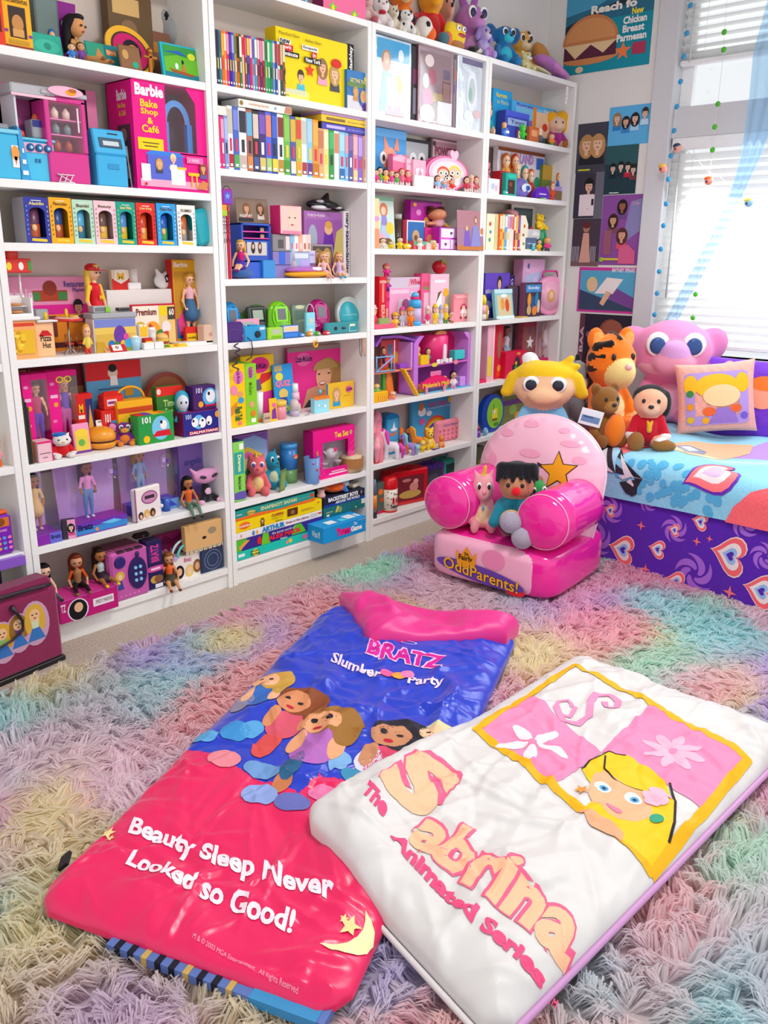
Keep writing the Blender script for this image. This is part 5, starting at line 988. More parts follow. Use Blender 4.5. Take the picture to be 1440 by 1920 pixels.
sd=MB();tx=MB();ti(tx,'Barbie',.012,h*.82,.07,h*.92,0,'fdf0f6',.04);ti(tx,'Bake Shop',.015,h*.74,.06,h*.8,0,'f2c82a',.02);ti(tx,'& Café',.02,h*.68,.06,h*.73,0,'f2c82a',.02);t_=tx.bd('side_lettering',o,(-w/2-.0006,.1,0),(0,0,-pi/2));pm=MB().flat([(.005,h*.03),(.08,h*.03),(.08,h*.6),(.005,h*.6)],0,'5a3448');
pm.flat(ep(.04,h*.5,.02,.022),-.0004,'9a7a72').flat([(.02,h*.1),(.06,h*.1),(.06,h*.22),(.02,h*.22)],-.0004,'c8b4bc');pm.bd('side_print',o,(-w/2-.0005,.1,0),(0,0,-pi/2))
# ======== bookcase 1, boxed tumblers
cell(1,2)
TB=[(51,98,370,'3a3f9c','Aladdin','dark blue','6a3a5a','c85a2a'),(98,140,371,'f2ac1c','Pinocchio','golden yellow','2a4a8c','b8502a'),(141,180,375,'b8dcc2','Bambi','pale green','5ab0d8','3a7a9c'),(181,222,377,'ecc6cc','Beauty','pale pink','6a4a3c','e8b83a'),(222,258,379,'1fa088','Snow White','teal green','5a8fd0','e8c81a'),(259,295,381,'e0322c','Lion King','red','c8441c','f09a2a'),(297,333,382,'2f9fe0','Peter Pan','sky blue','1f5ab8','4aa85a'),(335,369,385,'ecebe4','DUMBO','white','c86a34','a89a90')]
for i,(u0,u1,vt,c,t,nm,g1,g2)in enumerate(TB):
 x,y,z,w,h=spot(u0,u1,vt,456+i*.8,.02);w-=.001;o=empty('tumbler_box',(x,y,z),0,f'{nm} boxed tumbler with an arched window, {ORD[i]} from the left','tumbler box','boxed tumblers in a row')
 out=[(-w/2,0),(w/2,0),(w/2,h),(-w/2,h)];N=18;arc=[(w*.31*cos(pi*k/N),h*.66+h*.12*sin(pi*k/N))for k in range(N+1)]
 fp=MB();vs=[(a,0,b)for a,b in((w/2,0),(w/2,h),(-w/2,h),(-w/2,0))];m=M(c)
 inner=[(w*.31,h*.13)]+arc+[(-w*.31,h*.13)];vs+=[(a,0,b)for a,b in inner];k0=4;L=len(inner)
 fs=[[0,1,k0+1,k0],[3,0,k0,k0+L-1],[2,3,k0+L-1,k0+L-2]]+[[1,k0+1+N//2,k0+1]]+[[1,2,k0+1+N//2]]+[[2,k0+L-2,k0+1+N//2]]
 fs=[[0,1,k0+1,k0],[3,0,k0,k0+L-1],[2,3,k0+L-1,k0+L-2],[1,2,k0+1+N//2]]+[[1,k0+2+j,k0+1+j]for j in range(N//2)]+[[2,k0+2+j,k0+1+j]for j in range(N//2,N)]
 fp.add(vs,fs,m);fr=fp.bd('front_panel',o)
 MB().box(-w/2,-w/2+.001,.0003,.075,0,h,'a8a4aa' if i==0 else c).box(w/2-.001,w/2,.0003,.075,0,h,c).box(-w/2,w/2,.0003,.075,h-.001,h,c).box(-w/2,w/2,.074,.075,0,h,'2a2630').box(-w/2,w/2,.0003,.075,0,.001,c).bd('carton',o)
 gl=MB().lh([(w*.27,h*.06),(w*.3,h*.8)],mat(g1,'plastic'),n=18).bd('tumbler',o,(-w*.02,.036,0));MB().lh([(w*.285,h*.14),(w*.292,h*.42)],mat(g2,'plastic'),n=18,cap=False).bd('tumbler_print',gl)
 MB().ell((-.003,-w*.27,h*.34),(w*.12,.004,h*.08),mat('f0c08a','plastic'),10,6).bd('tumbler_motif',gl)
 prints(fr,w,h,[('p',[(.2,.05),(.8,.03),(.84,.08),(.75,.095),(.22,.11)],'e8c63a'),('t',t,.2,.83,.8,.9,'f4e48a' if i in(0,5,4)else '6a4a2a',.02),('r',.3,.92,.7,.935,'f0f0ea')]+[('e',.09,.2+.1*q,.012,.02,('7fb0f0','8a4a1a','4a8a6a','a86a72','bfe86a','5a1414','a8e0ff','3a3a3a')[i])for q in range(7)]+[('e',.91,.2+.1*q,.012,.02,('a8d0ff','8a4a1a','4a8a6a','a86a72','bfe86a','5a1414','d8f2ff','6a7a4a')[i])for q in range(7)],name='printed_border')
x,y,z,w,h=spot(368,403,395,461,.02);o=MB().box(-.035,.035,0,.05,0,h*1.02,'1aa5b4:p',.012).bd('plastic_case',None,(x+.006,y,z+.004),(0,-.2,0));setp(o,'glossy teal plastic case leaning at the end of the tumblers','case')
# ======== bookcase 1, toy restaurant shelf
cell(1,3)
B('playset_box',13,172,519,662,.025,'f09ac0','pink and orange restaurant playset box at the back of the shelf','toy box',[('r',0,0,1,.5,'f2962c'),('r',0,.5,1,.63,'e8289a'),('t','Barbie',.03,.66,.36,.86,'f8d0e2',.03),('t','Restaurant',.73,.86,.98,.94,'5a4a9c',.02),('t','Playset',.83,.78,.98,.85,'5a4a9c',.02),('r',.36,.68,.76,.82,'b8442c'),('e',.56,.85,.1,.1,'9a3a2a'),('r',.36,.69,.44,.8,'4a8a4a'),('r',.65,.69,.76,.8,'4a8a4a'),('who',.88,.6,.1,'2a2426','d8a888','5a5a6a',False),('r',.3,.2,.6,.48,'7a3a3a'),('r',.02,.05,.98,.12,'5a2a34')],y=.165)
x,y,z,w,h=spot(24,110,468,672,.025);o=empty('toy_pizza_stand',(x,y,z),0,'peach toy pizza stand with a white display and red canopy','toy stand');pe='f6c08a'
MB().prism([(-w*.5,0),(-w*.5,.03),(-w*.5,h*.36),(w*.06,h*.36),(w*.06,0)],0,.07,M('f0a860','plastic')).bd('left_base',o);MB().box(w*.06,w*.5,.012,.075,0,h*.33,pe+':p',.003).bd('right_base',o)
MB().box(-w*.4,w*0.,-.0035,-.0005,h*.05,h*.27,'e8b82a').bd('pizza_picture',o);pm=MB()
for i in range(14):pm.flat(ep(-w*(.37-.026*(i%6)),h*(.08+.028*(i%7)),.009,.006,8),-.004-i*.00003,('f6dc4a','d89a1a','f2c832')[i%3])
pm.bd('pizza_print',o);tm=MB();ti(tm,'Pizza',w*.18,h*.15,w*.42,h*.21,.0112,'3a2a20',.02);ti(tm,'Hut',w*.22,h*.085,w*.4,h*.14,.0112,'3a2a20',.02);tm.bd('lettering',o);MB().flat([(w*.14,h*.2),(w*.45,h*.2),(w*.36,h*.25),(w*.24,h*.255)],.0112,'c8202a').bd('roof_emblem',o)
MB().box(-w*.48,w*.03,-.0008,0.,h*.305,h*.335,'d8442c').bd('patterned_band',o);MB().box(-w*.56,w*.16,-.01,.075,h*.36,h*.39,'f4f1ee:p',.003).bd('counter',o);MB().box(w*.1,w*.58,0.,.078,h*.33,h*.35,'f2efec:p',.003).bd('side_counter',o)
dc=MB().box(-w*.5,w*.08,.01,.065,h*.39,h*.42,'f2f0f0:p').box(-w*.5,-w*.46,.01,.065,h*.42,h*.56,'f2f0f0:p').box(w*.04,w*.08,.01,.065,h*.42,h*.56,'f2f0f0:p').box(-w*.5,w*.08,.06,.065,h*.42,h*.58,'f2f0f0:p').box(-w*.5,w*.08,.03,.065,h*.48,h*.49,'f2f0f0:p').bd('display_case',o)
for k in(.425,.495):MB().lh([(.022,0),(.022,.006)],'d88a4a:p',n=14).bd('toy_pizza',dc,(-w*.22,.036,h*k))
for s in(-.42,.02):MB().tube([(w*s,.06,h*.56),(w*s,.06,h*.8)],.0035,'f6f3f2:p',8).bd('post',o)
cp=MB().box(-w*.62,w*.18,.02,.08,h*.79,h*.92,'de2a20:p',.003).bd('canopy',o);MB().ell((-w*.2,.03,h*.96),(.022,.016,.024),'d8301f:p').bd('canopy_ornament',cp);MB().flat([(-w*.6,h*.81),(-w*.42,h*.81),(-w*.42,h*.9),(-w*.6,h*.9)],.0192,'2f8a3a').flat([(w*.1,h*.81),(w*.17,h*.81),(w*.17,h*.9),(w*.1,h*.9)],.0192,'4a9a44').flat(ep(-w*.3,h*.85,.008,.012),.0192,'f2d83a').flat(ep(-w*.05,h*.85,.008,.012),.0192,'f2efe6').bd('canopy_print',cp)
MB().lh([(.006,0),(.006,.018),(.002,.024)],'f2c21c:p',n=10).bd('mustard_bottle',o,(w*.4,.03,h*.35));MB().box(w*.2,w*.48,.03,.06,h*.35,h*.45,'9aa0a4:p',.003).bd('cash_register',o)
x,y,z,w,h=spot(116,166,592,664,.02);o=empty('toy_table',(x,y+.03,z),0,'red round toy cafe table on thin metal legs','toy table');MB().lh([(w*.5,h*.86),(w*.5,h*.93)],'d8281e:p',n=24).bd('table_top',o);MB().lh([(w*.42,h*.93),(w*.42,h*.945)],'efe6d4:p',n=24).bd('table_mat',o);MB().tube([(0,0,0),(0,0,h*.86)],.003,'b8b4b0:metal').bd('pedestal',o)
for k in range(4):a=k*1.57+.5;MB().tube([(0,0,h*.2),(cos(a)*w*.3,sin(a)*w*.2,.002)],.002,'b8b4b0:metal').bd('leg',o)
MB().lh([(.005,h*.945),(.005,h*1.12),(.002,h*1.18)],'f2c21c:p',n=10).bd('mustard_bottle',o,(-.002,0,0));MB().lh([(.016,h*.945),(.014,h*1.)],'e8b04a:p',n=12).bd('toy_dish',o,(w*.24,0,0))
for i,(u,lab)in enumerate(((133,'red toy cafe chair with wire legs, left under the round table'),(154,'red toy cafe chair with wire legs, right under the round table'))):
 x,y,z,w,h=spot(u-9,u+9,616,655,.085);o=empty('toy_chair',(x,y,z),0,lab,'toy chair','toy cafe chairs');MB().lh([(.013,.028),(.013,.034)],'d8281e:p',n=14).bd('seat',o)
 for a in range(4):MB().tube([(.009*cos(a*1.57+.7),.009*sin(a*1.57+.7),.028),(.012*cos(a*1.57+.7),.012*sin(a*1.57+.7),0)],.0012,'c8c2bc:metal',5).bd('leg',o)
 MB().tube([(-.011,.01,.03),(-.01,.013,.06),(.01,.013,.06),(.011,.01,.03)],.0013,'c8c2bc:metal',5).bd('backrest',o)
x,y,z,w,h=spot(163,206,500,640,.1);hd=doll((x,y,z),h,.35,'blonde doll in a red apron and cap, behind the toy counter','stand',hair='e6c04a',top='d8182a',bottom='f2c43a',shoes='d8182a',sleeve='f2c43a',head=.085,long=.32,skirt='d8182a')
cpv=MB().lh([(.085,.99),(.09,1.),(.085,1.04),(.05,1.07),(.01,1.075)],'c8141e:p',(0,.01,-.035),n=18).box(-.06,.06,-.15,-.06,.955,.965,'c8141e:p',.004).bd('cap',hd);tm=MB();ti(tm,'M',-.03,.62,.03,.67,-.105,'f2c21c',.05);tm.bd('apron_letter',hd)
B('riser_box',208,330,543,652,.05,'ece4df','plain white riser box behind the food poster','box',y=.13)
zr=onY(268,543,.13)[2]
B('paper_box',211,244,506,543,.02,'f0d9b8','paper fries box with red and yellow print on the riser','paper box',[('r',0,0,1,.55,'d82a24'),('p',[(.1,.5),(.5,.3),(.9,.5),(.8,1),(.2,1)],'f4ead8'),('t','M',.3,.5,.7,.85,'f2b81c',.06)],y=.14,z=zr)
cyl('paper_cup',245,267,506,542,[(.78,0,'f0e6de'),(1,1,'f0e6de'),(1.05,1.,'e8dcd6'),(1.05,1.04,'e8dcd6')],'white paper cup with a yellow and red logo on the riser','cup',y=.145,z=zr)
B('plastic_tub',242,266,530,544,.02,'f4f0ee','small white lidded tub at the riser edge','tub',y=.131,z=zr,kind='plastic',bev=.003)
x,y,z,w,h=spot(296,328,505,544,.14,zr);o=link('paper_bag',blob([('s',(0,0,.4),(.5,.3,.4),'f2ece8'),('c',(-.2,0,.7),(-.3,.05,.95),.16,.08,'f2ece8'),('c',(.2,0,.7),(.35,0,.95),.16,.08,'f2ece8')],30,.06),None,(x,y+.02,z));o.scale=(w,.05,h);setp(o,'crumpled white paper bag with a black emblem on the riser','paper bag');prints(o,1,1,[('p',[(.55,.3),(.85,.45),(.75,.8),(.48,.65)],'1c1a1c'),('p',[(.6,.42),(.68,.46),(.62,.62),(.55,.58)],'f2ece8')],y=-.31)
ob,w,h,d=B('doll_box',330,384,487,640,.04,'e0a41c','tall yellow doll box with a clear front, right end of the restaurant shelf','doll box',[('r',.06,.06,.94,.86,'c8902a'),('p',[(.06,.06),(.94,.06),(.94,.16),(.5,.24),(.06,.3)],'2f6fc0'),('p',[(.1,.28),(.3,.4),(.5,.2),(.4,.1),(.15,.1)],'e8488c'),('t','Barbie',.06,.91,.52,.97,'f6e8d8',.03),('e',.5,.78,.05,.055,'d8a45a')],y=.12,sides='c8282a')
dl=doll((ob.location.x,.112,ZS+.022),h*.74,0,'boxed blonde doll in a pink top and denim skirt, in the yellow box','stand',hair='c8913a',top='f0b8c4',bottom='4a6a8c',skirt='3f6a94',head=.09,n=34,shoes='e8488c')
x,y,z,w,h=spot(178,258,586,646,.03);o=empty('toy_counter',(x,y,z),0,'toy service counter printed with colourful berry figures','toy counter');ct=MB().box(-w/2,w/2,0,.05,0,h*.86,'e8e2e0:p',.002).bd('body',o);MB().box(-w*.52,w*.52,-.005,.055,h*.86,h,'a9abb0:p',.003).bd('counter_top',o)
prints(ct,w*.96,h*.84,[('r',0,0,1,.55,'d8b04a'),('r',0,.55,1,.75,'e8c45a'),('r',0,.75,1,1,'7a86c8'),('r',.7,0,1,.4,'8a9a3a'),('e',.6,.5,.22,.3,'6a3aa0'),('e',.38,.22,.12,.14,'2f6fc0'),('e',.5,.2,.1,.12,'3a8a3a'),('e',.66,.22,.1,.13,'f2b41c'),('e',.78,.25,.12,.15,'3fa8d8'),('e',.74,.45,.1,.1,'d84a9c'),('p',[(0,0),(.25,0),(.2,.3),(0,.35)],'c89a2a')])
zc=ZS+h;B('cash_register',176,200,574,588,.03,'b4b6b8','grey toy cash register with a green paper on the counter','toy register',[('r',.1,.2,.9,.8,'7a7c80')],y=.045,z=zc,kind='plastic');B('note_pad',199,208,575,588,.004,'8ac84a','small green note pad standing on the toy counter','note pad',y=.04,z=zc)
B('toy_phone',224,246,577,588,.025,'55585c','dark grey toy telephone behind the counter','toy phone',[('r',.1,.3,.9,.7,'2c2e32')],y=.075,z=zc,kind='plastic')
B('food_poster_box',249,332,570,628,.01,'c8283a','red framed picture box of plastic food behind the toy burger','toy box',[('r',.03,.04,.97,.96,'e8c87a'),('r',.03,.5,.6,.96,'f2e6d4'),('r',.62,.72,.86,.94,'f2d21a'),('r',.8,.62,.97,.92,'4a4440'),('t','60',.83,.72,.95,.88,'f2ead8',.03),('t','Premium',.1,.74,.55,.9,'7a2a1c',.03),('e',.18,.45,.16,.15,'d8b83a'),('e',.45,.4,.2,.2,'f2a02a'),('e',.62,.25,.15,.15,'4a8a3a'),('e',.75,.45,.13,.15,'f0e0e0'),('e',.35,.2,.15,.1,'c8482a'),('r',.7,.1,.8,.35,'d8442c')],y=.09)
mini(161,180,607,664,'small blond figurine in yellow shirt and red trousers, standing at the front','d8a04a',SKIN,'e8cf5a','d83a2a')
def fB(u0,u1,vt,vb,c,label,items=(),d=.02,**k):return B('toy_food',u0,u1,vt,vb,d,c,label,'toy food',items,**k)
fB(262,279,609,635,'f2ede4','toy fries in a white paper pocket',[('p',[(.1,.5),(.9,.5),(.95,1),(.7,.9),(.5,1),(.3,.88),(.05,.98)],'f2c02a')],y=.05)
cyl('toy_sundae',280,299,607,636,[(.7,0,'d8cfc8'),(1,.7,'d8cfc8'),(.95,.7,'f6f2f0'),(.8,.85,'f6f2f0'),(.5,.88,'d8283a'),(.05,1,'d8283a')],'toy sundae cup topped with strawberry','toy food',y=.05,mats=['cream','strawberry'])
cyl('toy_burger',297,325,625,641,[(.9,0,'e0a04a'),(1,.25,'e0a04a'),(1.02,.3,'b8442c'),(1.02,.42,'b8442c'),(1.03,.42,'f2c83a'),(1.,.55,'f2c83a'),(1,.55,'eec070'),(.8,.85,'eec070'),(.3,1,'eec070')],'small toy burger with cheese on the restaurant shelf','toy food',y=.05,mats=['patty','cheese','bun'])
cyl('toy_cup',249,271,631,658,[(.75,0,'a8d4e6'),(1,.9,'a8d4e6'),(.9,.9,'f2f4f4'),(.5,1.05,'f2f4f4')],'toy cup in pale blue with a white top','toy food',mats=['cream'])
fB(271,290,643,657,'f2efec','small white tub left of two at the shelf edge',kind='plastic');fB(291,308,641,655,'f0eeec','small white tub right of two at the shelf edge',kind='plastic');fB(272,287,634,643,'c8302a','small red carton behind the white tubs',[('r',.1,.3,.9,.7,'f2d83a')],y=.03)
fB(198,211,645,661,'d8a072','small tan wallet card at the shelf edge',[('r',.2,.2,.8,.6,'b8804a')],rx=-.5,d=.004);fB(211,240,643,662,'c8202a','red booklet with a white oval lying at the shelf edge',[('r',.1,.15,.7,.9,'f0e8e0'),('e',.4,.55,.22,.2,'8a2a2a'),('t','£',.34,.42,.46,.68,'f2e8e0',.02)],rx=-.6,d=.006)
fB(312,354,640,652,'f2c83a','yellow printed paper lying near the white tray',[('e',.5,.5,.5,.3,'d88a2a'),('r',0.,.2,.2,.8,'4a9a3a')],rx=-1.,d=.003)
o=MB().prism([(-.075,0.),(.075,0.),(.085,.012),(-.085,.012)],0,.06,'f2f0ee:p').bd('toy_tray',None,(onY(373,645,.03)[0],.03,ZS));setp(o,'shallow white toy tray at the right of the restaurant shelf','toy tray')
fB(349,371,613,637,'e0342a','red and yellow snack box standing before the doll box',[('r',.08,.05,.92,.62,'f2c21a'),('t','noodles',.15,.3,.85,.45,'2a2420',.02)],y=.085,d=.015);B('card_box',385,411,609,646,.05,'e6c4ac','beige card box with a red stamp at the right end','box',[('e',.4,.5,.12,.1,'d89a8a')],y=.03,bev=.006)
# ======== bookcase 1, burger shelf
cell(1,4)
B('placemat',33,172,679,868,.004,'6a1420','dark red paper placemat reading EXTRA at the back of the burger shelf','placemat',[('t','EXTRA',.08,.84,.3,.94,'d8a05a',.03),('t','McChicken Sandwich',.34,.87,.72,.93,'c8a07a',0.),('e',.5,.5,.4,.2,'5a2a20'),('r',.78,.2,.98,.7,'8a5a34')],y=.18)
for i,(u0,u1,c,n)in enumerate(((41,50,'8a7a3a','outermost'),(50,58,'3a3a34','second'),(58,66,'24303c','third'),(66,75,'6a4a2a','innermost'))):
 x,y,z,w,h=spot(u0,u1,735+i*9,872-i,.015);o=MB().box(-.0025,.0025,0,.165,0,h,M(c),.0006).bd('magazine',None,(.0285+i*.0062,y,z+.0004));setp(o,f'upright magazine against the side panel, {n} of four, burger shelf','magazine','magazines at the left of the burger shelf');MB().box(.0026,.0028,.01,.15,.02,h-.02,M(('b8a05a','a8a8a0','4a6a7c','c88a3a')[i])).bd('cover_print',o)
for i,(u0,u1,vt,vb,dx)in enumerate(((52,100,700,831,0),(98,154,694,815,0))):
 x,y,z,w,h=spot(u0,u1,vt,vb,.075+.025*i);o=empty('doll_box',(x,y,z),0,f'hot pink doll box with an open clear side, {("left", "right")[i]} of the pair','doll box');pk='f0188c'
 MB().box(-w/2,-w*.12,0,.07,0,h,pk,.001).box(-w/2,w/2,.066,.07,0,h,'d81a80').box(-w/2,w/2,0,.07,0,h*.12,pk,.001).box(-w*.12,w/2,0,.07,h*.93,h,pk,.001).bd('carton',o);MB().box(-w*.12,w/2,.001,.002,h*.12,h*.93,mat('f8f0f6','clear')).bd('clear_front',o)
 prints(o,w,h,[('e',.15,.85,.03,.02,'f29ac8'),('e',.22,.6,.03,.03,'f2a03a'),('e',.14,.4,.03,.02,'f27ab8'),('e',.2,.2,.04,.03,'f0a0d0'),('r',.06,.68,.3,.72,'f8c0de')])
 doll((x+w*.2,y+.036,z+h*.12),h*.74,0,f'boxed doll with purple clothes in the {("left", "right")[i]} hot pink box','stand',hair=('5a3a2a','e0b050')[i],top=('c8286a','7a4ad0')[i],bottom=('6a3ac0','d86ac0')[i],head=.09,n=30,spread=.03)
B('toy_box',147,177,738,796,.035,'d8221c','red and yellow box left of the blue hanging poster','toy box',[('r',0,0.,.45,.45,'f2c01c'),('r',.55,0,1,.9,'2a2f6c'),('r',.05,.55,.45,.62,'f2e8d8'),('p',[(.6,.3),(.95,.4),(.8,.8)],'e0a03a'),('t','M',.12,.66,.38,.82,'f2c21c',.04)],y=.1)
B('poster_card',170,272,677,812,.004,'5fa4cc','pale blue card with a red top band and hanging pendants','poster',[('r',0,.78,1,1,'d82a2c'),('e',.48,.86,.07,.07,'e8d0b8'),('e',.48,.92,.06,.05,'1c1a1e'),('p',[(.42,.7),(.56,.7),(.55,.82),(.43,.82)],'f0ece6'),('r',.29,.5,.43,.62,'6a3a2a'),('r',.68,.55,.83,.68,'d8962a'),('p',[(.12,.3),(.3,.3),(.24,.48),(.15,.48)],'4a5a8c'),('r',.2,.66,.8,.672,'3a4a6c')],y=.155)
x,y,z,w,h=spot(272,360,697,800,.16);o=MB().prism(ep(0,h*.5,w*.5,h*.5,36),0,.006,'a8442c:p').bd('round_plate',None,(x,y,z));setp(o,'reddish round plate standing behind the green carton','plate');pm=MB().flat(ep(0,h*.5,w*.43,h*.43,32),-.0008,'b8704a').flat(ep(0,h*.45,w*.3,h*.25,24),-.0014,'8a6a4a').bd('plate_picture',o)
B('card_box',73,101,827,864,.05,'f0c4cc','pale pink flat box in front of the magazines','box',[('r',0,.9,1,1,'e0287a'),('r',.93,0,1,1,'e0287a'),('r',.1,.4,.85,.44,'8a6a74'),('r',.3,.2,.6,.24,'8a6a74')],y=.012)
pA(102,152,812,862,'white plush kitten in a red shirt and blue cap, on the burger shelf','f4f1ec',sH='d8141e',ears='cat',nose='f2c020',paws='f4f0ea',d=.7,xT=[('s',(-.06,.02,.97),(.2,.18,.1),F_('1f6fc8'))])
x,y,z,w,h=spot(114,144,806,816,.055);o=empty('toy_glasses',(x,y,z+h*3.),0,'yellow toy glasses above the white kitten','toy glasses')
for s in(-1,1):MB().tube([(s*.014+.011*cos(t),0,.009*sin(t))for t in lsp(0,6.283,18,endpoint=False)],.0022,'f2c41c:p',6,True).bd('frame_ring',o)
MB().tube([(-.004,0,.004),(.004,0,.004)],.002,'f2c41c:p').bd('bridge',o)
card('toy_card',142,173,794,849,'f29ac0','pink card with a yellow cartoon print, left of the big burger','card',[('r',.08,.08,.92,.6,'e8c84a'),('e',.5,.68,.25,.14,'f2d03a'),('e',.45,.35,.12,.12,'6ab04a'),('r',0,0,1,.08,'7a3aa0')],lean=.1,d=.01)
cyl('toy_burger',175,234,803,844,[(.55,0,'e8941c'),(.9,.08,'e8941c'),(1,.2,'e8941c'),(.99,.33,'e8941c'),(.96,.33,'4a1c10'),(.97,.42,'4a1c10'),(1.,.42,'ee9a20'),(1.,.6,'ee9a20'),(.9,.8,'ee9a20'),(.65,.93,'ee9a20'),(.3,1,'ee9a20')],'big orange plastic toy burger on the shelf edge','toy burger',n=30,mats=['patty','bun'])
pA(222,262,793,836,'small purple furry owl toy with pink ears behind the burger','7a1a8c',bY='f28a2a',mZ='f2b03a',ears='big',eI='f09ac0',nose='f2a02a',paws='f28a2a',bE=.5,eye='3a6a3a',y=.04)
card('book',188,262,783,842,'efe9e2','white spiral card behind the owl toy','card',[('r',.05,.9,.95,.96,'8a8480')],y=.08,lean=.15)
def house(u0,u1,vt,vb,d,c,label,items,y,z=None,roof=None):
 o,w,h,dd=B('happy_box',u0,u1,vt,vb,d,c,label,'paper box',items,y=y,z=z);
 if roof:MB().add([(-w/2,0,h),(w/2,0,h),(w/2,dd,h),(-w/2,dd,h),(-w*.3,dd*.5,h*1.3),(w*.3,dd*.5,h*1.3)],[[0,1,5,4],[2,3,4,5],[1,2,5],[3,0,4]],M(roof)).bd('gable_top',o)
 return o,h
o,h=house(193,234,768,812,.05,'d8281e','red carton with a blue print below the red house box',[('e',.6,.4,.25,.3,'3f9fd8'),('t','101',.15,.65,.4,.9,'f4f0ec',.03)],.09);house(196,233,742,768,.04,'e0301f','small red house shaped box with a gable',[('r',.15,.25,.65,.75,'f2d0c8'),('r',.2,.4,.6,.6,'8a3a8c')],.093,ZS+h+.001,'d82a1c')
o,w,h,d=B('happy_box',224,290,750,812,.06,'f2b01e','yellow cardboard handle box behind the green carton','paper box',[('e',.5,.52,.36,.18,'d8c02a'),('t','Furby',.28,.44,.72,.6,'4a3a14',.03),('p',[(0,.72),(1,.72),(1,.84),(0,.84)],'c8461c'),('r',.1,.05,.9,.2,'d88a1c')],y=.075);MB().tube([(w*.4*cos(t),.03,h+h*.3*sin(t))for t in lsp(0,pi,12)],.004,'f2b01e').bd('handle',o)
B('toy_box',262,328,776,831,.05,'2a9a44','green carton with coloured lid stripes and a red car print','toy box',[('e',.62,.5,.36,.42,'7ac8e8'),('p',[(.36,.22),(.92,.2),(.86,.42),(.5,.4)],'d8202c'),('e',.7,.6,.14,.16,'f6f4f0'),('e',.64,.7,.05,.06,'1c1a1e'),('e',.2,.17,.13,.13,'f2c21c'),('t','101',.1,.72,.34,.94,'e8f4e8',.04)],sides='3aa850')
gb=[q for q in COL.objects if q.get('label','').startswith('green carton')][0];bw=onY(328,800,gb.location.y)[0]-onY(262,800,gb.location.y)[0];gh=onY(295,776,gb.location.y)[2]-ZS
for i,c in enumerate(('d82a24','6a3ac0','f2c21c','f0801e','3fae4a')):MB().box(-bw/2+bw*i/5,-bw/2+bw*(i+1)/5,0,.049,gh,gh+.0015,c).bd('lid_stripe',gb)
B('toy_pouch',296,344,724,790,.03,'3f7a2c','green lettered pouch with a red top, behind the green carton','pouch',[('r',0,.82,1,1,'e02a22'),('e',.1,.91,.05,.06,'f2d0c0'),('t','Time',.25,.6,.75,.74,'b8dc8a',.03),('t','For',.3,.44,.6,.57,'b8dc8a',.03),('t','Travel',.25,.28,.8,.42,'b8dc8a',.03),('r',.05,.02,.95,.1,'c8442c')],y=.08)
o,w,h,d=B('toy_box',345,415,770,816,.06,'2a2a8c','dark blue carton with white spotted puppies, lower of the stack','toy box',[('e',.4,.55,.28,.3,'6ab8e8'),('e',.3,.55,.17,.2,'f4f4f4'),('e',.5,.5,.18,.22,'f4f4f4'),('e',.68,.55,.15,.2,'f4f4f4'),('e',.26,.62,.05,.06,'16161a'),('e',.5,.6,.06,.05,'16161a'),('e',.66,.46,.05,.06,'16161a'),('e',.42,.4,.04,.04,'16161a'),('r',.12,.05,.92,.2,'b8142a'),('t','DALMATIANS',.15,.07,.9,.18,'f8e8e8',.03),('e',.9,.78,.12,.14,'e8a03a'),('t','101',.06,.72,.2,.92,'c8d8f8',.03)],y=.02,sides='8a1a5a')
B('toy_box',364,413,723,770,.05,'4a2468','purple carton with a puppy print, on top of the stack','toy box',[('e',.62,.52,.38,.38,'5ab0e0'),('e',.64,.55,.24,.28,'f4f4f4'),('e',.58,.66,.06,.08,'16161a'),('e',.26,.24,.13,.13,'e8a83a'),('r',.4,.12,.95,.2,'c81c3c'),('t','101',.1,.72,.32,.94,'d8d0e8',.03)],y=.028,z=ZS+h+.001)
mini(334,368,733,780,'bird figurine in a wide teal cape beside the purple carton','3aa8c8','d8e0e8','2fa8c4','2fa8c4',y=.03,z=ZS+0.)
# ======== bookcase 1, boxed doll shelf
cell(1,5)
dB(60,118,886,1022,.11,'d9b8e4','8a2aa8','tall clear doll box with lilac back, left on the boxed doll shelf','boxed doll in tan satin clothes, left end of the shelf',items=[('r',.6,0,1,1,'6a6ad0'),('t','Bratz',.64,.4,.96,.8,'2a2a6c',.03)],bh=.15,dk=dict(skin='b8794a',hair='3a2418',top='e8c07a',bottom='e4b870',head=.12,long=.36,sleeve='eccb8c',shoes='f2dcb8',skirt='e6be78'))
B('photo_box',120,143,974,1015,.02,'3a3440','small photo box with a woman on pink, beside the left doll box','box',[('r',.4,0.,1,1,'e8a0c4'),('who',.66,.62,.2,'1c1a1e','e8c0a4','d8508c')],rz=-.3)
dB(132,246,862,1000,.09,'cba4dc','8a2aa8','lilac flared doll box with a blue base, middle of the shelf','boxed doll in a pink robe and denim shorts',items=[('r',0,.1,1,.85,'3a8ad0'),('r',0,.6,1,1,'6a3ab0'),('t','Bratz',.08,.42,.36,.92,'2a1a5c',.05),('p',[(.5,.7),(.75,.85),(.9,.6),(.7,.5)],'6ac4f0'),('e',.42,.3,.15,.15,'f28a3a')],bh=.17,flare=.1,dk=dict(dx=-.06,skin='a8683c',hair='1f1814',top='f09ad0',bottom='5a86c0',sleeve='f09ad0',head=.12,long=.34,shoes='f4f0f0'))
z_=ZS;x,y,z,w,h=spot(178,226,865,905,.05)
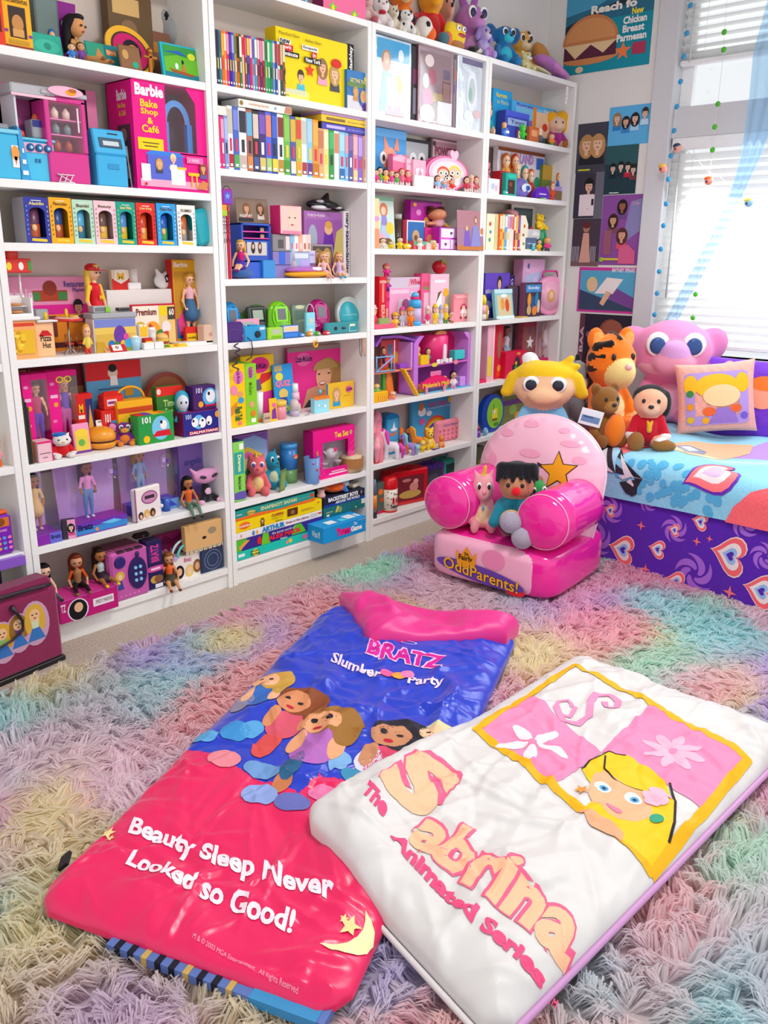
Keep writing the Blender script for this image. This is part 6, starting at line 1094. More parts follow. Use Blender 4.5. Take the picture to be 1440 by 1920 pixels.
for(u,v,r,lab)in((211,883,.03,'accessory bubble in the middle lilac doll box'),(310,862,.03,'accessory bubble in the right lilac doll box')):
 p=onY(u,v,.055);o=MB().ell((0,0,0),(r,.01,r),mat('f4e8fc','clear'),20,12).bd('accessory_bubble',None,p);setp(o,lab,'plastic bubble');MB().box(-.012,.004,.002,.006,-.01,.008,'dcb8ec:p',.002).bd('accessory',o);MB().box(.004,.016,.002,.006,-.014,0,'5a48c0:p',.002).bd('accessory',o)
dB(248,340,836,968,.08,'cfa8dc','5a4ac8','lilac flared doll box at the right, behind the white diary','boxed doll in a pale blue jacket',items=[('r',0,0,1,1,'6a9ad8'),('p',[(.6,.2),(.8,.9),(.95,.3)],'3a4ab8')],bh=.16,flare=.06,y=.07,dk=dict(dx=-.18,skin='d8a074',hair='b89048',top='a8c8ea',bottom='9ab8dc',sleeve='a8c8ea',head=.12,long=.25))
o,w,h,d=B('diary',253,308,912,986,.022,'efe6e0','white electronic diary with a pink oval display','diary',[('e',.56,.68,.3,.2,'8a3a78'),('e',.56,.68,.27,.17,'c88ab0'),('r',.38,.64,.74,.74,'3a3038'),('r',0,0,.06,1,'9a5a84'),('e',.2,.18,.09,.12,'3a2a24'),('e',.42,.2,.1,.13,'e0b050'),('e',.64,.2,.1,.13,'4a2c20'),('e',.2,.15,.05,.07,'e8b890'),('e',.42,.16,.05,.07,'f0c8a0'),('e',.64,.17,.05,.07,'c88a60')],kind='plastic',bev=.005,rz=.12);MB().box(w*.42,w*.56,-.004,.02,h*.26,h*.36,'e6dce0:p',.003).bd('clasp',o)
cyl('toy_disc',309,325,934,968,[(1,0,'2f5ab8'),(1,1,'2f5ab8')],'blue round tub behind the white diary','tub',y=.05)
B('gift_box',340,386,832,945,.04,'8a6ab8','purple glitter box behind the seated doll','box',[('r',0,0,1,.06,'d84a9c'),('t','angelz',.2,.6,.9,.75,'4a4a9c',.02)],y=.13)
p=spot(330,378,905,985,.012);doll((onY(356,955,.04)[0],.045,ZS+.001),.185,-.15,'dark-haired doll in green jeans sitting on the shelf edge','sit','b87848','17120f','e0662c','5f7f68','2a2622',head=.115,long=.34,drop=1.,spread=.03)
x,y,z,w,h=spot(370,422,874,950,.03);o=link('plush_cat',blob([('c',(0,0,.12),(0,0,.42),.13,.1,F_('1c1a1f')),('s',(0,-.07,.3),(.08,.06,.12),F_('efc4dc')),('c',(-.1,-.02,.2),(-.24,-.1,.03),.07,.08,F_('1c1a1f')),('c',(.1,-.02,.2),(.26,-.12,.03),.07,.08,F_('1c1a1f')),('s',(-.25,-.13,.05),(.09,.1,.06),F_('efb0d4')),('s',(.27,-.15,.05),(.09,.1,.06),F_('efb0d4')),('s',(0,-.02,.72),(.36,.14,.2),F_('e8a0cc')),('c',(-.28,0,.8),(-.42,0,.98),.08,.02,F_('e8a0cc')),('c',(.28,0,.8),(.44,0,1.),.08,.02,F_('e8a0cc'))],46,.04),None,(x,y+.03,z));o.scale=(w/.8,w/.8,h);setp(o,'pink and black plush cat with slanted eyes, right end of the boxed doll shelf','plush toy')
for s in(-1,1):MB().ell((0,0,0),(.1,.03,.045),'24202a:p',12,8).bd('eye',o,(s*.16,-.15,.73),(0,-s*.3,0))
B('jar',382,402,838,890,.03,'241c24','dark purple furry ball behind the plush cat','toy',[('e',.5,.4,.3,.3,'8a4a8c')],y=.14,bev=.012)
# ======== bookcase 1, bottom shelf
cell(1,6)
o,w,h,d=B('doll_display',112,224,1113,1148,.12,'c01a74','magenta display base box under three seated dolls','display box',[('r',.56,.35,.92,.7,'f0e6ea'),('t','XPRESS IT MAKEOVER',.6,.45,.9,.62,'5a1a34',0.),('t','TZ',.02,.5,.1,.85,'f0d8e4',.03),('e',.3,.45,.48,.5,'f0e0ea'),('e',.3,.45,.42,.46,'16141a'),('e',.31,.55,.2,.22,'e8b890')],rz=0.,y=-.03,sides='d83a92')
MB().box(-w/2,w/2,.001,.003,h-.006,h,'8a8ad8').bd('top_edge',o)
zb=ZS+h+.001
for px,pv,hh,rz,lab,k in((88,1092,.215,-.12,'black-haired doll in a white shirt and grey jeans, left of three seated dolls',dict(skin='f0c4a4',hair='121114',top='efece8',bottom='5f6a6c',shoes='2a2c2e',long=.42,lips='b8202c')),(148,1078,.225,-.3,'red-haired doll in an orange fur vest, middle of three seated dolls',dict(skin='d89a72',hair='7a3014',top='a8744c',bottom='1a181a',shoes='8a6a34',long=.36,sleeve='d8561c')),(192,1062,.225,-.1,'brown-haired doll in a silver top and yellow boots, right of three seated dolls',dict(skin='b0703f',hair='2a1a12',top='c8dad8',bottom='3a2a34',shoes='f2c21c',long=.34,skirt='3a2836'))):
 k.pop('lips',0);q=onY(px,pv,.04);doll((q[0],.052,zb),hh*.8,rz,lab,'sit',head=.13,drop=.1,n=44,**k)
x,y,z,w,h=spot(212,283,1030,1116,.005);o=empty('toy_boombox',(x,y,z),0,'pink toy music player with a dark blue oval panel','toy player');mp='c85aa8:p'
MB().box(-w/2,w/2,0,.115,0,h,mp,.008).box(-w/2-.004,w/2-.01,.03,.118,.01,h+.006,'6a1f44:p',.006).bd('body',o);MB().prism(ep(w*.18,h*.5,w*.25,h*.33,26),-.004,.001,'241a5c:p').bd('oval_panel',o);MB().ell((w*.2,-.003,h*.88),(.008,.004,.012),'241a5c:p').bd('top_button',o)
for i in range(6):MB().lh([(.0065,-.004),(.006,-.008)],'8ac4e8:p',n=12,axis='y').bd('key',o,(w*(.12+.13*(i%2)),0,h*(.36+.13*(i//2))))
MB().lh([(w*.15,-.001),(w*.13,-.006)],'2a1f6c:p',n=20,axis='y').bd('speaker_dial',o,(-w*.26,0,h*.8))
for i in range(3):MB().box(-w*.3+i*w*.24,-w*.1+i*w*.24,-.002,.02,h*.985,h*1.01,'3a2430:p',.001).bd('slot',o)
prints(o,w,h,[('e',.22,.52,.1,.1,'d8b040'),('e',.22,.5,.05,.06,'f0c8a0'),('p',[(.14,.24),(.3,.24),(.26,.42),(.18,.42)],'3a4a9c')]+[('e',.2+.12*i,.1,.012,.012,'f0c8e4')for i in range(5)],name='doll_print')
B('doll_carton',280,309,1012,1106,.05,'241c54','dark blue slim carton with pink lettering, beside the toy music player','toy box',[('r',.1,.55,.9,.9,'3a2a6c'),('t','BRATZ',.25,.56,.75,.92,'d83a8c',.03,{'rot':1}),('e',.5,.42,.3,.06,'d8509c'),('r',.2,.4,.8,.44,'f0d8e8'),('e',.4,.2,.1,.08,'c8a04a'),('e',.65,.2,.1,.08,'8a5a3a'),('r',.4,.02,.9,.1,'e8e6ea')],y=.02,sides='2c2448')
B('toy_box',255,285,1000,1030,.03,'2a1c24','dark rumpled pouch on top of the music player','pouch',[('e',.5,.5,.3,.3,'5a3a3a')],y=.06,z=ZS+h+.008,bev=.008)
B('gift_bag',296,348,1000,1062,.03,'a8246c','magenta bag lettered BRATZ behind the doll in orange','bag',[('t','BRATZ',.1,.35,.95,.65,'e88ac0',.05),('p',[(0,.8),(.3,1),(.6,.85),(1,1),(1,.9),(.5,.75)],'7a1a4c')],y=.12)
doll((onY(318,1090,.04)[0],.04,ZS+.001),.185,-.35,'long-haired doll in an orange top with brown heels, at the shelf edge','sit','d89a6c','8a5026','f0662c','c88a5c','7a3416',head=.115,long=.4,drop=.35,spread=.03,skirt='4a4434')
x,y,z,w,h=spot(326,383,1040,1084,.03);o=MB().prism([(-w*.38,0),(w*.42,0),(w*.5,h),(-w*.5,h)],0,.045,'efe6dc:p').bd('toy_handbag',None,(x,y,z));setp(o,'cream toy handbag with a turquoise handle and three doll heads','handbag');prints(o,w,h,[('t','Bratz',.36,.72,.6,.9,'c83a8c',.02),('e',.2,.35,.22,.3,'16141a'),('e',.2,.36,.12,.17,'eab890'),('e',.52,.3,.2,.28,'e8c870'),('e',.52,.32,.12,.16,'f2cca8'),('e',.78,.42,.2,.3,'8a5a2a'),('e',.78,.42,.12,.17,'e0a880')])
for k,c in((.42,'cfeeea'),(.34,'5ac8c0')):MB().tube([(w*k*cos(t),.02-.02*(k<.4),h+h*k*1.5*sin(t))for t in lsp(0,pi,14)],.005,c+':p',8).bd('handle',o)
for s in(-1,1):MB().lh([(.009,-.004),(.009,.004)],'b8a8e0:p',n=14,axis='y').bd('hinge',o,(s*w*.42,0,h))
o,w,h,d=B('denim_purse',378,421,1026,1064,.03,'2a3658','dark denim purse with a stitched face, right end of the bottom shelf','purse',[],y=.02,kind='fabric',bev=.004)
pm=MB()
for r1,r2 in((.42,.4),(.28,.26)):
 a=ep(0,h*.5,h*r1,h*r1,24);b=ep(0,h*.5,h*r2,h*r2,24)
 for i in range(24):pm.flat([a[i],a[(i+1)%24],b[(i+1)%24],b[i]],-.001,'8a9ac0')
pm.bd('stitching',o)
o2,w2,h2_,d2=B('tan_purse',348,418,980,1022,.025,'dcae72','tan wooden clutch with a fringe, resting on the denim purse','purse',[('e',.72,.62,.2,.14,'9a8a6a'),('e',.5,.4,.1,.06,'2a2018')],y=.015,z=ZS+h+.012)
me=MB().box(-.0015,.0015,0,.004,-.012,.003,'ecd8b0:fabric').mesh('fringe')
for i in range(24):link('fringe',me,o2,(-w2/2+w2*(i+.5)/24,-.001,0),(0,.15*sin(i*2.1),0))
# ======== bookcase 2, paperbacks
cell(2,0)
BK2=['8a8a8c','3a2a4a',('1f8a8c','3a6a7a'),('f06a2a','f2b03a'),('f2903a','f8e0b0'),('d8287a','f29ac0'),('2a2a8c','6a3aa8'),('5a4ac0','a8b0e8'),('9aa05a','6a7a3a'),('e0581c','2a2420'),('2f7a3c','e8e4d8'),('f0b0a0','d8303a'),('8a3a4c','d85a6a'),('3a5aa8','f0c83a'),('c8286a','f2d0dc'),('a89ac8','6a5aa0'),('2fa0b4','e8f0f0'),('c83a4a','f0d0c0'),('4a3a6a','d88ab0'),('b8243c','f0b8b8'),('3aa868','2a7a4a'),('2f9a5a','c8e8c0'),('1f8a4c','2fb878'),('6a8ac0','e0d8c8'),('2f4a9c','a83a4a'),('e8e2d4','b83a3a'),('1f5a4a','d8b88a'),('8a5a3a','e8d8b0')]
CN={0:'grey'}
names=['grey','plum','teal','orange and gold','light orange','hot pink','navy','periwinkle','olive','burnt orange','forest green','peach','wine','royal blue','crimson','lilac grey','aqua','red','dusky purple','scarlet','jade','bright green','emerald','steel blue','dark blue','cream','deep teal','brown']
edges=lsp(403.5,536,29);row('paperback',list(edges),(55,81),158,182,BK2,lambda i,n:f'thin paperback with a {names[i]} spine, {ORD[i]} from the left','book','paperbacks on the top shelf',.13,y=.02)
B('board_game',520,652,66,197,.06,'f4d808','large yellow board game box with two women printed at the right','board game',[('who',.06,.42,.1,'3a2a22','d8a488','7a2a24'),('who',.32,.36,.1,'4a3a2c','e8c0a0','4ac0d8',False),('who',.8,.52,.13,'c09a5a','eec09c','4a4a50'),('who',.62,.58,.13,'9a7040','e8b490','f0a8b8'),('e',.82,.66,.12,.07,'d82a20'),('r',0.,0.,.42,.14,'f6ec7a'),('r',.05,.08,.38,.15,'d8d8b0'),('s',.44,.47,.11,'e8401c'),('t','Mary-Kate Olsen',.03,.88,.3,.94,'5a4a10',0.),('t','Ashley Olsen',.38,.86,.6,.92,'5a4a10',0.),('r',.03,.77,.18,.84,'f2f0ea'),('t','new',.04,.775,.17,.835,'2a2a2a',.03),('r',.05,.68,.21,.765,'d8202c'),('t','york',.07,.69,.19,.755,'f6f0ea',.03),('r',.08,.6,.29,.675,'22201f'),('t','minute',.1,.61,.27,.665,'f6f2ea',.03),('r',.33,.75,.55,.82,'f0eee6'),('t','Escapade',.345,.76,.535,.81,'2a2a2a',.02),('r',.46,.66,.53,.74,'d8202c'),('t','in',.475,.67,.515,.73,'f6f0ea',.03),('r',.36,.57,.59,.655,'1c1a1a'),('t','New York',.375,.58,.58,.645,'f6f2ea',.03),('t','party game',.02,.02,.14,.06,'3a3414',0.)],y=.03,sides='f0c810')
B('doll_carton',652,664,83,200,.05,'1c1b1d','narrow black box with white vertical lettering beside the yellow game','box',[('t','maryandashley',.2,.25,.85,.97,'f2f0ee',.03,{'rot':1})],y=.04)
B('video_tape',651,691,134,206,.03,'3a7ab8','video tape case with a blue sky cover and two women, right end','video tape',[('r',0,0,1,.35,'d8d4da'),('p',[(0,.62),(.5,.72),(1,.6),(1,0.),(.8,0)],'3f6fb0'),('p',[(0.,.66),(.2,.74),(.5,.66),(.75,.76),(1,.66),(1,.6),(0,.58)],'6a8a4a'),('e',.85,.84,.07,.06,'f2d83a'),('t','GETTING THERE',.12,.7,.95,.8,'f0e04a',.02),('who',.38,.5,.12,'c09a4a','e0a878','c8905a'),('who',.72,.42,.13,'d0a860','d8a07a','4a6ac0'),('r',.7,0,1,.2,'5a2a7c')],y=.014)
# ======== bookcase 2, video tapes
cell(2,1)
E0=[410,416.5,423,430,439.5,450.5,464.5,476,487.5,500,511,522,533.5,545.5,556,566.5,576.5,587,598]
TP=[218,219,218,199,201,203,206,209,210,211,212,215,216,219,220,221,223,225]
VC=[('e03a8c','d83a5a'),('d8387c','f2a0c4'),('7a9ad8','a8b8e8'),('efece4','c8c0a8','b8283a'),('4a6ac0','7a8ad8','5aa85a'),('f0efea','3a3a44','c8b0a8'),('a86a5a','6ab0d8','d88a4a'),('3a3a3a','d8c8b8','4a5a9c'),('4a3a78','7a5ab8','d8c070'),('5a6ad8','e88a6a','a8d070'),('2a4a9c','4a6ad0','f2d23a'),('f0eee8','8a3a3a','b8903a'),('6ab84a','8ac85a','4a9a3a'),('5a5ab0','d8b04a','e8e0d0'),('b8c03a','d8503a','f0a02a'),('f0ece4','c8c8b8','b03a44'),('8ac8e8','a8d0f0','6a3a8c'),('f09a2a','f0b04a','c87a1a')]
vn=['hot pink slim','rose pink slim','pale blue slim','white and red','blue and green','white with black lettering','brown and sky blue','black and cream','deep violet','blue and lime','navy and yellow','white and gold','grass green','indigo and gold','lime and orange','white and wine','light blue and purple','orange']
row('video_tape',E0,TP,316,334,VC,lambda i,n:f'video tape case with a {vn[i]} spine, {ORD[i]} from the left','video tape','video tapes on the second shelf',.12,y=.016)
E1=[598,607.5,617,627,636,647,653.5,662,671,680,688.5];D1=[('d8a07a','c87a5a','e0b070'),('f2d88a','f6e8b8'),('2f9a4c','4ab86a'),('efe8dc','d88a5a'),('8ac8e8','a8d8f0','3a6aa8'),('7ab8e0','f09aa8'),('5a5a9c','8a6aa8'),('d88a9c','f0b0b8','e8d08a'),('8a6ac8','b89ae0'),('d8a070','c89ac0')]
dn=['tan','pale yellow','green','white','sky blue','light blue with pink','slate violet','dusty pink','lavender','apricot']
row('disc_case',E1,(240,256),335,342,D1,lambda i,n:f'disc case with a {dn[i]} spine, {ORD[i]} under the flat stack','disc case','disc cases on the second shelf',.12,y=.016)
zt=onY(500,211,.016)[2];B('video_tape',448,547,193,213,.1,'f2ede4','white video tape lying flat on the upright tapes','video tape',[('e',.05,.5,.3,.3,'9a7a3a'),('t','wedding bands',.18,.3,.55,.7,'d88a5a',0.),('e',.68,.5,.18,.18,'6aa8d8'),('p',[(.85,.1),(1,.1),(1,.9),(.88,.9)],'c88a6a')],y=.02,z=onY(500,208.5,.02)[2])
B('video_tape',409,438,200,217,.1,'eceade','pale video tape lying flat over the slim pink cases','video tape',[('p',[(.7,0),(1,0),(1,1),(.7,1)],'6a7a3a')],y=.02,z=onY(418,217,.016)[2]+.001)
zz=onY(640,249,.016)[2]+.003
for i,(a,b,c,lab,tx)in enumerate(((252,240,'4a4ab0','violet boxed set, lowest of three lying on the disc cases','c8b8e8'),(238,226,'f0c83a','yellow boxed set, middle of three lying on the disc cases','8a6a2a'),(225,212,'c8a8d8','lilac boxed set, topmost of three lying on the disc cases','e8a0c0'))):
 hh=.026;B('boxed_set',603,689,220,240,.12,c,lab,'boxed set',[('r',.1,.3,.5,.7,tx),('t','Our Lips Are Sealed',.55,.3,.95,.6,tx,0.)],y=.016,z=zz+i*.0275,h=hh,sides='3a2c3c' if i==0 else None)
 # ======== bookcase 2, doll and magazine shelf
cell(2,2)
for i,(c,n)in enumerate((('8a2030','outermost'),('efe4e4','second'),('e8e0e0','third'),('d8283a','fourth'),('e85a7c','innermost'))):
 x,y,z,w,h=spot(420,428,388-(i==3)*6,524,.012);o=MB().box(-.0024,.0024,0,.16,0,h,M(c),.0005).bd('magazine',None,(.8275+i*.0085,.012,z+.0004));setp(o,f'upright magazine at the left of the seated mermaid doll, {n} of five','magazine','magazines at the left of the doll shelf');MB().box(.0025,.0027,.005,.155,.02,h-.02,M(('b83a4a','f0c0d0','6a8ac0','f0a0a8','c8d8e8')[i])).bd('cover_print',o)
 t=MB();ti(t,'GIRLS',-.0016,h*.5,.0016,h*.95,-.0004,'3a3038',.01,3);t.bd('lettering',o)
zt_=onY(427,384,.01)[2];x,y,z,w,h=spot(417,437,348,384,.01,zt_);o=MB().box(-w/2,w/2,0,.006,0,h*.82,'a02a9c',.002).tube([(w*.3*cos(t),.003,h*.82+h*.16*sin(t))for t in lsp(0,pi,10)],.0015,'4a4a50:metal').bd('hanging_tag',None,(x,y,onY(427,384,.01)[2]));setp(o,'purple and blue hanging tag above the magazines','tag');prints(o,w,h,[('r',.15,.1,.85,.7,'6a4ac0'),('s',.5,.45,.2,'7aa8e8')])
B('card_box',417,426,384,405,.02,'f2a02a','orange and lime card box above the magazines','box',[('r',0,0,1,.5,'a8d02a')],y=.008,z=onY(421,405,.01)[2])
x,y,z,w,h=spot(456,513,419,525,.07);o=empty('toy_cabinet',(x,y,z),0,'blue toy cabinet with purple shelves and a photo, behind the mermaid doll','toy cabinet');bl='2a5ac8:p'
MB().box(-w/2,-w*.44,0,.08,0,h,bl,.002).box(w*.4,w*.46,0,.08,0,h,bl,.002).box(-w/2,w*.46,0,.08,h*.96,h,bl,.002).box(-w/2,w*.46,.076,.08,0,h,'6a3aa0:p').box(-w/2,w*.46,0,.08,0,h*.3,bl,.003).box(-w*.44,w*.4,.002,.08,h*.32,h*.7,'1f4fb8:p',.002).bd('cabinet',o)
for k in(.72,.84):MB().box(-w*.44,w*.4,.003,.078,h*k,h*(k+.02),'e83aa8:p').bd('shelf',o)
MB().box(w*.1,w*.52,-.012,.04,0,h*.34,'2f8ad0:p',.003).bd('drawer',o);ph=MB().box(-w*.34,w*.3,0.,.002,h*.42,h*.66,'cfcac6').bd('photo',o);pm=MB()
for s,c in((-.12,'2a2426'),(.1,'5a4030')):pm.flat(ep(w*s-.004,h*.56,.01,.022),-.0004,c).flat(ep(w*s-.004,h*.58,.006,.009),-.0008,'d8b8a4')
pm.bd('photo_print',o);MB().box(w*.22,w*.34,.02,.022,h*.86,h*.93,'d8b090').box(w*.22,w*.34,.02,.022,h*.745,h*.81,'e0c090').bd('tiny_card',o)
card('photo_card',445,505,372,421,'8a7460','photo card of two long-haired women standing on the blue toy cabinet','card',[('who',.32,.62,.22,'8a5a34','d8a488','c8283a'),('who',.74,.64,.22,'6a4630','d0a080','e0d4c4'),('r',.06,.06,.5,.2,'2a2a30'),('t','PASSPORT',.08,.22,.46,.34,'f0e8e0',.02)],y=.1,z=ZS+h+.001,lean=.1)
o_,w1,h1_,d1=B('book_set',512,545,440,476,.05,'8a8688','grey photo printed box set left under the pink box','boxed set',[('r',.3,.2,.6,.7,'5a5654'),('r',.72,.1,.95,.9,'e8d8d8')],y=.06,z=ZS+.1)
for i,c in enumerate(('8ac0e0','f4efe8','f0b09a','f2e0d4','e8d0c8')):
 a=545+i*7.7;B('paperback',a,a+7.6,440,475,.09,c,f'pale slim paperback in the small box set, {ORD[i]} from the left','book',[('r',.3,.15,.7,.5,('c8384a','d88a9c','e8e0d8','c85a3a','b88a7a')[i])],y=.06,z=ZS+.1,group='paperbacks in the small box set')
for u0,u1,vt,vb,c,lab,it in((513,545,474,523,'8a7ab8','lilac grey carton below the grey photo box',[('r',.35,.5,.7,1,'3a6ad0'),('r',0,.48,1,.52,'5a4a8c')]),(545,582,474,523,'9ab0d0','pale blue carton behind the lilac bottle',[('r',.5,.2,.95,.7,'b8a8e0'),('r',.1,.75,.9,.95,'d8e0f0')])):B('carton',u0,u1,vt,vb,.08,c,lab,'carton',it,y=.06,h=.099)
B('makeup_box',526,566,386,440,.06,'e8c8bc','pink sided box with a face print on top of the book set','box',[('e',.55,.52,.22,.36,'f0cdb8'),('e',.42,.58,.04,.03,'4a3a34'),('e',.68,.58,.04,.03,'4a3a34'),('e',.55,.33,.08,.03,'c8506a'),('r',.1,0,.95,.12,'f08aa8')],y=.05,z=ZS+.1+h1_+.002,sides='e8327c')
B('doll_box',572,645,397,522,.06,'a86ab0','purple doll box behind the yellow topped toy','doll box',[('r',.04,.04,.96,.88,'9a5aa8'),('p',[(.4,.2),(.8,.2),(.7,.7),(.5,.7)],'6a2a9c'),('e',.6,.74,.09,.09,'e8b488'),('e',.6,.8,.08,.06,'d8a050'),('e',.2,.6,.1,.2,'a0a8b8'),('p',[(.7,.3),(1,.3),(1,.8),(.8,.7)],'c8b86a'),('t','mary-kate',.08,.9,.5,.97,'f0d8f0',.01)],y=.12)
B('doll_carton',645,657,396,515,.05,'efe9ea','white box edge lettered vertically, left of the black poster','box',[('t','mary-kateandashley',.15,.05,.85,.97,'3a2a4a',.03,{'rot':3})],y=.11)
B('poster_card',657,690,398,518,.004,'7a5a8c','purple poster with a person in a black cap, right end of the shelf','poster',[('who',.6,.42,.16,'24262e','c88a6a','2a2c38',False),('e',.55,.5,.17,.1,'1c2230'),('t','OUR',.1,.84,.5,.9,'22242c',.03),('t','RULES',.2,.76,.7,.82,'22242c',.03),('t','BLOG',.2,.68,.6,.74,'22242c',.03),('r',0,0,1,.14,'2a2a34')],y=.1)
x,y,z,w,h=spot(574,644,362,398,.13,onY(608,397,.13)[2]);o=link('toy_orca',blob([('s',(-.05,0,.32),(.36,.16,.24),'17181d:p'),('c',(.2,0,.28),(.5,0,.1),.16,.05,'17181d:p'),('c',(.02,0,.5),(.1,0,.82),.1,.03,'17181d:p'),('s',(-.15,-.1,.16),(.24,.1,.1),'eef0f2:p'),('s',(-.2,-.12,.44),(.07,.06,.06),'eef0f2:p'),('s',(.28,-.09,.2),(.1,.06,.05),'eef0f2:p'),('c',(-.12,-.12,.25),(-.02,-.26,.16),.07,.05,'17181d:p')],46,.03),None,(x,.14,z));o.scale=(w/.95,w/.95,h/.82);setp(o,'black and white toy orca lying on the purple doll box','toy orca')
x,y,z,w,h=spot(438,480,500,524,.03);o=link('beanbag',blob([('s',(0,0,.4),(.5,.42,.42),'3a6ab0:fabric'),('s',(.1,0,.6),(.3,.3,.25),'3a6ab0:fabric')],28,.1),None,(x,y+.03,z));o.scale=(w,w,h*1.1);setp(o,'blue fluffy beanbag under the mermaid doll','beanbag');zb2=z+h*.75
q=onY(455,500,.05);hd=doll((q[0],.058,zb2),.175,-.9,'blonde mermaid doll in pink with a purple tail, on the blue beanbag','sit',hair='d8a83c',top='d81a7c',bottom='5a2a9c',skirt='4a2f9c',shoes='7a2a6c',head=.1,drop=.35,spread=-.02,long=.12)
x,y,z,w,h=spot(545,622,497,523,.02);o=link('toy_case',blob([('s',(0,0,.3),(.5,.28,.3),'f2aa14:p'),('s',(0,0,.28),(.47,.26,.3),'f2aa14:p')],34,.06),None,(x,y+.03,z));o.scale=(w,w*.8,h);setp(o,'rounded yellow toy case with a purple top, at the shelf edge','toy case');link('case_lid',blob([('s',(-.05,0.,.62),(.44,.24,.3),'b86ac0:p'),('s',(.1,-.14,.66),(.14,.1,.16),'f0e8f2:p')],30,.05),o);MB().box(-.02,.2,-.25,-.2,.6,.86,'f4eef4:p',.03).bd('clip',o)
card('framed_photo',588,628,458,512,'9a8a8c','small clear framed photo behind the two seated dolls','picture frame',[('r',.06,.06,.94,.94,'4a3a34'),('who',.3,.7,.2,'8a6a3a','d8b090','6a3a5a'),('who',.7,.72,.2,'a88048','e0b898','8a4a6a')],y=.075,lean=.1)
for u,lab,rz,k in((611,'curly blonde doll in a pale pink dress, left of two at the shelf edge',-.35,dict(bottom='f0b0a8',top='e8b8b4',skirt='eab4b0',shoes='e8a090')),(640,'curly blonde doll in lilac with turquoise sandals, right of two at the shelf edge',-.55,dict(bottom='d8c0d8',top='cfb0cc',skirt='d4b8d4',shoes='2fb0c0'))):
 q=onY(u,520,.045);doll((q[0],.06,ZS+.001),.165,rz,lab,'sit',hair='d8a452',head=.1,drop=.25,spread=0.,long=.14,**k)
cyl('lotion_bottle',547,562,455,520,[(.9,0,'b8a8b8'),(1,.4,'b8a8b8'),(.8,.5,'b8a8b8'),(.62,.5,'c8c4d4'),(.5,1,'c8c4d4')],'lilac bottle with a tall silver cap, left of the yellow toy case','bottle',y=.05);B('carton',560,592,470,494,.03,'cfc6e6','small lavender carton above the yellow toy case','carton',[('r',.1,.6,.9,.75,'a898d0')],y=.075,z=ZS+.055);B('riser_box',558,594,494,522,.03,'8a5a8c','small mauve carton under the lavender one','carton',[('e',.5,.5,.2,.2,'f0b8d8')],y=.075,h=.054)
# ======== bookcase 2, handhelds shelf
cell(2,3)
def hH(u0,u1,vt,vb,c,label,y=None,scr='6a6a72',rz=0,group=None):
 x,y,z,w,h=spot(u0,u1,vt,vb,y);w*=.9;o=link('toy_handheld',blob([('s',(0,0,.5),(.46,.16,.5),M(c,'jelly')),('s',(0,0,.3),(.5,.18,.3),M(c,'jelly')),('s',(0,0,.75),(.4,.15,.24),M(c,'jelly'))],34,.08),None,(x,y+.03,z),(-.12,0,rz));o.scale=(w,w*.9,h);setp(o,label,'toy handheld',group)
 fm=MB().prism([(-.25,.42),(.25,.42),(.27,.84),(-.27,.84)],-.2,-.12,M(c,'plastic')).bd('screen_frame',o);MB().box(-.17,.17,-.212,-.2,.48,.78,scr+':p').bd('screen',o);MB().tube([(.36*cos(t),-.165-.01*sin(t),.55+.36*sin(t))for t in lsp(0,6.283,26,endpoint=False)],.022,M(c,'plastic'),6,True).bd('bezel_ring',o)
 for i in(-1,1):MB().ell((i*.2,-.2,.24),(.08,.04,.05),M(c,'plastic'),10,6).bd('button',o)
 return o
hH(425,466,567,632,'1f9ae0','blue see-through toy handheld, left end of the gadget shelf',.05);hH(511,559,565,628,'8ae01c','lime see-through toy handheld, middle of the gadget shelf',.04);hH(587,631,562,622,'c0127c','magenta see-through toy handheld, right of the pale blue clip radio',.045)
x,y,z,w,h=spot(460,520,568,634,.11);o=link('green_pouch',blob([('s',(0,0,.45),(.5,.15,.5),'5a9a3a:fabric')],26,.05),None,(x,y+.03,z));o.scale=(w,w,h);setp(o,'green soft pouch behind the dark game console','pouch')
o,w,h,d=B('game_console',472,506,574,630,.02,'3f4440','dark green handheld game console with a grey screen','game console',[('r',.14,.52,.86,.92,'1c1e1e'),('r',.22,.58,.78,.88,'a8b8a4'),('e',.25,.3,.07,.06,'22262a'),('e',.7,.32,.06,.06,'b8304a')],y=.075,kind='plastic',bev=.005,rx=-.15)
B('game_console',552,580,570,628,.015,'8aa48c','clear green handheld console leaning behind the clip radio','game console',[('r',.15,.5,.85,.8,'5f7a6c'),('e',.5,.9,.2,.06,'d8d4b0')],y=.085,kind='jelly',bev=.005,rx=-.1)
x,y,z,w,h=spot(634,681,562,622,.05);o=MB().lh([(.001,0),(.5*w,0),(.52*w,.006),(.52*w,.018),(.48*w,.024)],'b8c0bc:p',n=30,axis='y').bd('disc_player',None,(x,y,z+h*.52),(-.15,0,0));setp(o,'round teal portable disc player at the right of the gadget shelf','disc player');MB().lh([(.001,-.004),(.36*w,-.003),(.38*w,0)],'1fa0ac:p',n=28,axis='y').bd('lid',o,(-w*.06,0,0));t=MB();ti(t,'mary-kateandashley',-w*.32,0.,w*.2,.006,-.0045,'d8f0f0',0.);t.bd('lettering',o)
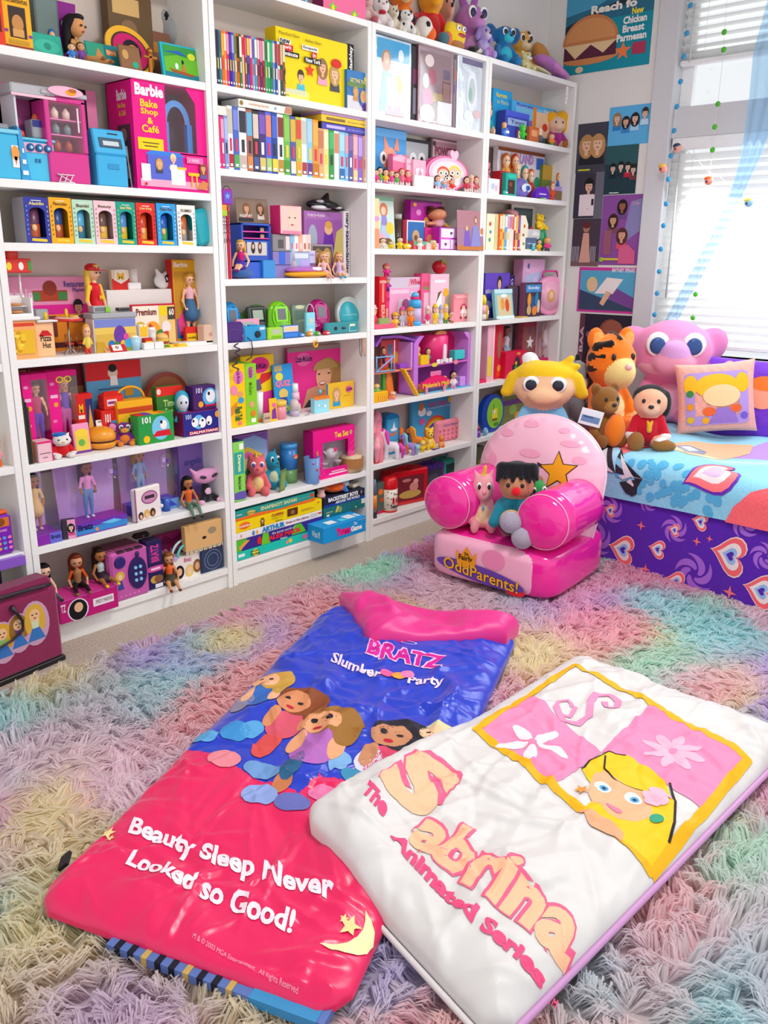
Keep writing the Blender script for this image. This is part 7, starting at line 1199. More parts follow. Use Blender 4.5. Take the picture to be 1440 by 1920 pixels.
x,y,z,w,h=spot(611,674,604,625,.018);o=MB().box(-w/2,w/2,0,.022,0,h,'2f8f98:p',.007).bd('toy_camera',None,(x,y,z));setp(o,'long teal see-through camera lying before the disc player','camera');MB().lh([(.008,-.003),(.007,0)],'15202c:p',n=16,axis='y').bd('lens',o,(-w*.22,0,h*.5));MB().ell((w*.02,-.001,h*.5),(.014,.003,.006),'1c3a44:p',12,6).bd('grip',o);prints(o,w,h,[('r',.7,.6,.86,.8,'d8e8c8'),('r',.68,.15,.92,.2,'a8d8d8'),('r',.68,.2,.7,.7,'a8d8d8')])
def cam_(u0,u1,vt,vb,c,label,y=None,rz=0):
 x,y,z,w,h=spot(u0,u1,vt,vb,y,ymin=-.02);o=MB().box(-w/2,w/2,0,.03,0,h,M(c,'plastic'),.006).box(-w*.2,w*.15,.004,.026,h,h*1.08,M(c,'plastic'),.003).bd('toy_camera',None,(x,y,z),(0,0,rz));setp(o,label,'camera');MB().lh([(.011,-.008),(.013,-.004),(.013,0)],'20242c:p',n=18,axis='y').bd('lens',o,(w*.08,0,h*.45));MB().box(w*.18,w*.4,-.001,0,h*.72,h*.9,'d8e8f0:p').bd('flash',o);MB().lh([(.004,0),(.004,.004)],'c8d8e0:p',n=10).bd('shutter_button',o,(-w*.3,.015,h));return o
cam_(458,501,611,640,'2a9ad0','turquoise toy camera at the front of the gadget shelf',.004)
x,y,z,w,h=spot(426,456,604,645,.002);o=MB().box(-w/2,w/2,0,.035,0,h,'4a1f78:p',.009).bd('camera_pouch',None,(x,y,z),(0,0,-.3));setp(o,'dark purple camera pouch at the left front of the gadget shelf','pouch');MB().tube([(-w*.45,-.001,h*.6),(0,-.002,h*.66),(w*.45,-.001,h*.55)],.001,'7a5aa8:p').bd('zip',o);MB().ell((w*.4,-.002,h*.3),(.005,.003,.009),'6a4a98:p',10,6).bd('zip_pull',o)
B('calculator',444,488,598,612,.01,'f0a0b8','pink rounded gadget with a grey window behind the turquoise camera','gadget',[('r',.18,.2,.7,.8,'b8b8b0')],y=.035,z=ZS+.028,kind='plastic',bev=.005);B('riser_box',446,486,612,632,.02,'5a6a70','small grey green block under the pink gadget','box',y=.045,h=.028)
B('toy_gadget',503,532,614,634,.02,'a8e03a','lime toy gadget with a small grey screen at the shelf edge','gadget',[('r',.25,.45,.8,.85,'b8c8a8'),('r',.2,.12,.85,.3,'7ac01c')],y=.003,kind='plastic',bev=.004);B('toy_organizer',530,561,610,634,.02,'2f6fc8','blue toy organizer with an open pale screen, right of the lime gadget','gadget',[('r',.06,.5,.94,.95,'d8d0e8'),('r',.15,.6,.85,.85,'f0d090'),('r',.1,.1,.9,.4,'3f8ae0')],y=.003,kind='plastic',bev=.004)
o,w,h,d=B('clip_radio',575,592,586,622,.015,'8adcf0','pale blue clip radio with a wire loop and white cord','radio',[('r',.25,.55,.75,.75,'c8d8c0'),('e',.5,.25,.12,.06,'e8f4f4')],y=.035,kind='plastic',bev=.003);MB().tube([(w*.42*cos(t),.006,h+h*.35*sin(t))for t in lsp(0,pi,12)],.0016,'dfe4e6:p').bd('wire_loop',o);MB().tube([(w*.55*cos(t),-.004+.012*sin(t),h*.45+.006*sin(t*2))for t in lsp(0,9.4,26)],.001,'e6ecf0:p',5).bd('cord',o)
def nug(u0,u1,vt,vb,c,label,y=.004):
 x,y,z,w,h=spot(u0,u1,vt,vb,y);w*=cos(slant(x,y));o=MB().ell((0,0,h/2),(w/2,.012,h/2),M(c,'plastic'),14,10).bd('toy_gadget',None,(x,y+.012,z));setp(o,label,'gadget');MB().box(-w*.2,w*.2,-.0125,-.011,h*.4,h*.65,'f0f0e8:p').bd('button',o)
nug(560,576,624,634,'2f8ae0','small blue oval gadget at the shelf edge');nug(576,592,621,632,'e8901c','small orange gadget above the yellow ring');nug(592,606,621,631,'5aa83a','small green gadget, right of the orange one');nug(606,625,620,630,'d8283c','small red gadget before the magenta handheld')
q=onY(591,645,-.004);o=MB().tube([(.01*cos(t),0,.011*sin(t))for t in lsp(.7,6.4,20)],.0042,'f2a818:p',8).bd('ring_key_chain',None,(q[0],-.006,q[2]));setp(o,'yellow ring shaped key chain hanging off the gadget shelf','key chain');MB().tube([(.008,0,.008),(.012,0,.02),(.012,.006,.026)],.001,'c8ccd0:metal',5).bd('chain',o)
q=onY(442,672,-.008);o=empty('coiled_strap',(q[0],-.012,q[2]),0,'dark purple coiled strap hanging from the camera pouch','strap');P=[(.01*cos(t*26)+.008*sin(t*6.28),.008*sin(t*26),.055-.1*t)for t in lsp(0,1,150)];MB().tube(P,.0026,'2c1a44:p',5).bd('coil',o)
q=onY(466,655,-.004);o=MB().tube([(-.006,0,.045),(.012,-.002,.03),(.016,-.003,0),(.008,-.003,-.03),(-.016,-.002,-.04)],.002,'1a181c:p',6).bd('cord',None,(q[0],-.006,q[2]));setp(o,'black cord drooping over the gadget shelf edge','cord')
for u,c,lab in((676,'1c1a1e','black wrist strap hanging at the right of the gadget shelf'),(683,'f09a5a','orange wrist strap hanging at the right of the gadget shelf')):
 q=onY(u,650,-.004);o=MB().tube([(-.006,0,.035),(-.007,0,0),(-.005,-.001,-.03),(.002,-.001,-.042),(.005,-.001,-.02),(.005,0,.035)],.0014,c+':p',5).bd('wrist_strap',None,(q[0],-.005,q[2]));setp(o,lab,'strap')
 # ======== bookcase 2, pink poster shelf
cell(2,4)
B('board_game',430,463,684,805,.12,'f6c80a','yellow game box on end with a pink cloud logo, left end of its shelf','board game',[('e',.62,.8,.1,.11,'e87ab8'),('t','Lizzie McGuire',.52,.7,.74,.9,'6a1a6c',.02,{'rot':3}),('e',.35,.6,.07,.08,'f08ab0'),('e',.68,.53,.06,.045,'e0a070'),('e',.72,.43,.06,.05,'3aa0d8'),('p',[(0,.3),(.5,.42),(.5,.3),(0,.15)],'e0902a'),('t','Flash Talk',.35,.1,.75,.33,'2a6a3a',.04,{'rot':3}),('e',.6,.06,.04,.035,'f07a8a')],y=.02)
B('board_game',463,484,682,801,.12,'8ad02a','lime green game box on end beside the yellow one','board game',[('e',.5,.86,.055,.1,'d86ab0'),('t','Lizzie',.35,.78,.65,.94,'5a1a5c',.02,{'rot':3}),('t','McGuire',.3,.5,.6,.7,'4a8a1c',.02,{'rot':3}),('e',.5,.34,.05,.055,'e8a47c'),('e',.6,.19,.05,.055,'f0802a'),('r',.4,.04,.8,.11,'f2f4ea')],y=.02)
B('board_game',455,516,666,775,.03,'f6cf12','yellow game box behind the white tumbler','board game',[('e',.56,.84,.2,.13,'e82a8c'),('t','Lizzie McGuire',.36,.78,.76,.88,'3a1a5a',.03),('p',[(.5,0),(1,0),(1,.42),(.6,.4)],'e8389c'),('p',[(.45,.5),(.85,.6),(.95,.72),(.6,.7)],'d82a34'),('p',[(.3,.4),(.6,.45),(.55,.62),(.3,.6)],'6a5a8c')],y=.13)
cyl('tumbler',483,501,735,790,[(.72,0,'f2862a'),(.76,.12,'f2862a'),(.76,.12,'f4f2ee'),(1,1,'f4f2ee')],'tall white tumbler with an orange base beside the lime game box','tumbler',y=.035,mats=['cup'])
card('book',517,554,683,757,'2a94d8','blue activity book lettered QUIZ leaning behind the pink jar','book',[('r',.08,.86,.46,.98,'b8a878'),('e',.3,.76,.1,.08,'e8d84a'),('t','QUIZ',.08,.54,.85,.68,'f07a9c',.05),('e',.45,.42,.12,.1,'e0c060'),('p',[(.25,.2),(.65,.2),(.6,.35),(.3,.35)],'3a4a9c'),('t','book',.35,.05,.95,.22,'8ae03a',.05)],y=.1,lean=.08,d=.006)
o,w,h,d=B('pin_board',541,661,648,768,.012,'ee3494','big hot pink poster box of a smiling girl at the back','poster box',[('r',0,.93,.8,1,'9a8a84'),('e',.23,.8,.16,.11,'f06ab0'),('t','Lizzie McGuire',.12,.76,.36,.86,'3a2456',.03),('p',[(.2,0),(.62,0),(.66,.18),(.5,.36),(.28,.3)],'d89a7c'),('p',[(.22,0),(.55,0),(.5,.12),(.3,.12)],'3a3640'),('e',.6,.5,.24,.3,'b88a50'),('p',[(.62,.3),(.8,.35),(.83,.62),(.72,.75)],'a87c48'),('e',.53,.48,.175,.23,'eab08c'),('p',ep(.56,.6,.19,.17,14,.1,pi),'c09a5c'),('e',.46,.53,.03,.014,'3a2c28'),('e',.61,.53,.03,.014,'3a2c28'),('e',.51,.37,.075,.035,'c85a5a'),('e',.51,.378,.06,.018,'f8f0ea'),('t','AM',.85,.8,.92,.84,'f28ac0',0.)],y=.165,sides='d82a80')
for u0,u1,vt,c,lab,lt in((661,685,657,'7a3a24','brown plaid book lettered Duff at the right end','Duff'),):
 B('book',u0,u1,vt,762,.02,c,lab,'book',[('r',.2,0,.26,1,'4a1a14'),('r',.6,0,.66,1,'4a1a14'),('r',0,.3,1,.34,'4a1a14'),('r',0,.7,1,.74,'4a1a14'),('t',lt,.1,.58,.8,.7,'f0b86a',.03),('t','Hilary',.2,.5,.8,.57,'f0b86a',0.)],y=.13)
B('disc_case',612,664,717,768,.01,'e8b82a','yellow music disc case with a long-haired girl, before the pink poster','disc case',[('r',0,0,.06,1,'3a6ac0'),('who',.36,.62,.24,'c89a5a','ecc09c','2a94c0'),('e',.8,.7,.14,.14,'e85aa8'),('t','Lizzie',.7,.64,.92,.78,'5a1a5c',.03),('r',.62,.45,.82,.47,'c8902a')],y=.055);B('disc_case',664,680,715,762,.01,'b87ab0','purple disc case half hidden by the yellow one','disc case',[('r',.1,.3,.8,1,'d8c84a'),('r',.1,0,.8,.3,'8a8ac8')],y=.075)
cyl('lotion_tube',549,573,720,765,[(1,0,'f0e4c0'),(.9,.3,'f0e4c0'),(.8,.45,'f2c8d8'),(.7,.7,'f2c8d8'),(.6,.7,'eef0f2'),(.55,1,'eef0f2')],'pastel lotion tube with a white cap beside the quiz book','bottle',y=.085,mats=['tube_top','cap'])
cyl('jar',519,547,752,787,[(.95,0,'f090a0'),(1,.72,'f090a0'),(1.05,.72,'f4c84a'),(1.05,.95,'f4c84a'),(.9,1,'f4c84a')],'pink jar with a yellow lid, left of the glitter jar','jar',y=.02)
cyl('jar',549,568,750,777,[(1,0,'c0b0c8'),(1,.35,'c0b0c8'),(1,.35,'d0c8c4'),(.95,.8,'d0c8c4'),(.6,1,'d0c8c4')],'small glitter jar with a clear lid, right of the pink jar','jar',y=.03)
o,w,h,d=B('perfume_box',590,618,745,776,.025,'9adcec','pale blue perfume box with an orange top, stopper glass above','box',[('e',.3,.5,.08,.08,'f4f8f8'),('e',.7,.4,.1,.1,'f4f8f8'),('r',0,.86,1,1,'f0862a')],y=.03);MB().box(-w/2,w/2,0,d,h,h+.003,'f0862a').bd('box_top',o);MB().lh([(.002,h+.003),(.002,h+.014),(.008,h+.018),(.007,h+.028),(.002,h+.032)],'6ac8d8:p',n=14).bd('stopper',o,(0,.012,0))
card('toy_card',507,521,747,790,'f2c414','yellow folded card with a purple figure before the game boxes','card',[('p',[(.2,.1),(.9,.1),(.8,.6),(.3,.5)],'8a3a9c'),('e',.6,.7,.12,.1,'e86ab0')],y=.02,lean=.05);B('toy_card',495,508,775,791,.01,'cdb29a','small beige card box at the shelf edge','box',[('r',.1,.4,.9,.6,'8a7a6a')],y=.012)
q=onY(572,778,.02);o=MB().tube([(0,0,0),(.012,0,.004),(.024,.004,0.),(.03,.01,.006)],.0014,'a8a4b0:metal',5).bd('bracelet',None,(q[0],.02,ZS+.0015));setp(o,'tiny silver bracelet lying on the shelf before the glitter jar','bracelet')
# ======== bookcase 2, dragon shelf
cell(2,5)
B('board_game',440,462,827,942,.15,'8ad85a','pale green game box on end at the left of the dragon shelf','board game',[('r',.1,.46,.9,.82,'2fa8a0'),('t','Dragon',.3,.5,.7,.78,'f0f4a0',.04,{'rot':3}),('r',.55,.86,.9,.96,'f4f4e8'),('t','Matching Game',.3,.2,.65,.42,'3a5a2a',.02,{'rot':3}),('e',.6,.1,.2,.07,'6a5ab0')],y=.012,sides='2a3a6c')
B('lunch_box',441,506,812,928,.02,'9a6ab8','rainbow printed tin standing behind the pink plush dragon','tin',[('r',.05,.5,.95,.97,'8ab0d8'),('p',[(.05,.2),(.05,.7),(.4,.78),(.8,.62),(.95,.3),(.95,.15)],'e8c84a'),('p',[(.05,.2),(.05,.62),(.4,.7),(.78,.55),(.92,.2)],'d86ab8'),('p',[(.05,.2),(.05,.52),(.4,.6),(.72,.48),(.86,.2)],'d8d0a0'),('e',.6,.52,.14,.1,'7a6a90'),('e',.5,.35,.16,.08,'4a8a5a'),('e',.6,.25,.14,.07,'c88a6a'),('p',[(.05,.9),(.6,.96),(.95,.84),(.95,.97),(.05,.97)],'7a5aa8')],y=.1,sides='6a2a7c')
pA(477,524,852,922,'coral plush dragon with a cream belly and yellow horn, on the dragon shelf','ee6a70',bY='f6d08a',mZ='f0787c',ears='cat',nose='d8545c',bE=.35,eye='4a4a8c',rz=-.2,y=.012,xT=[('c',(0,-.05,.93),(-.05,-.06,1.08),.05,.03,F_('f2b81e'))])
pA(503,544,843,904,'teal plush dragon with a pale belly, behind the coral dragon','1a9ab8',bY='d8e4b8',mZ='1f9fbc',ears='cat',nose='14708a',bE=.3,eye='14303c',rz=.35,y=.055,xT=[('s',(.3,.1,.45),(.1,.2,.2),F_('1787a8'))]);B('hang_tag',520,538,880,912,.002,'6a8a44','green hang tag between the two plush dragons','tag',[('r',.1,.1,.9,.9,'8aa45a')],y=.008,rz=.4,rx=.1)
cyl('tin_can',536,569,833,897,[(1,0,'6a9a5a'),(1,.35,'6a9a5a'),(1,.35,'2a7ac0'),(1,.88,'2a7ac0'),(1.03,.88,'3a94d8'),(1.03,1,'3a94d8')],'blue and green printed round tin behind the teal dragon','tin',y=.07,mats=['upper_print','lid']);q=onY(554,857,.07);o=MB().ell((0,0,0),(.012,.004,.009),'e8a488:p',14,8).bd('sticker',None,(q[0],.069,q[2]));setp(o,'round face sticker on the blue tin','sticker');MB().ell((0,0,.004),(.014,.0035,.008),'d8542a:p',12,8).bd('sticker_hair',o)
x,y,z,w,h=spot(588,665,803,889,.03);o=empty('tea_set_box',(x,y,z),0,'hot pink tea set box with a window showing white china','toy box');pk='ea1888'
MB().box(-w/2,-w*.28,0,.003,0,h,pk).box(w*.34,w/2,0,.003,0,h,pk).box(-w*.28,w*.34,0,.003,h*.74,h,pk).box(-w*.28,w*.34,0,.003,0,h*.2,pk).bd('front_panel',o);MB().box(-w/2,-w/2+.002,.003,.06,0,h,'c81278').box(w/2-.002,w/2,.003,.06,0,h,pk).box(-w/2,w/2,.003,.06,h-.002,h,pk).box(-w/2,w/2,.058,.06,0,h,'cfc6cc').bd('carton',o)
MB().lh([(.012,0),(.02,.006),(.026,.02),(.027,.03),(.018,.042),(.004,.046)],'f2eeee:p',n=20).tube([(.026,0,.03),(.04,0,.03),(.042,0,.016),(.026,0,.012)],.003,'f2eeee:p').tube([(-.025,0,.018),(-.042,0,.038)],.004,'f2eeee:p').bd('toy_teapot',o,(w*.02,.032,h*.36));MB().lh([(.01,0),(.016,.014),(.017,.016)],'e8e2e4:p',n=16).bd('toy_cup',o,(-w*.14,.03,h*.21));MB().lh([(.01,0),(.016,.014),(.017,.016)],'e8e2e4:p',n=16).bd('toy_cup',o,(w*.2,.03,h*.21));MB().box(-w*.28,w*.34,.001,.002,h*.2,h*.74,mat('ffffff','clear')).bd('clear_window',o)
prints(o,w,h,[('t','Tea Set',.5,.8,.84,.92,'f6c84a',.04),('e',.9,.86,.04,.05,'c8a06a'),('h',.52,.56,.06,'d83a7c'),('e',.09,.55,.03,.06,'c88a4a'),('r',.36,.06,.8,.09,'f8d0e4'),('r',.42,.11,.74,.13,'f8d0e4')]+[('e',.04+.045*(i%5)+.02*(i//5%2),.1+.05*(i//5)+.02*(i%3),.008,.008,'f8a8d4')for i in range(30)]+[('e',.86+.03*(i%4),.1+.06*i*.55,.008,.008,'f8a8d4')for i in range(20)])
x,y,z,w,h=spot(580,603,858,901,.004);o=MB().lh([(w*.42,0),(w*.5,h),(w*.47,h),(w*.4,.004)],mat('7aa8e0','jelly'),n=20,cap=False).bd('glass',None,(x,y+.02,z));setp(o,'small blue glass with heart decals before the tea set box','glass');MB().lh([(w*.42,0),(w*.42,.004)],mat('7aa8e0','jelly'),n=20).bd('glass_base',o)
for a,zz_,c in((-1.6,.55,'d8503a'),(-1.1,.25,'c81c3c'),(-2.1,.8,'c83a8c')):MB().ell((w*.47*cos(a),w*.47*sin(a),h*zz_),(.006,.003,.006),M(c,'plastic'),10,6).bd('decal',o)
x,y,z,w,h=spot(652,683,842,884,.02);o=MB().lh([(w*.46,0),(w*.49,.004),(w*.49,h*.88),(w*.44,h)],mat('f4ece0','clear'),n=24,cap=False).bd('candle_jar',None,(x,y+.03,z));setp(o,'beige candle in a glass jar at the right of the dragon shelf','candle');MB().lh([(w*.45,.003),(w*.45,h*.72),(w*.1,h*.73)],'e2c9a0:satin',n=24).bd('wax',o);MB().lh([(w*.492,h*.2),(w*.492,h*.62)],'b07a48',n=24,cap=False).bd('label',o);MB().tube([(0,0,h*.7),(.001,0,h*.8)],.001,'2a2420').bd('wick',o)
# ======== bookcase 2, board games
cell(2,6)
HS=[(1057,1037),(1036,1011),(1010,994),(993,970),(969,951)]
zc=ZS+.0006;G=[('1cc4b0','turquoise flat game box, lowest of the left stack',[('e',.22,.45,.42,.42,'f2dc3a'),('t','Polly',.17,.52,.26,.75,'3a3a1c',.03),('t','Pocket',.165,.2,.27,.45,'3a3a1c',.03),('r',.03,.4,.1,.75,'e8f4f0'),('e',.62,.6,.3,.25,'f0c84a'),('e',.58,.5,.2,.2,'e88a9c'),('e',.8,.55,.4,.28,'f06aa0'),('r',0.,0.,1,.05,'e8a0b4')],.038,602),
('3c2a8c','purple and green flat game box, second from the bottom of the left stack',[('p',[(0,0),(.06,0),(.13,1),(0,1)],'5ac02a'),('p',[(.28,0),(.38,0),(.36,1),(.3,1)],'6ac82a'),('p',[(.62,.1),(.8,.1),(.74,.95),(.66,.95)],'5ac02a'),('p',[(.05,.1),(.16,.8),(.12,.85),(.04,.4)],'f0a050'),('e',.26,.5,.25,.35,'d8283a'),('t','the secret world of',.4,.68,.66,.9,'f4f0f4',0.),('t','ALEX MACK',.36,.24,.74,.64,'e8283a',.06),('t','Game',.49,.03,.57,.2,'f4f0f4',.02),('t','The game',.84,.5,.94,.7,'e8e4f4',0.)],.05,605),
('efeae6','white flat game box lettered in blue, middle of the left stack',[('e',.07,.5,.1,.25,'f0802a'),('e',.2,.45,.25,.35,'4a8ad0'),('e',.24,.45,.2,.3,'e8b03a'),('t','ARTHUR',.29,.12,.55,.9,'2a8ac8',.06),('t','Goes to the Library',.56,.3,.84,.75,'8a3a6a',.02),('r',.86,.3,.94,.85,'d8ccc0'),('r',.95,.5,.99,.8,'e8602a')],.03,605),
('f4d404','yellow flat game box with an orange logo, second from the top of the left stack',[('e',.11,.5,.6,.3,'f0701c'),('t','nickelodeon',.045,.4,.18,.6,'f8f0e0',.02),('who',.3,.55,.24,'6a4020','e0b088','6a4a34'),('t','CLARISSA',.4,.6,.54,.85,'a83a2a',.03),('t','explains it all',.4,.35,.53,.52,'5a6a2a',0.),('t','Game',.44,.1,.52,.28,'4a3a1a',0.),('r',.58,.25,.7,.9,'5a2f1c'),('e',.64,.55,.25,.2,'9a6a3c'),('r',.74,.5,.86,.54,'a8902a'),('r',.74,.4,.9,.44,'a8902a'),('s',.95,.8,.14,'d8402a')],.05,605),
('2a9a90','teal flat game box with an orange wave, top of the left stack',[('p',[(0,0),(0,.25),(.3,.35),(.55,.15),(1,.35),(1,0)],'f0701c'),('t','SNAPSHOT SAFARI',.31,.45,.76,.85,'c8d8a0',.05),('e',.2,.55,.55,.24,'d8b84a'),('t','adventure',.13,.45,.27,.62,'3a6a4a',0.),('r',.03,.55,.09,.62,'e8e8d8'),('r',.76,.6,.95,.64,'8ac8b8'),('r',.94,.5,.985,.85,'e0402a')],.042,592)]
for c,lab,it,hh,u1 in G:
 B('board_game',441.5,u1,900,1050,.17,c,lab,'board game',it,y=.012,z=zc,h=hh-.001,group='board games in the left stack');zc+=hh
x0,x1=onY(606,985,0.)[0],onY(688,960,0.)[0]
o,w,h,d=B('board_game',606,686,960,990,.25,'1a98dc','bright blue game box jutting out over the shelf edge','board game',[('t','Tween',.3,.2,.62,.75,'ee1a80',.09),('t','The',.7,.62,.78,.82,'f6fafc',.02),('t','Game',.63,.25,.9,.6,'f6fafc',.06),('r',.8,.85,.99,.88,'a8d8f0')],y=-.085,z=ZS+.001,h=.072)
pm=MB()
for a,b,c_,e_,k in((-.3,-.1,.02,.06,'eaf4f8'),(-.02,.12,.015,.05,'5ad0f0'),(.15,.35,.02,.07,'e0f0f8'),(.38,.46,.02,.06,'c8e8f4')):pm.add([(w*a,c_,h+.0006),(w*b,c_,h+.0006),(w*b,e_,h+.0006),(w*a,e_,h+.0006)],[[0,1,2,3]],k)
pm.bd('top_print',o);t=MB();ti(t,'What if?',.02,h*.3,.07,h*.7,0,'dff0f8',.02);t.bd('side_lettering',o,(-w/2-.0006,.09,0),(0,0,-pi/2))
zc=ZS+.074;B('board_game',607,688,940,960,.17,'1c6f70','dark teal game box, middle of the right stack','board game',[('e',.36,.5,.3,.3,'8a9a6a'),('p',[(.25,.3),(.3,.9),(.34,.9),(.3,.3)],'d8c84a'),('r',.86,.45,.98,.95,'d8e0d8'),('t','*****',.05,.3,.2,.6,'d8d88a',.02),('e',.73,.3,.1,.1,'c8d87a'),('r',.06,.08,.12,.3,'e8e8e0')],y=.012,z=zc,h=.046);zc+=.047
B('board_game',607,688,925,945,.17,'22243a','navy and black game box with white band lettering, top of the right stack','board game',[('r',0,0,1,.25,'1f3f9c'),('t','BACKSTREET BOYS',.1,.5,.78,.92,'f2f2f4',.05),('t','AROUND THE WORLD',.26,.15,.82,.44,'f2f2f4',.03),('e',.86,.7,.09,.18,'b8a8a0'),('e',.94,.65,.09,.18,'9a8a84')],y=.012,z=zc,h=.044);zc+=.045
x,y,z,w,h=spot(612,660,903,938,.03,zc);o=link('plush_fish',blob([('s',(0,0,.45),(.36,.26,.42),F_('f2641a')),('s',(.28,-.02,.62),(.2,.2,.26),F_('cfe6f4')),('c',(.12,-.2,.5),(.16,-.26,.15),.09,.07,F_('2a7ac8')),('c',(-.3,0,.5),(-.45,0,.75),.12,.05,F_('f0803a')),('s',(-.1,.05,.85),(.2,.1,.14),F_('b82a7c'))],40,.05),None,(x,y+.03,z));o.scale=(w/.95,w/.95,h);setp(o,'orange plush fish with a pale blue face on the right game stack','plush toy');MB().ell((.36,-.2,.68),(.035,.02,.05),'1c1a1e:p',10,8).bd('eye',o)
for k,q in enumerate(((-.1,-.27,.6),(-.18,-.24,.35),(0,-.27,.3))):MB().ell(q,(.025,.012,.03),'8a2a14:p',8,6).bd('spot',o)
o=MB().box(-.036,.036,0,.045,0,.022,'e8dcc4:p',.008).bd('toy_remote',None,(onY(671,927,.04)[0],.035,zc),(0,0,.2));setp(o,'cream rounded block with three black dots beside the plush fish','toy')
for i in range(3):MB().lh([(.004,.022),(.004,.0235)],'24201e',n=10).bd('dot',o,(-.018+.018*i,.02,0))
x,y,z,w,h=spot(598,618,919,937,.02,ZS+.162);o=MB().lh([(.018,0),(.02,.01),(.014,.022),(.018,.034)],F_('f0b8b4'),n=18).bd('rolled_cloth',None,(x,y+.02,zc));setp(o,'pink rolled fuzzy cloth beside the orange plush fish','cloth')
# ======== bookcase 3, foil doll boxes
cell(3,0)
def foil(u0,u1,vt,vb,c,label,items,y=.02,d=.12,lab2=None):
 o,w,h,dd=B('doll_box',u0,u1,vt,vb,d,c,label,'doll box',items,y=y,kind='holo');MB().box(-w*.48,w*.48,-.006,-.0045,h*.02,h*.98,mat('f4f8fc','clear')).bd('clear_front',o);return o,w,h
foil(703,769,72,225,'b8cad4','pale blue foil doll box with a silvery gown, left of three',[('r',.05,.72,.95,.97,'3aa8d8'),('e',.3,.7,.1,.14,'c88a5a'),('e',.3,.74,.06,.07,'f0c8a8'),('p',[(.1,.05),(.55,.05),(.45,.55),(.2,.58)],'8fb8cc'),('e',.62,.42,.1,.12,'f2e23a'),('p',[(.3,.5),(.6,.5),(.7,.02),(.35,.02)],'e8c8d0'),('r',.3,0.,.8,.14,'d8b0b8'),('e',.7,.8,.06,.08,'e8f4fa'),('t','LIL',.35,.04,.8,.14,'b89ac8',.05)])
B('doll_carton',769,783,86,231,.11,'2f2830','narrow black carton side between the foil boxes','box',[('r',.2,.5,.8,.7,'6a2a4c'),('r',.3,.1,.7,.45,'7a7480')],y=.03)
foil(783,847,90,238,'9a7a80','clear fronted doll box with a pink room and a white card, middle of three',[('r',.06,.05,.94,.93,'8f6a70'),('e',.3,.82,.1,.08,'f0d8d0'),('e',.38,.62,.1,.11,'b03a5a'),('r',.7,.62,.9,.75,'6a4a6a'),('r',.68,.34,.92,.6,'7a3a34'),('r',.7,.34,.9,.57,'9a6a64'),('p',[(.4,.3),(.7,.34),(.68,.42),(.42,.42)],'b8985a'),('e',.25,.35,.12,.12,'d86a94'),('e',.25,.13,.17,.12,'e8e0dc'),('r',.55,.02,.97,.32,'f4f2f0'),('e',.2,.55,.07,.1,'c8d4dc')])
B('doll_carton',849,861,112,238,.1,'b8a0b0','lilac printed carton side behind the silver foil box','box',[('e',.5,.78,.2,.07,'f08a6a'),('e',.5,.58,.2,.07,'9a7ac8'),('r',.2,.1,.8,.4,'6a7a5a')],y=.03)
foil(855,908,108,245,'e4e8ec','silver foil doll box with a bright bow shaped bubble, right of three',[('e',.5,.55,.13,.28,'f8fafc'),('e',.5,.55,.08,.18,'d4dcd8'),('e',.45,.5,.05,.1,'a8ccb8'),('r',.15,.9,.85,.98,'6a5a84'),('e',.4,.2,.12,.08,'f8fafa'),('e',.7,.25,.1,.06,'f0c8c8')],y=.016)  # white ellipses put the glare on the foil into the print
# ======== bookcase 3, pink oval case shelf
cell(3,1)
B('toy_box',703,760,243,344,.04,'4a9fe0','blue toy box with a pink round eyed rabbit print','toy box',[('e',.45,.5,.22,.2,'f0a484'),('p',[(.3,.62),(.25,.95),(.45,.68)],'ee9478'),('p',[(.6,.66),(.7,.98),(.78,.64)],'ee9478'),('e',.25,.5,.09,.11,'f8f4f0'),('e',.6,.48,.09,.11,'f8f4f0'),('e',.27,.5,.04,.06,'3a2a34'),('e',.58,.48,.04,.06,'3a2a34'),('p',[(.6,0.),(1,0.),(1,.3),(.7,.26)],'24242c'),('r',0.,.86,1,1,'6ab8f0')],y=.13)
B('toy_box',760,805,262,344,.03,'b8bcc0','pale grey box with black sketched faces behind the pink bags','toy box',[('e',.3,.6,.12,.14,'f0f0f0'),('e',.65,.6,.14,.16,'f0f0f0'),('e',.65,.62,.05,.06,'2a2a30'),('e',.3,.6,.04,.05,'2a2a30'),('r',.92,0,1,1,'1f2026'),('r',0,.94,1,1,'1f2026'),('p',[(.2,.1),(.8,.1),(.6,.4),(.4,.4)],'8ab0c8')],y=.15)
B('poster_box',807,872,261,350,.015,'7a5a64','dusky pink framed poster box behind the oval case','poster box',[('r',.04,.04,.96,.96,'d8b8bc'),('r',.08,.08,.92,.92,'b88a94'),('t','POWERPUFF',.1,.68,.9,.84,'8a2a4c',.04),('e',.08,.88,.05,.05,'5a3a48'),('r',.1,.1,.9,.4,'c89aa0')],y=.16)
x,y,z,w,h=spot(798,877,285,352,.05);o=empty('oval_case',(x,y,z),0,'pink oval toy case with three cartoon girl faces and a heart on top','toy case');MB().prism(ep(0,h*.45,w*.5,h*.45,36),0,.04,'f04a94:p').bd('case_body',o);MB().prism(ep(0,h*.45,w*.45,h*.4,36),-.004,0,'f6b0c8:p').bd('rim',o);MB().prism(hP(w*.14,h*.93,h*.2),-.003,.015,'f4b4cc:p').bd('heart_handle',o);pm=MB();yy=-.0046
pm.flat(ep(0,h*.44,w*.38,h*.33,30),yy,'f0dfe4')
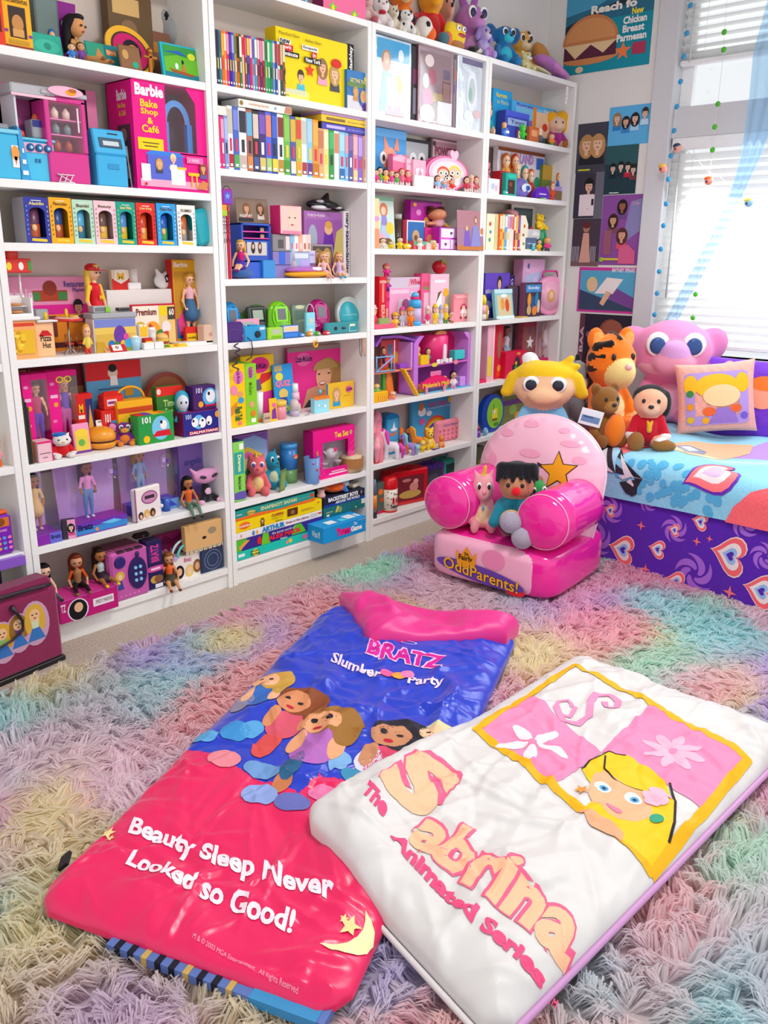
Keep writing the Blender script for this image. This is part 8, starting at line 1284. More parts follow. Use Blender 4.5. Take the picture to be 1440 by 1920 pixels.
for dx,dz,hc,r in((-.12,0.,'e0502c',.13),(.15,.04,'f2d04a',.14),(.02,-.12,'1c1a1e',.12)):
 pm.flat(ep(w*dx,h*(.46+dz),w*r*1.1,h*r*1.25,18),yy-.0004,hc).flat(ep(w*dx,h*(.43+dz),w*r*.95,h*r,18),yy-.0008,'f4c4a8')
 for s in(-1,1):pm.flat(ep(w*(dx+s*r*.45),h*(.44+dz),w*.045,h*.05,12),yy-.0012,'f8f8f8').flat(ep(w*(dx+s*r*.45),h*(.44+dz),w*.022,h*.03,10),yy-.0016,'2a3a3a')
pm.bd('face_print',o)
B('gift_bag',736,765,290,349,.03,'f0709c','deep pink gift bag, left of two in front of the grey box','bag',[('p',[(0,.9),(.5,1),(1,.88),(1,.75),(0,.8)],'f8b8cc'),('e',.5,.4,.2,.16,'e83a6a'),('e',.5,.4,.12,.1,'f4c0d0')],y=.07);B('gift_bag',762,778,298,350,.03,'f8c0d0','pale pink gift bag, right of two in front of the grey box','bag',[('e',.5,.3,.14,.12,'f07aa8'),('r',.1,.8,.9,.84,'e88aa8')],y=.06)
B('toy_box',774,798,300,352,.03,'f2b0c4','small pale pink toy box behind the white card','toy box',[('r',.2,.2,.8,.7,'f8e0e8'),('p',[(.3,.3),(.7,.5),(.5,.7)],'d89ab0')],y=.05);B('blank_card',777,813,330,353,.012,'f4f2ef','blank white card box at the shelf edge before the oval case','box',y=.01)
for i,(u,vt,vb,hc,tp,lab)in enumerate(((708,317,344,'2a2a2a','e83a8c','black-haired figurine in pink, first from the left under the rabbit box'),(716,312,345,'1c1a1e','6ab03a','black-haired figurine in green, second from the left under the rabbit box'),(726,316,346,'26222a','f0c03a','dark-haired figurine in yellow under the rabbit box'),(737,318,347,'e0562a','e84a9c','red-haired figurine in pink before the gift bags'),(746,322,348,'1c1a1e','5ab04a','black-haired figurine in green before the gift bags'),(757,314,349,'d83a3a','f06a8c','red figurine before the gift bags'),(768,318,350,'d8304a','e84a6a','crimson figurine right of the gift bags'))):mini(u-7,u+7,vt,vb,lab,hc,'f4c4a4',tp,'f0e8e4',y=.014+.01*(i%2))
for i,(u,vt,vb,hc,tp,lab)in enumerate(((823,328,354,'1c1a1e','9ac8e8','dark-haired figurine in pale blue before the oval case'),(834,338,356,'b8c8e8','8aa8d8','blue grey figurine lying low before the oval case'),(850,336,357,'e8602a','e03a2a','orange-haired figurine before the oval case'),(878,330,358,'2a2028','c83a4a','dark-haired figurine in red at the right end of the oval case shelf'),(887,326,359,'d8c0a8','e8a0a8','pale figurine in peach at the right end of the oval case shelf'),(896,330,360,'a83a3a','d86a6a','red-haired figurine at the right end of the oval case shelf'))):mini(u-7,u+7,vt,vb,lab,hc,'f4c4a4',tp,'f0e0dc',y=.014)
for u,c,lab in((709,'ee3a9c','pink oval base at the left of the oval case shelf'),(728,'f05aa8','second pink oval base on the oval case shelf')):nug(u-9,u+9,345,352,c,lab,0.)
B('toy_box',880,902,322,352,.03,'d8889a','small rosy carton at the right end of the oval case shelf','toy box',[('r',.2,.2,.8,.6,'b84a6a')],y=.08)
# ======== bookcase 3, jewellery box shelf
cell(3,2)
B('doll_box',703,742,368,467,.02,'cfe4d8','pale doll card with a red-haired princess print, leaning at the left','doll box',[('r',0,.92,1,1,'8ab89a'),('e',.5,.75,.12,.13,'e07a4a'),('e',.48,.73,.07,.08,'f6d0b4'),('p',[(.35,.45),(.65,.45),(.6,.64),(.4,.64)],'9a8ad0'),('p',[(.2,.1),(.8,.1),(.65,.45),(.35,.45)],'b8c8e8'),('e',.75,.4,.12,.12,'e8d03a'),('e',.3,.2,.14,.1,'f0b0c0'),('e',.6,.15,.14,.06,'8a4a34'),('p',[(0,.3),(.12,.5),(.1,.9),(0,.9)],'f0e070')],y=.09,rx=-.08)
B('doll_box',700,711,372,468,.02,'f0d49a','peach and yellow card edge at the far left of the jewellery shelf','card',[('r',0,0,1,.4,'f09a6a'),('e',.5,.6,.1,.05,'d89ac8')],y=.02)
cyl('bottle',743,760,401,449,[(.95,0,'4a3a30'),(1,.1,'4a3a30'),(1,.85,'4a3a30'),(.9,.85,'b8b4ac'),(.9,1,'b8b4ac')],'dark jar with a silver lid beside the princess card','jar',y=.09,mats=['lid'])
B('toy_box',769,826,376,460,.04,'b81f9c','purple toy box with a tiny cartoon girl, behind the baby doll','toy box',[('e',.25,.75,.08,.06,'e88ac8'),('e',.5,.55,.1,.12,'e8b04a'),('e',.5,.54,.06,.08,'f0c8a0'),('e',.2,.4,.1,.14,'b8d0f0'),('e',.32,.25,.07,.07,'f06ac0'),('e',.7,.8,.12,.1,'d85ab8'),('p',[(.42,.2),(.58,.2),(.55,.42),(.45,.42)],'d8a03a'),('r',0,.95,1,1,'6a1a5c'),('e',.12,.9,.06,.04,'f0a03a')],y=.12)
B('photo_book',762,796,413,456,.025,'efe8e6','red edged photo book with a sand coloured picture, before the purple box','book',[('r',.06,.06,.96,.94,'2a6ab0'),('r',.06,.06,.96,.3,'8a4a44'),('e',.5,.45,.2,.22,'c8a06a'),('e',.5,.4,.1,.1,'7a4a34')],y=.07,sides='e8486a')
o,w,h,d=B('doll_carton',796,824,427,458,.05,'d0287c','deep pink carton under the baby doll','box',[('e',.3,.5,.2,.2,'d88a5a'),('e',.6,.6,.12,.12,'b85ab0')],y=.065)
x,y,z,w,h=spot(798,846,387,428,.075,ZS+h+.001);o=empty('baby_doll',(x,y+.02,z),0,'baby doll with brown hair buns in a pink top, lying on the cartons','doll');link('body',blob([('s',(.05,0,.62),(.24,.2,.28),'d89068:skin'),('c',(0,-.02,.15),(.1,0,.3),.16,.14,'e8a8b4:fabric'),('c',(-.15,-.05,.2),(-.36,-.08,.18),.08,.1,'d89068:skin'),('c',(.18,-.05,.18),(.3,-.1,.05),.1,.08,'e8c04a:fabric')],36,.05),o).scale=(w/.9,w/.9,h);link('hair',blob([('s',(.05,.07,.72),(.25,.18,.24),'5a3020'),('s',(-.12,.04,.95),(.09,.08,.08),'5a3020'),('s',(.25,.04,.95),(.09,.08,.08),'5a3020')],24,.04),o).scale=(w/.9,w/.9,h)
for s in(-1,1):MB().ell((0,0,0),(.0022,.001,.002),'3a2420:p',8,6).bd('eye',o,((.05+s*.09)*w/.9,-.2*w/.9,.64*h))
x,y,z,w,h=spot(824,873,427,468,.015);o=empty('jewellery_box',(x,y,z),0,'shiny pink jewellery box with two drawers and heart knobs','jewellery box');MB().box(-w/2,w/2,0,.07,0,h,'c83ac0:holo',.003).bd('body',o);hm=MB().prism(hP(0,0,.008),-.006,-.003,'5a2a4c:p').mesh('heart_knob')
for i,(a,b,c_,e_)in enumerate(((-.47,.28,.54,.96),(-.47,-.12,.04,.48),(-.1,.28,.04,.48))):dr=MB().box(w*a,w*b,-.003,0.,h*c_,h*e_,'f2c0ee:holo',.002).bd('drawer',o);link('heart_knob',hm,dr,(w*(a+b)/2,0,h*(c_+e_)/2))
MB().flat(ep(w*.4,h*.75,.005,.006),-.0008,'6a6ad8').flat(ep(w*.4,h*.3,.005,.006),-.0008,'5a9ae0').flat(ep(w*.38,h*.52,.004,.005),-.0008,'f08ad8').bd('side_print',o)
q=spot(860,909,395,468,-.012);o=MB().box(-q[3]/2,q[3]/2,0,.002,0,q[4],'a87a94').bd('photo_card',None,(q[0],-.004,ZS+.001),(-.06,0,0.));setp(o,'mauve photo card of two long dressed girls at the right, overlapping the side panel','card');prints(o,q[3],q[4],[('r',0,0,1,.12,'c87a3a'),('r',0.,.55,1,1,'b07a84'),('p',[(.25,.1),(.5,.1),(.45,.5),(.3,.5)],'7a5ac0'),('e',.36,.56,.06,.08,'c89a6a'),('e',.36,.55,.035,.05,'e8c0a0'),('p',[(.5,.1),(.9,.1),(.78,.62),(.6,.62)],'8a8ac8'),('e',.7,.78,.08,.1,'9a6a4a'),('e',.7,.76,.045,.06,'e8c0a4'),('e',.93,.5,.07,.1,'d8844a')])
q=onY(880,400,.1);o=MB().tube([(0,0,0),(.03,0,.015),(.055,0,.05)],.0015,'e8d0dc:p').prism(sP(.058,.058,.014),-.002,.002,'f0d8e0:p').bd('toy_wand',None,(onY(855,412,.1)[0],.1,onY(855,412,.1)[2]));setp(o,'pale toy wand beside the baby doll','toy wand')
for u0,u1,vt,vb,hc,tp,lab in((712,728,446,466,'6a4a34','e8d8c8','spotted figurine, first at the front of the jewellery shelf'),(727,742,452,467,'7a9a2a','f2c81a','yellow and green figurine, second at the front of the jewellery shelf'),(744,760,444,467,'3a3428','f0d02a','yellow figurine with a dark head, third at the front of the jewellery shelf'),(783,796,446,467,'f2ece4','f4f0ea','white rabbit figurine at the front of the jewellery shelf'),(806,822,450,468,'e8d8a8','f0a05a','pale winged figurine beside the jewellery box')):mini(u0,u1,vt,vb,lab,hc,'f4d8b0',tp,tp,y=.012)
B('toy_box',776,805,453,467,.03,'e0525c','coral and green flat box behind the white rabbit figurine','toy box',[('r',0,.5,1,1,'6ab08a')],y=.028);B('toy_box',800,824,456,468,.02,'f6c8c4','pale pink flat box left of the jewellery box','toy box',y=.02);nug(756,778,456,467,'f2d01a','yellow toy car at the front of the jewellery shelf')
# ======== bookcase 3, strawberry shelf
cell(3,3)
B('toy_box',711,724,519,612,.09,'d81422','tall red box edge at the left of the strawberry shelf','toy box',[('e',.5,.9,.14,.03,'f0a090'),('r',.35,.5,.65,.86,'e88a80'),('t','BERRY',.25,.1,.75,.45,'f0c0b0',.02,{'rot':3})],y=.05)
B('doll_box',728,790,520,610,.05,'f6a8cc','big pale pink doll box with a figure window, behind the orange-hatted dolls','doll box',[('r',0.,.78,1,1,'d8c8d8'),('p',[(.55,.8),(.95,.86),(.98,.98),(.6,.96)],'f0a0b8'),('t','Wber',.62,.84,.97,.96,'c84a6a',.04),('r',.05,.66,.6,.74,'f8d0e2'),('p',[(.2,.05),(.9,.05),(.8,.55),(.3,.55)],'e8d4e0'),('e',.5,.42,.13,.13,'b04a7c'),('e',.9,.62,.08,.1,'b8243c'),('e',.7,.6,.08,.1,'f6f0f0'),('e',.25,.2,.1,.1,'f4c0a8')],y=.11,sides='ee6a9c')
B('doll_box',789,806,513,606,.05,'ee5a8c','narrow deep pink carton with a pale panel, right of the big pink box','doll box',[('r',.25,.05,.85,.62,'e8b8c8'),('e',.5,.72,.1,.04,'6a9a4a'),('e',.5,.78,.1,.06,'d84a6a')],y=.1)
B('doll_box',806,840,514,605,.05,'f7c4d6','white and pink carton with a diagonal window, below the strawberry','doll box',[('p',[(.3,.1),(.62,.1),(.6,.6),(.4,.62),(.3,.5)],'f8f4f2'),('p',[(.4,.62),(.6,.66),(.3,.4)],'6a4a40'),('r',.2,.82,.8,.88,'fbeef2'),('e',.82,.62,.09,.09,'f2b02a'),('p',[(.7,.02),(1,.02),(1,.6),(.8,.5)],'a8a07a')],y=.09)
x,y,z,w,h=spot(812,841,487,514,.11);z=onY(826,514,.11)[2];w*=.72;o=link('toy_strawberry',blob([('s',(0,0,.55),(.4,.3,.42),'c8122c:p'),('s',(0,0,.3),(.3,.25,.3),'c8122c:p')],28,.1),None,(x,.12,z));hh_=onY(826,487,.11)[2]-z;o.scale=(w/.8,w/.8,hh_);setp(o,'red toy strawberry with green leaves on top of the pink cartons','toy strawberry');link('leaf',blob([('c',(.05,-.1,.9),(-.15,-.26,.68),.1,.03,'8ab83a:p'),('c',(.05,-.1,.9),(.15,-.27,.66),.1,.03,'8ab83a:p'),('c',(.05,-.05,.92),(.34,-.12,.75),.1,.03,'8ab83a:p')],22,.04),o)
cyl('drink_bottle',774,799,548,614,[(.95,0,'3aa8e4'),(1,.04,'3aa8e4'),(1,.14,'3aa8e4'),(1,.14,'c8b8e0'),(1,.52,'c8b8e0'),(1,.52,'3fb0ea'),(.98,.72,'3fb0ea'),(.72,.78,'3fb0ea'),(.68,.78,'e8287c'),(.7,.86,'e8287c'),(.62,.86,'5ac0f0'),(.55,.96,'5ac0f0'),(.2,1,'5ac0f0')],'blue and lilac drink bottle with a pink collar on the strawberry shelf','bottle',y=.02,mats=['label','shoulder','collar'],n=26)
o,w,h,d=B('diary',850,886,552,604,.02,'f0929c','pink locked diary with a red-haired girl print, right side of the strawberry shelf','diary',[('e',.5,.5,.22,.12,'b0344c'),('e',.5,.58,.14,.08,'c8486a'),('e',.5,.5,.1,.09,'f2c8a4'),('p',[(.32,.3),(.68,.3),(.6,.46),(.4,.46)],'f4ece8'),('r',.4,.16,.48,.3,'f0d8d0'),('r',.54,.16,.62,.3,'f0d8d0'),('e',.36,.14,.07,.05,'8a3a34'),('e',.62,.14,.08,.05,'8a3a34'),('r',.04,.85,.96,.96,'f6aab0')],y=.06);MB().prism(hP(w*.56,h*.35,.008),-.002,.008,'d8203c:p').tube([(w*.5,.003,h*.4),(w*.56,.003,h*.48),(w*.6,.003,h*.4)],.0014,'c8b070:metal',5).bd('heart_padlock',o)
for u0,u1,vt,vb,hc,tp,bt,hat,lab,yy in((701,712,572,614,'e0702a','e83a5c','f0b0b8','f6b8c0','orange-haired figurine with a pink hat at the far left of the strawberry shelf',.02),(736,752,586,612,'6a3a1c','f2c03a','e8b03a','f2b81e','brown-faced figurine in a yellow hat, left front of the strawberry shelf',.01),(752,765,575,609,'8a4a2a','c8d0e8','e8e0ec','d85aa0','figurine in white with a pink striped hat before the big pink box',.045),(765,782,576,614,'f0801a','f2801a','e0701a','f28a1e','orange figurine with a wide orange hat, left of the drink bottle',.008),(800,811,573,607,'e8c8b0','e03a7c','f6f0f0','f4dce0','figurine in a pink apron, first right of the drink bottle',.03),(814,826,570,609,'2f2a2a','f2c81a','f2d04a','f2c81a','figurine in yellow with a yellow cap, second right of the drink bottle',.02),(825,836,572,607,'9ab8e0','b8c4d8','e0e0ec','a8c0e8','pale blue figurine, third right of the drink bottle',.025),(833,846,570,606,'f0c01a','f2c41a','4a8a3a',None,'yellow-haired figurine, fourth right of the drink bottle',.025),(844,855,586,606,'f0b8b8','e89aa0','b86a3a','f4b0b8','small pink figurine before the locked diary',.015)):mini(u0,u1,vt,vb,lab,hc,'f4c8a4',tp,bt,hat=hat,y=yy)
z_=onY(720,519,.06)[2];mini(719,736,494,517,'tiny doll in magenta with a coral hat on the red box','b8302c','f0c090','e02a8c','d81a6c',hat='f07a7c',y=.06,z=z_+.001);B('doll_box',717,730,545,611,.05,'e8327c','deep pink carton edge behind the stacked figurines','doll box',[('r',.2,.1,.8,.5,'d8a890'),('e',.5,.75,.2,.06,'c81a6c')],y=.1);mini(720,737,519,546,'tiny doll in purple with a lilac hat above the pink carton edge','e8a03a','f0c090','b82a9c','7a3aa0',hat='d8a0d8',y=.09,z=onY(728,546,.09)[2])
o,w,h,d=B('tray',703,741,608,616,.05,'f0607c','pink flat tray with a clear green box at the left front of the strawberry shelf','tray',y=.004,bev=.002);MB().box(-w*.2,w*.3,.01,.035,h,h+.025,mat('a8c87a','jelly')).bd('clear_box',o)
# ======== bookcase 3, tree house and mall
cell(3,4)
x,y,z,w,h=spot(702,776,628,745,.03);th=empty('toy_tree_house',(x,y,z),0,'toy tree house with a purple roof, orange trunk and yellow stairs','toy house')
link('trunk',blob([('c',(w*.02,.05,0),(0,.05,h*.42),.028,.02,'ee7a1a:p'),('c',(w*.1,.05,0),(w*.02,.05,h*.3),.02,.018,'ee7a1a:p'),('c',(-w*.05,.045,0.),(0,.05,h*.3),.018,.018,'e06a12:p')],28,.08),th);MB().box(-w*.48,w*.45,0,.1,h*.42,h*.45,'f48a7a:p',.003).bd('floor',th)
MB().box(-w*.02,w*.45,.08,.09,h*.45,h*.9,'ef5a5c:p',.002).box(w*.41,w*.45,0,.09,h*.45,h*.86,'d89ae0:p',.002).bd('wall',th);MB().box(w*.14,w*.24,.078,.08,h*.66,h*.82,'5a8aa8:p').box(w*.26,w*.38,.076,.08,h*.52,h*.7,'f0a82a:p').bd('window',th)
MB().prism([(-w*.5,h*.86),(-w*.36,h),(w*.1,h*.99),(w*.5,h*.9),(w*.5,h*.87),(w*.1,h*.95),(-w*.34,h*.96),(-w*.46,h*.84)],-.004,.1,'8a4ab0:p').bd('roof',th);MB().tube([(-w*.02,0,h*.45),(-w*.02,0,h*.92)],.003,'f0b8e0:p').bd('post',th)
for a,b in(((-.48,.46),(-.02,.46)),((-.48,.68),(-.02,.68)),((-.48,.46),(-.02,.68)),((-.46,.46),(-.46,.7)),((-.1,.46),(-.1,.7))):MB().tube([(w*a[0],-.002,h*a[1]),(w*b[0],-.002,h*b[1])],.003,'7ac0f0:p',6).bd('rail',th)
st=MB().add([(w*.12+a,yy,b)for yy in(-.025,0.)for a,b in((0,h*.46),(.012,h*.47),(w*.42,.004),(w*.38,0))],[[0,1,2,3],[7,6,5,4],[0,4,5,1],[1,5,6,2],[2,6,7,3],[3,7,4,0]],'f6b81a:p').bd('stairs',th)
sm=MB().box(-.007,.007,-.027,.002,-.002,.002,'f8c83a:p').mesh('step')
for i in range(9):t=(i+.5)/9;link('step',sm,st,(w*.12+.006+(w*.4-.006)*t,0,h*.47*(1-t)+.002))
MB().box(-w*.16,-w*.1,.03,.05,0,h*.42,'3aa83a:p',.004).bd('vine_post',th);MB().box(w*.18,w*.38,.01,.04,h*.45,h*.53,'9a4ac8:p',.004).bd('toy_sofa',th);MB().box(w*.02,w*.12,.02,.05,h*.45,h*.55,'6a4a5a:p',.004).bd('toy_table',th)
B('toy_block_house',700,728,735,757,.04,'f4b81a','yellow toy cart with orange bars at the foot of the tree house','toy cart',[('r',.3,.1,.9,.6,'f0862a')]+[('r',.36+i*.13,.1,.42+i*.13,.6,'f6d03a')for i in range(4)],y=.006,kind='plastic',bev=.003);mini(702,716,720,738,'tiny green figurine in the yellow toy cart','d8b03a','e8c8a0','7ac05a','5aa84a',y=.02,z=ZS+.035);mini(730,746,734,752,'tiny orange figurine under the tree house','f0a07a','f4c8a8','f08a6a','f0a0a8',y=.012);mini(718,728,650,666,'tiny dark figurine on the tree house balcony','2a2024','c8a080','4a3a4a','3a3040',y=.05,z=onY(722,688,.05)[2]+.012)
x,y,z,w,h=spot(775,882,623,733,.03);ml=empty('toy_mall',(x,y,z),0,'pink and purple two-storey toy mall with a lettered sign in front','toy house');pk='e81a6c:p'
MB().box(-w/2,w/2,-.01,.11,0,.006,'6ac0e0:p',.002).bd('base',ml)
out=[(-w*.5,0),(-w*.5,h*.86),(-w*.42,h*.97),(w*.42,h*.97),(w*.5,h*.86),(w*.5,0)];MB().prism(out,.09,.1,pk).bd('back_wall',ml)
for s in(-1,1):
 MB().prism([(s*w*.5,0),(s*w*.5,h*.86),(s*w*.42,h*.97),(s*w*.34,h*.97),(s*w*.43,h*.84),(s*w*.43,0)],0.,.09,'c87ae0:p' if s<0 else 'd88ae8:p').bd('side_wall',ml)
MB().box(-w*.43,w*.43,0.,.09,h*.45,h*.48,'d86ac8:p',.002).bd('upper_floor',ml);MB().box(-w*.43,w*.43,.086,.09,0,h*.45,'9a3a9c:p').bd('lower_back',ml);MB().box(-w*.43,-w*.2,.084,.09,h*.48,h*.86,'8a2a8c:p').bd('upper_back',ml)
MB().lh([(w*.17,h*.48),(w*.17,h*.92),(w*.14,h*.96)],'f0307c:p',(0,.075,0),n=24).bd('round_tower',ml);MB().prism([(-.011,h*.5)]+[(.011*-cos(t),h*.76+.012*sin(t))for t in lsp(0,pi,8)]+[(.011,h*.5)],.075-w*.17-.004,.075-w*.17+.004,'ece4e8:p').bd('tower_door',ml);MB().prism(ep(0,h*.97,w*.09,h*.05,16),.02,.03,'e8a05a:p').bd('shell_crest',ml)
for u,v,cx,cz,sx,sz,c in((0,0,-.3,.56,.14,.16,'f4c41a'),(0,0,.3,.58,.18,.16,'3ac8c8'),(0,0,.37,.14,.1,.1,'d89af0'),(0,0,-.32,.08,.12,.14,'e8a03a')):MB().box(w*(cx-sx/2),w*(cx+sx/2),.005,.045,h*(cz-sz/2)if cz>.4 else .006,h*(cz+sz/2),c+':p',.003).bd('shop_counter',ml)
for i in range(4):MB().box(-w*.12+i*w*.07,-w*.06+i*w*.07,-.002,.004,h*.47,h*.55,'f2f0ee:p',.003).bd('white_chair',ml)
MB().prism(ep(-w*.17,h*.47,w*.05,h*.035,14),-.006,-.002,'e8d04a:p').bd('small_sign',ml);MB().prism(ep(w*.2,h*.47,w*.04,h*.04,14),-.006,-.002,'f08a9c:p').bd('round_sign',ml)
for s in(-1,1):MB().box(-w*.18+s*w*.15-.006,-w*.18+s*w*.15+.006,-.022,-.014,0,h*.12,'f59ac0:p',.001).bd('sign_post',ml)
sg=MB().prism([(-w*.42,h*.1),(-w*.42,h*.2),(-w*.3,h*.27),(-w*.18,h*.31),(-w*.06,h*.27),(w*.06,h*.2),(w*.06,h*.1)],-.02,-.014,'f0246c:p').box(-w*.27,-w*.09,-.019,-.015,h*.29,h*.37,'f07ab0:p',.002).bd('mall_sign',ml);t=MB();ti(t,"Melanie's Mall",-w*.4,h*.11,w*.04,h*.19,-.0208,'f2c84a',.04);t.bd('lettering',ml)
mini(846,862,695,727,'dark-haired figurine in white before the toy mall','1c161a','d8a88a','f2e8ec','e890b8',y=.012);mini(800,812,652,682,'tiny figurine in blue on the upper floor of the toy mall','6a4a2a','e8b890','4a8ab0','4a5a7a',y=.045,z=onY(806,682,.045)[2]);mini(781,793,648,668,'tiny figurine with a red cap on the upper floor of the toy mall','d8442a','f0c090','d8b03a','4a4ac0',y=.06,z=onY(787,682,.06)[2]+.012);nug(828,846,705,722,'f2c41a','yellow toy chair on the ground floor of the mall',.03)
# ======== bookcase 3, pony shelf
cell(3,5)
B('lunch_box',772,857,745,838,.02,'4aa8dc','sky blue boxed set with rainbow and clouds at the back of the pony shelf','toy box',[('e',.2,.72,.14,.1,'f4f4f8'),('e',.35,.66,.1,.06,'f4f4f8'),('e',.18,.84,.08,.1,'d8823a'),('t','Care Bears',.3,.8,.74,.92,'c85a9c',.03),('t','Journey to Joke-a-lot',.3,.74,.8,.79,'f0f4f8',0.),('e',.5,.25,.42,.34,'e8503a'),('e',.5,.24,.38,.3,'f0902a'),('e',.5,.23,.34,.26,'f4d83a'),('e',.5,.22,.3,.22,'6a5ac8'),('e',.5,.2,.26,.18,'5ab4e4'),('h',.2,.5,.1,'f05a9c'),('h',.86,.58,.07,'e03a7c'),('e',.78,.9,.06,.07,'f2c83a')],y=.15)
o,w,h,d=B('zip_pouch',818,866,787,834,.03,'f08a9c','pink hearts zip pouch with rounded corners on the pony shelf','pouch',[('t','Care Bears',.25,.72,.8,.84,'8a6a9c',.02)]+[('h',.12+.16*(i%6),.15+.2*(i//6),.07,'d85a74')for i in range(18)],y=.09,bev=.012,kind='fabric')
B('book',863,881,784,833,.01,'2a9cc8','blue picture book edge right of the pink pouch','book',[('p',[(.2,.1),(.8,.2),(.7,.5),(.3,.45)],'f2b81a'),('e',.5,.6,.1,.08,'f2c83a'),('r',0,0,1,.2,'d8c0a0')],y=.1)
x,y,z,w,h=spot(722,748,775,838,.1);o=MB().prism(ep(0,h*.86,w*.5,h*.14,16,0,pi)+[(-w*.5,h*.05),(-w*.42,0),(w*.42,0),(w*.5,h*.05)],0,.05,'1f7fb4:p').bd('tall_tin',None,(x,y,z));setp(o,'tall blue rounded tin with a white ship print behind the white pony','tin');prints(o,w,h,[('r',.12,.06,.9,.86,'4aa4d0'),('r',.12,.06,.9,.3,'d8d0d8'),('e',.6,.6,.12,.04,'f2f2f0'),('p',[(.5,.62),(.7,.62),(.62,.8)],'f4f4f4'),('p',[(.3,.5),(.8,.54),(.7,.46),(.4,.45)],'e8703a')])
pony(700,724,776,872,'large pink toy pony head and neck at the left of the pony shelf','ee8a9c','f0a0b0',-2.4,y=.05,group='toy ponies on the shelf');cyl('toy_popper',700,722,826,872,[(.8,0,'e02a1c'),(.6,.35,'e02a1c'),(.7,.35,'f2e03a'),(.9,.6,'f2e03a'),(1,.6,'8ad82a'),(.95,.9,'8ad82a'),(.6,1,'8ad82a')],'green yellow and red round toy at the left front of the pony shelf','toy',mats=['middle_band','top_ball'])
pony(727,754,806,861,'white toy pony with a pink mane','e8e4ec','e04ab0',-1.);pony(748,776,805,848,'red toy pony with an orange mane, behind the lilac pony','e0443c','f07a2a',-2.,y=.06);pony(761,787,814,856,'lilac toy pony with a pale mane','a88ad0','8ac8d8',-1.2);pony(776,802,801,845,'orange toy pony with a gold mane','ec8a3a','e8a83a',-.9,y=.06)
pA(803,824,803,841,'small yellow bear figurine before the pink pouch','f4c41a',bY='f6dc6a',mZ='f6d45a',ears='round',y=.02,d=.6,kind='plastic',n=34,cat='figurine',name='bear_figurine');pA(826,838,817,838,'tiny orange bear figurine right of the yellow bear','f08a2a',bY='f2b06a',ears='round',y=.015,d=.6,kind='plastic',n=28,cat='figurine',name='bear_figurine');mini(789,802,826,847,'tiny yellow figurine with a teal tail between the ponies','e8d02a','f0d8a0','f0d02a','e8c02a',y=.012)
o=MB().ell((0,0,.004),(.016,.008,.004),'5a2aa0:p',14,6).box(.012,.04,-.003,.003,.002,.006,'5a2aa0:p',.001).bd('toy_brush',None,(onY(815,842,.01)[0],.012,ZS));setp(o,'purple toy hair brush lying before the yellow bear','toy brush')
# ======== bookcase 3, lunch boxes
cell(3,6)
def lunchbox(u0,u1,vt,vb,c,label,pic,y,d=.09,rz=0):
 x,y,z,w,h=spot(u0,u1,vt,vb,y);o=empty('lunch_box',(x,y,z),rz,label,'lunch box');MB().box(-w/2,w/2,0,d*.48,0,h,M(c,'plastic'),.008).bd('front_half',o);MB().box(-w/2,w/2,d*.52,d,0,h,M(c,'plastic'),.008).bd('rear_half',o);pn=MB().box(-w*.38,w*.38,-.001,0,h*.12,h*.84,pic[0]).bd('picture_panel',o);pm=MB()
 for i,(cx,cz,rx,rz_,k)in enumerate(pic[1]):pm.flat(ep(w*cx,h*cz,w*rx,h*rz_,14),-.0014-.0003*i,k)
 pm.bd('panel_print',pn);MB().tube([(-w*.2,d*.5,h),(-w*.18,d*.5,h+.012),(w*.18,d*.5,h+.012),(w*.2,d*.5,h)],.004,M(c,'plastic')).bd('handle',o);MB().box(-.008,.008,-.002,d*.5,h*.9,h*1.,M(c,'plastic'),.002).bd('latch',o)
lunchbox(738,797,882,952,'d8101c','red plastic lunch box with a dog picture, behind the thermos',('7a2430',[(0,.3,.3,.12,'c8a050'),(.1,.5,.12,.14,'d88a80'),(.15,.65,.07,.08,'e0a090'),(-.1,.72,.12,.05,'c87a74')]),.055,rz=-.15);lunchbox(790,833,872,930,'5a2a9c','purple plastic lunch box between the red and teal ones',('3f3848',[(0,.5,.25,.2,'4f4a58')]),.09);lunchbox(830,877,858,912,'1a9c8c','teal plastic lunch box at the right of the lowest shelf',('1f3f3c',[(0,.5,.25,.15,'3a5a48'),(.1,.4,.1,.1,'6a7a4a')]),.11)
th_,r,h=cyl('thermos',725,757,896,959,[(.96,0,'d8141c'),(1,.03,'d8141c'),(1,.06,'d8141c'),(1,.06,'f2e8d6'),(1,.66,'f2e8d6'),(.96,.66,'e0141e'),(1,.7,'e0141e'),(.95,.92,'e0141e'),(.7,1,'e0141e')],'white thermos with black spots, a red cup and the number 101','thermos',mats=['sleeve','cup'],n=26,y=.012)
t=MB();ti(t,'101',0.,h*.24,r*1.5,h*.44,0,'d8141c',.06);ti(t,'Dalmatians',-r*.2,h*.13,r*1.3,h*.21,0,'24201e',.03);ti(t,"Disney's",r*.2,h*.48,r*1.1,h*.55,0,'24201e',.01)
for v in range(len(t.v)):X=t.v[v];a=X[0]/r-2.;t.v[v]=(r*1.012*cos(a),r*1.012*sin(a),X[2])
t.bd('lettering',th_);sp_=MB().ell((0,0,0),(.0035,.001,.003),'1c1a1a',8,6).mesh('spot')
for i in range(18):a=-2.9+(i*.37)%2.6;link('spot',sp_,th_,(r*1.*cos(a),r*1.*sin(a),h*(.1+.53*((i*.618)%1))),(0,0,a+pi/2))
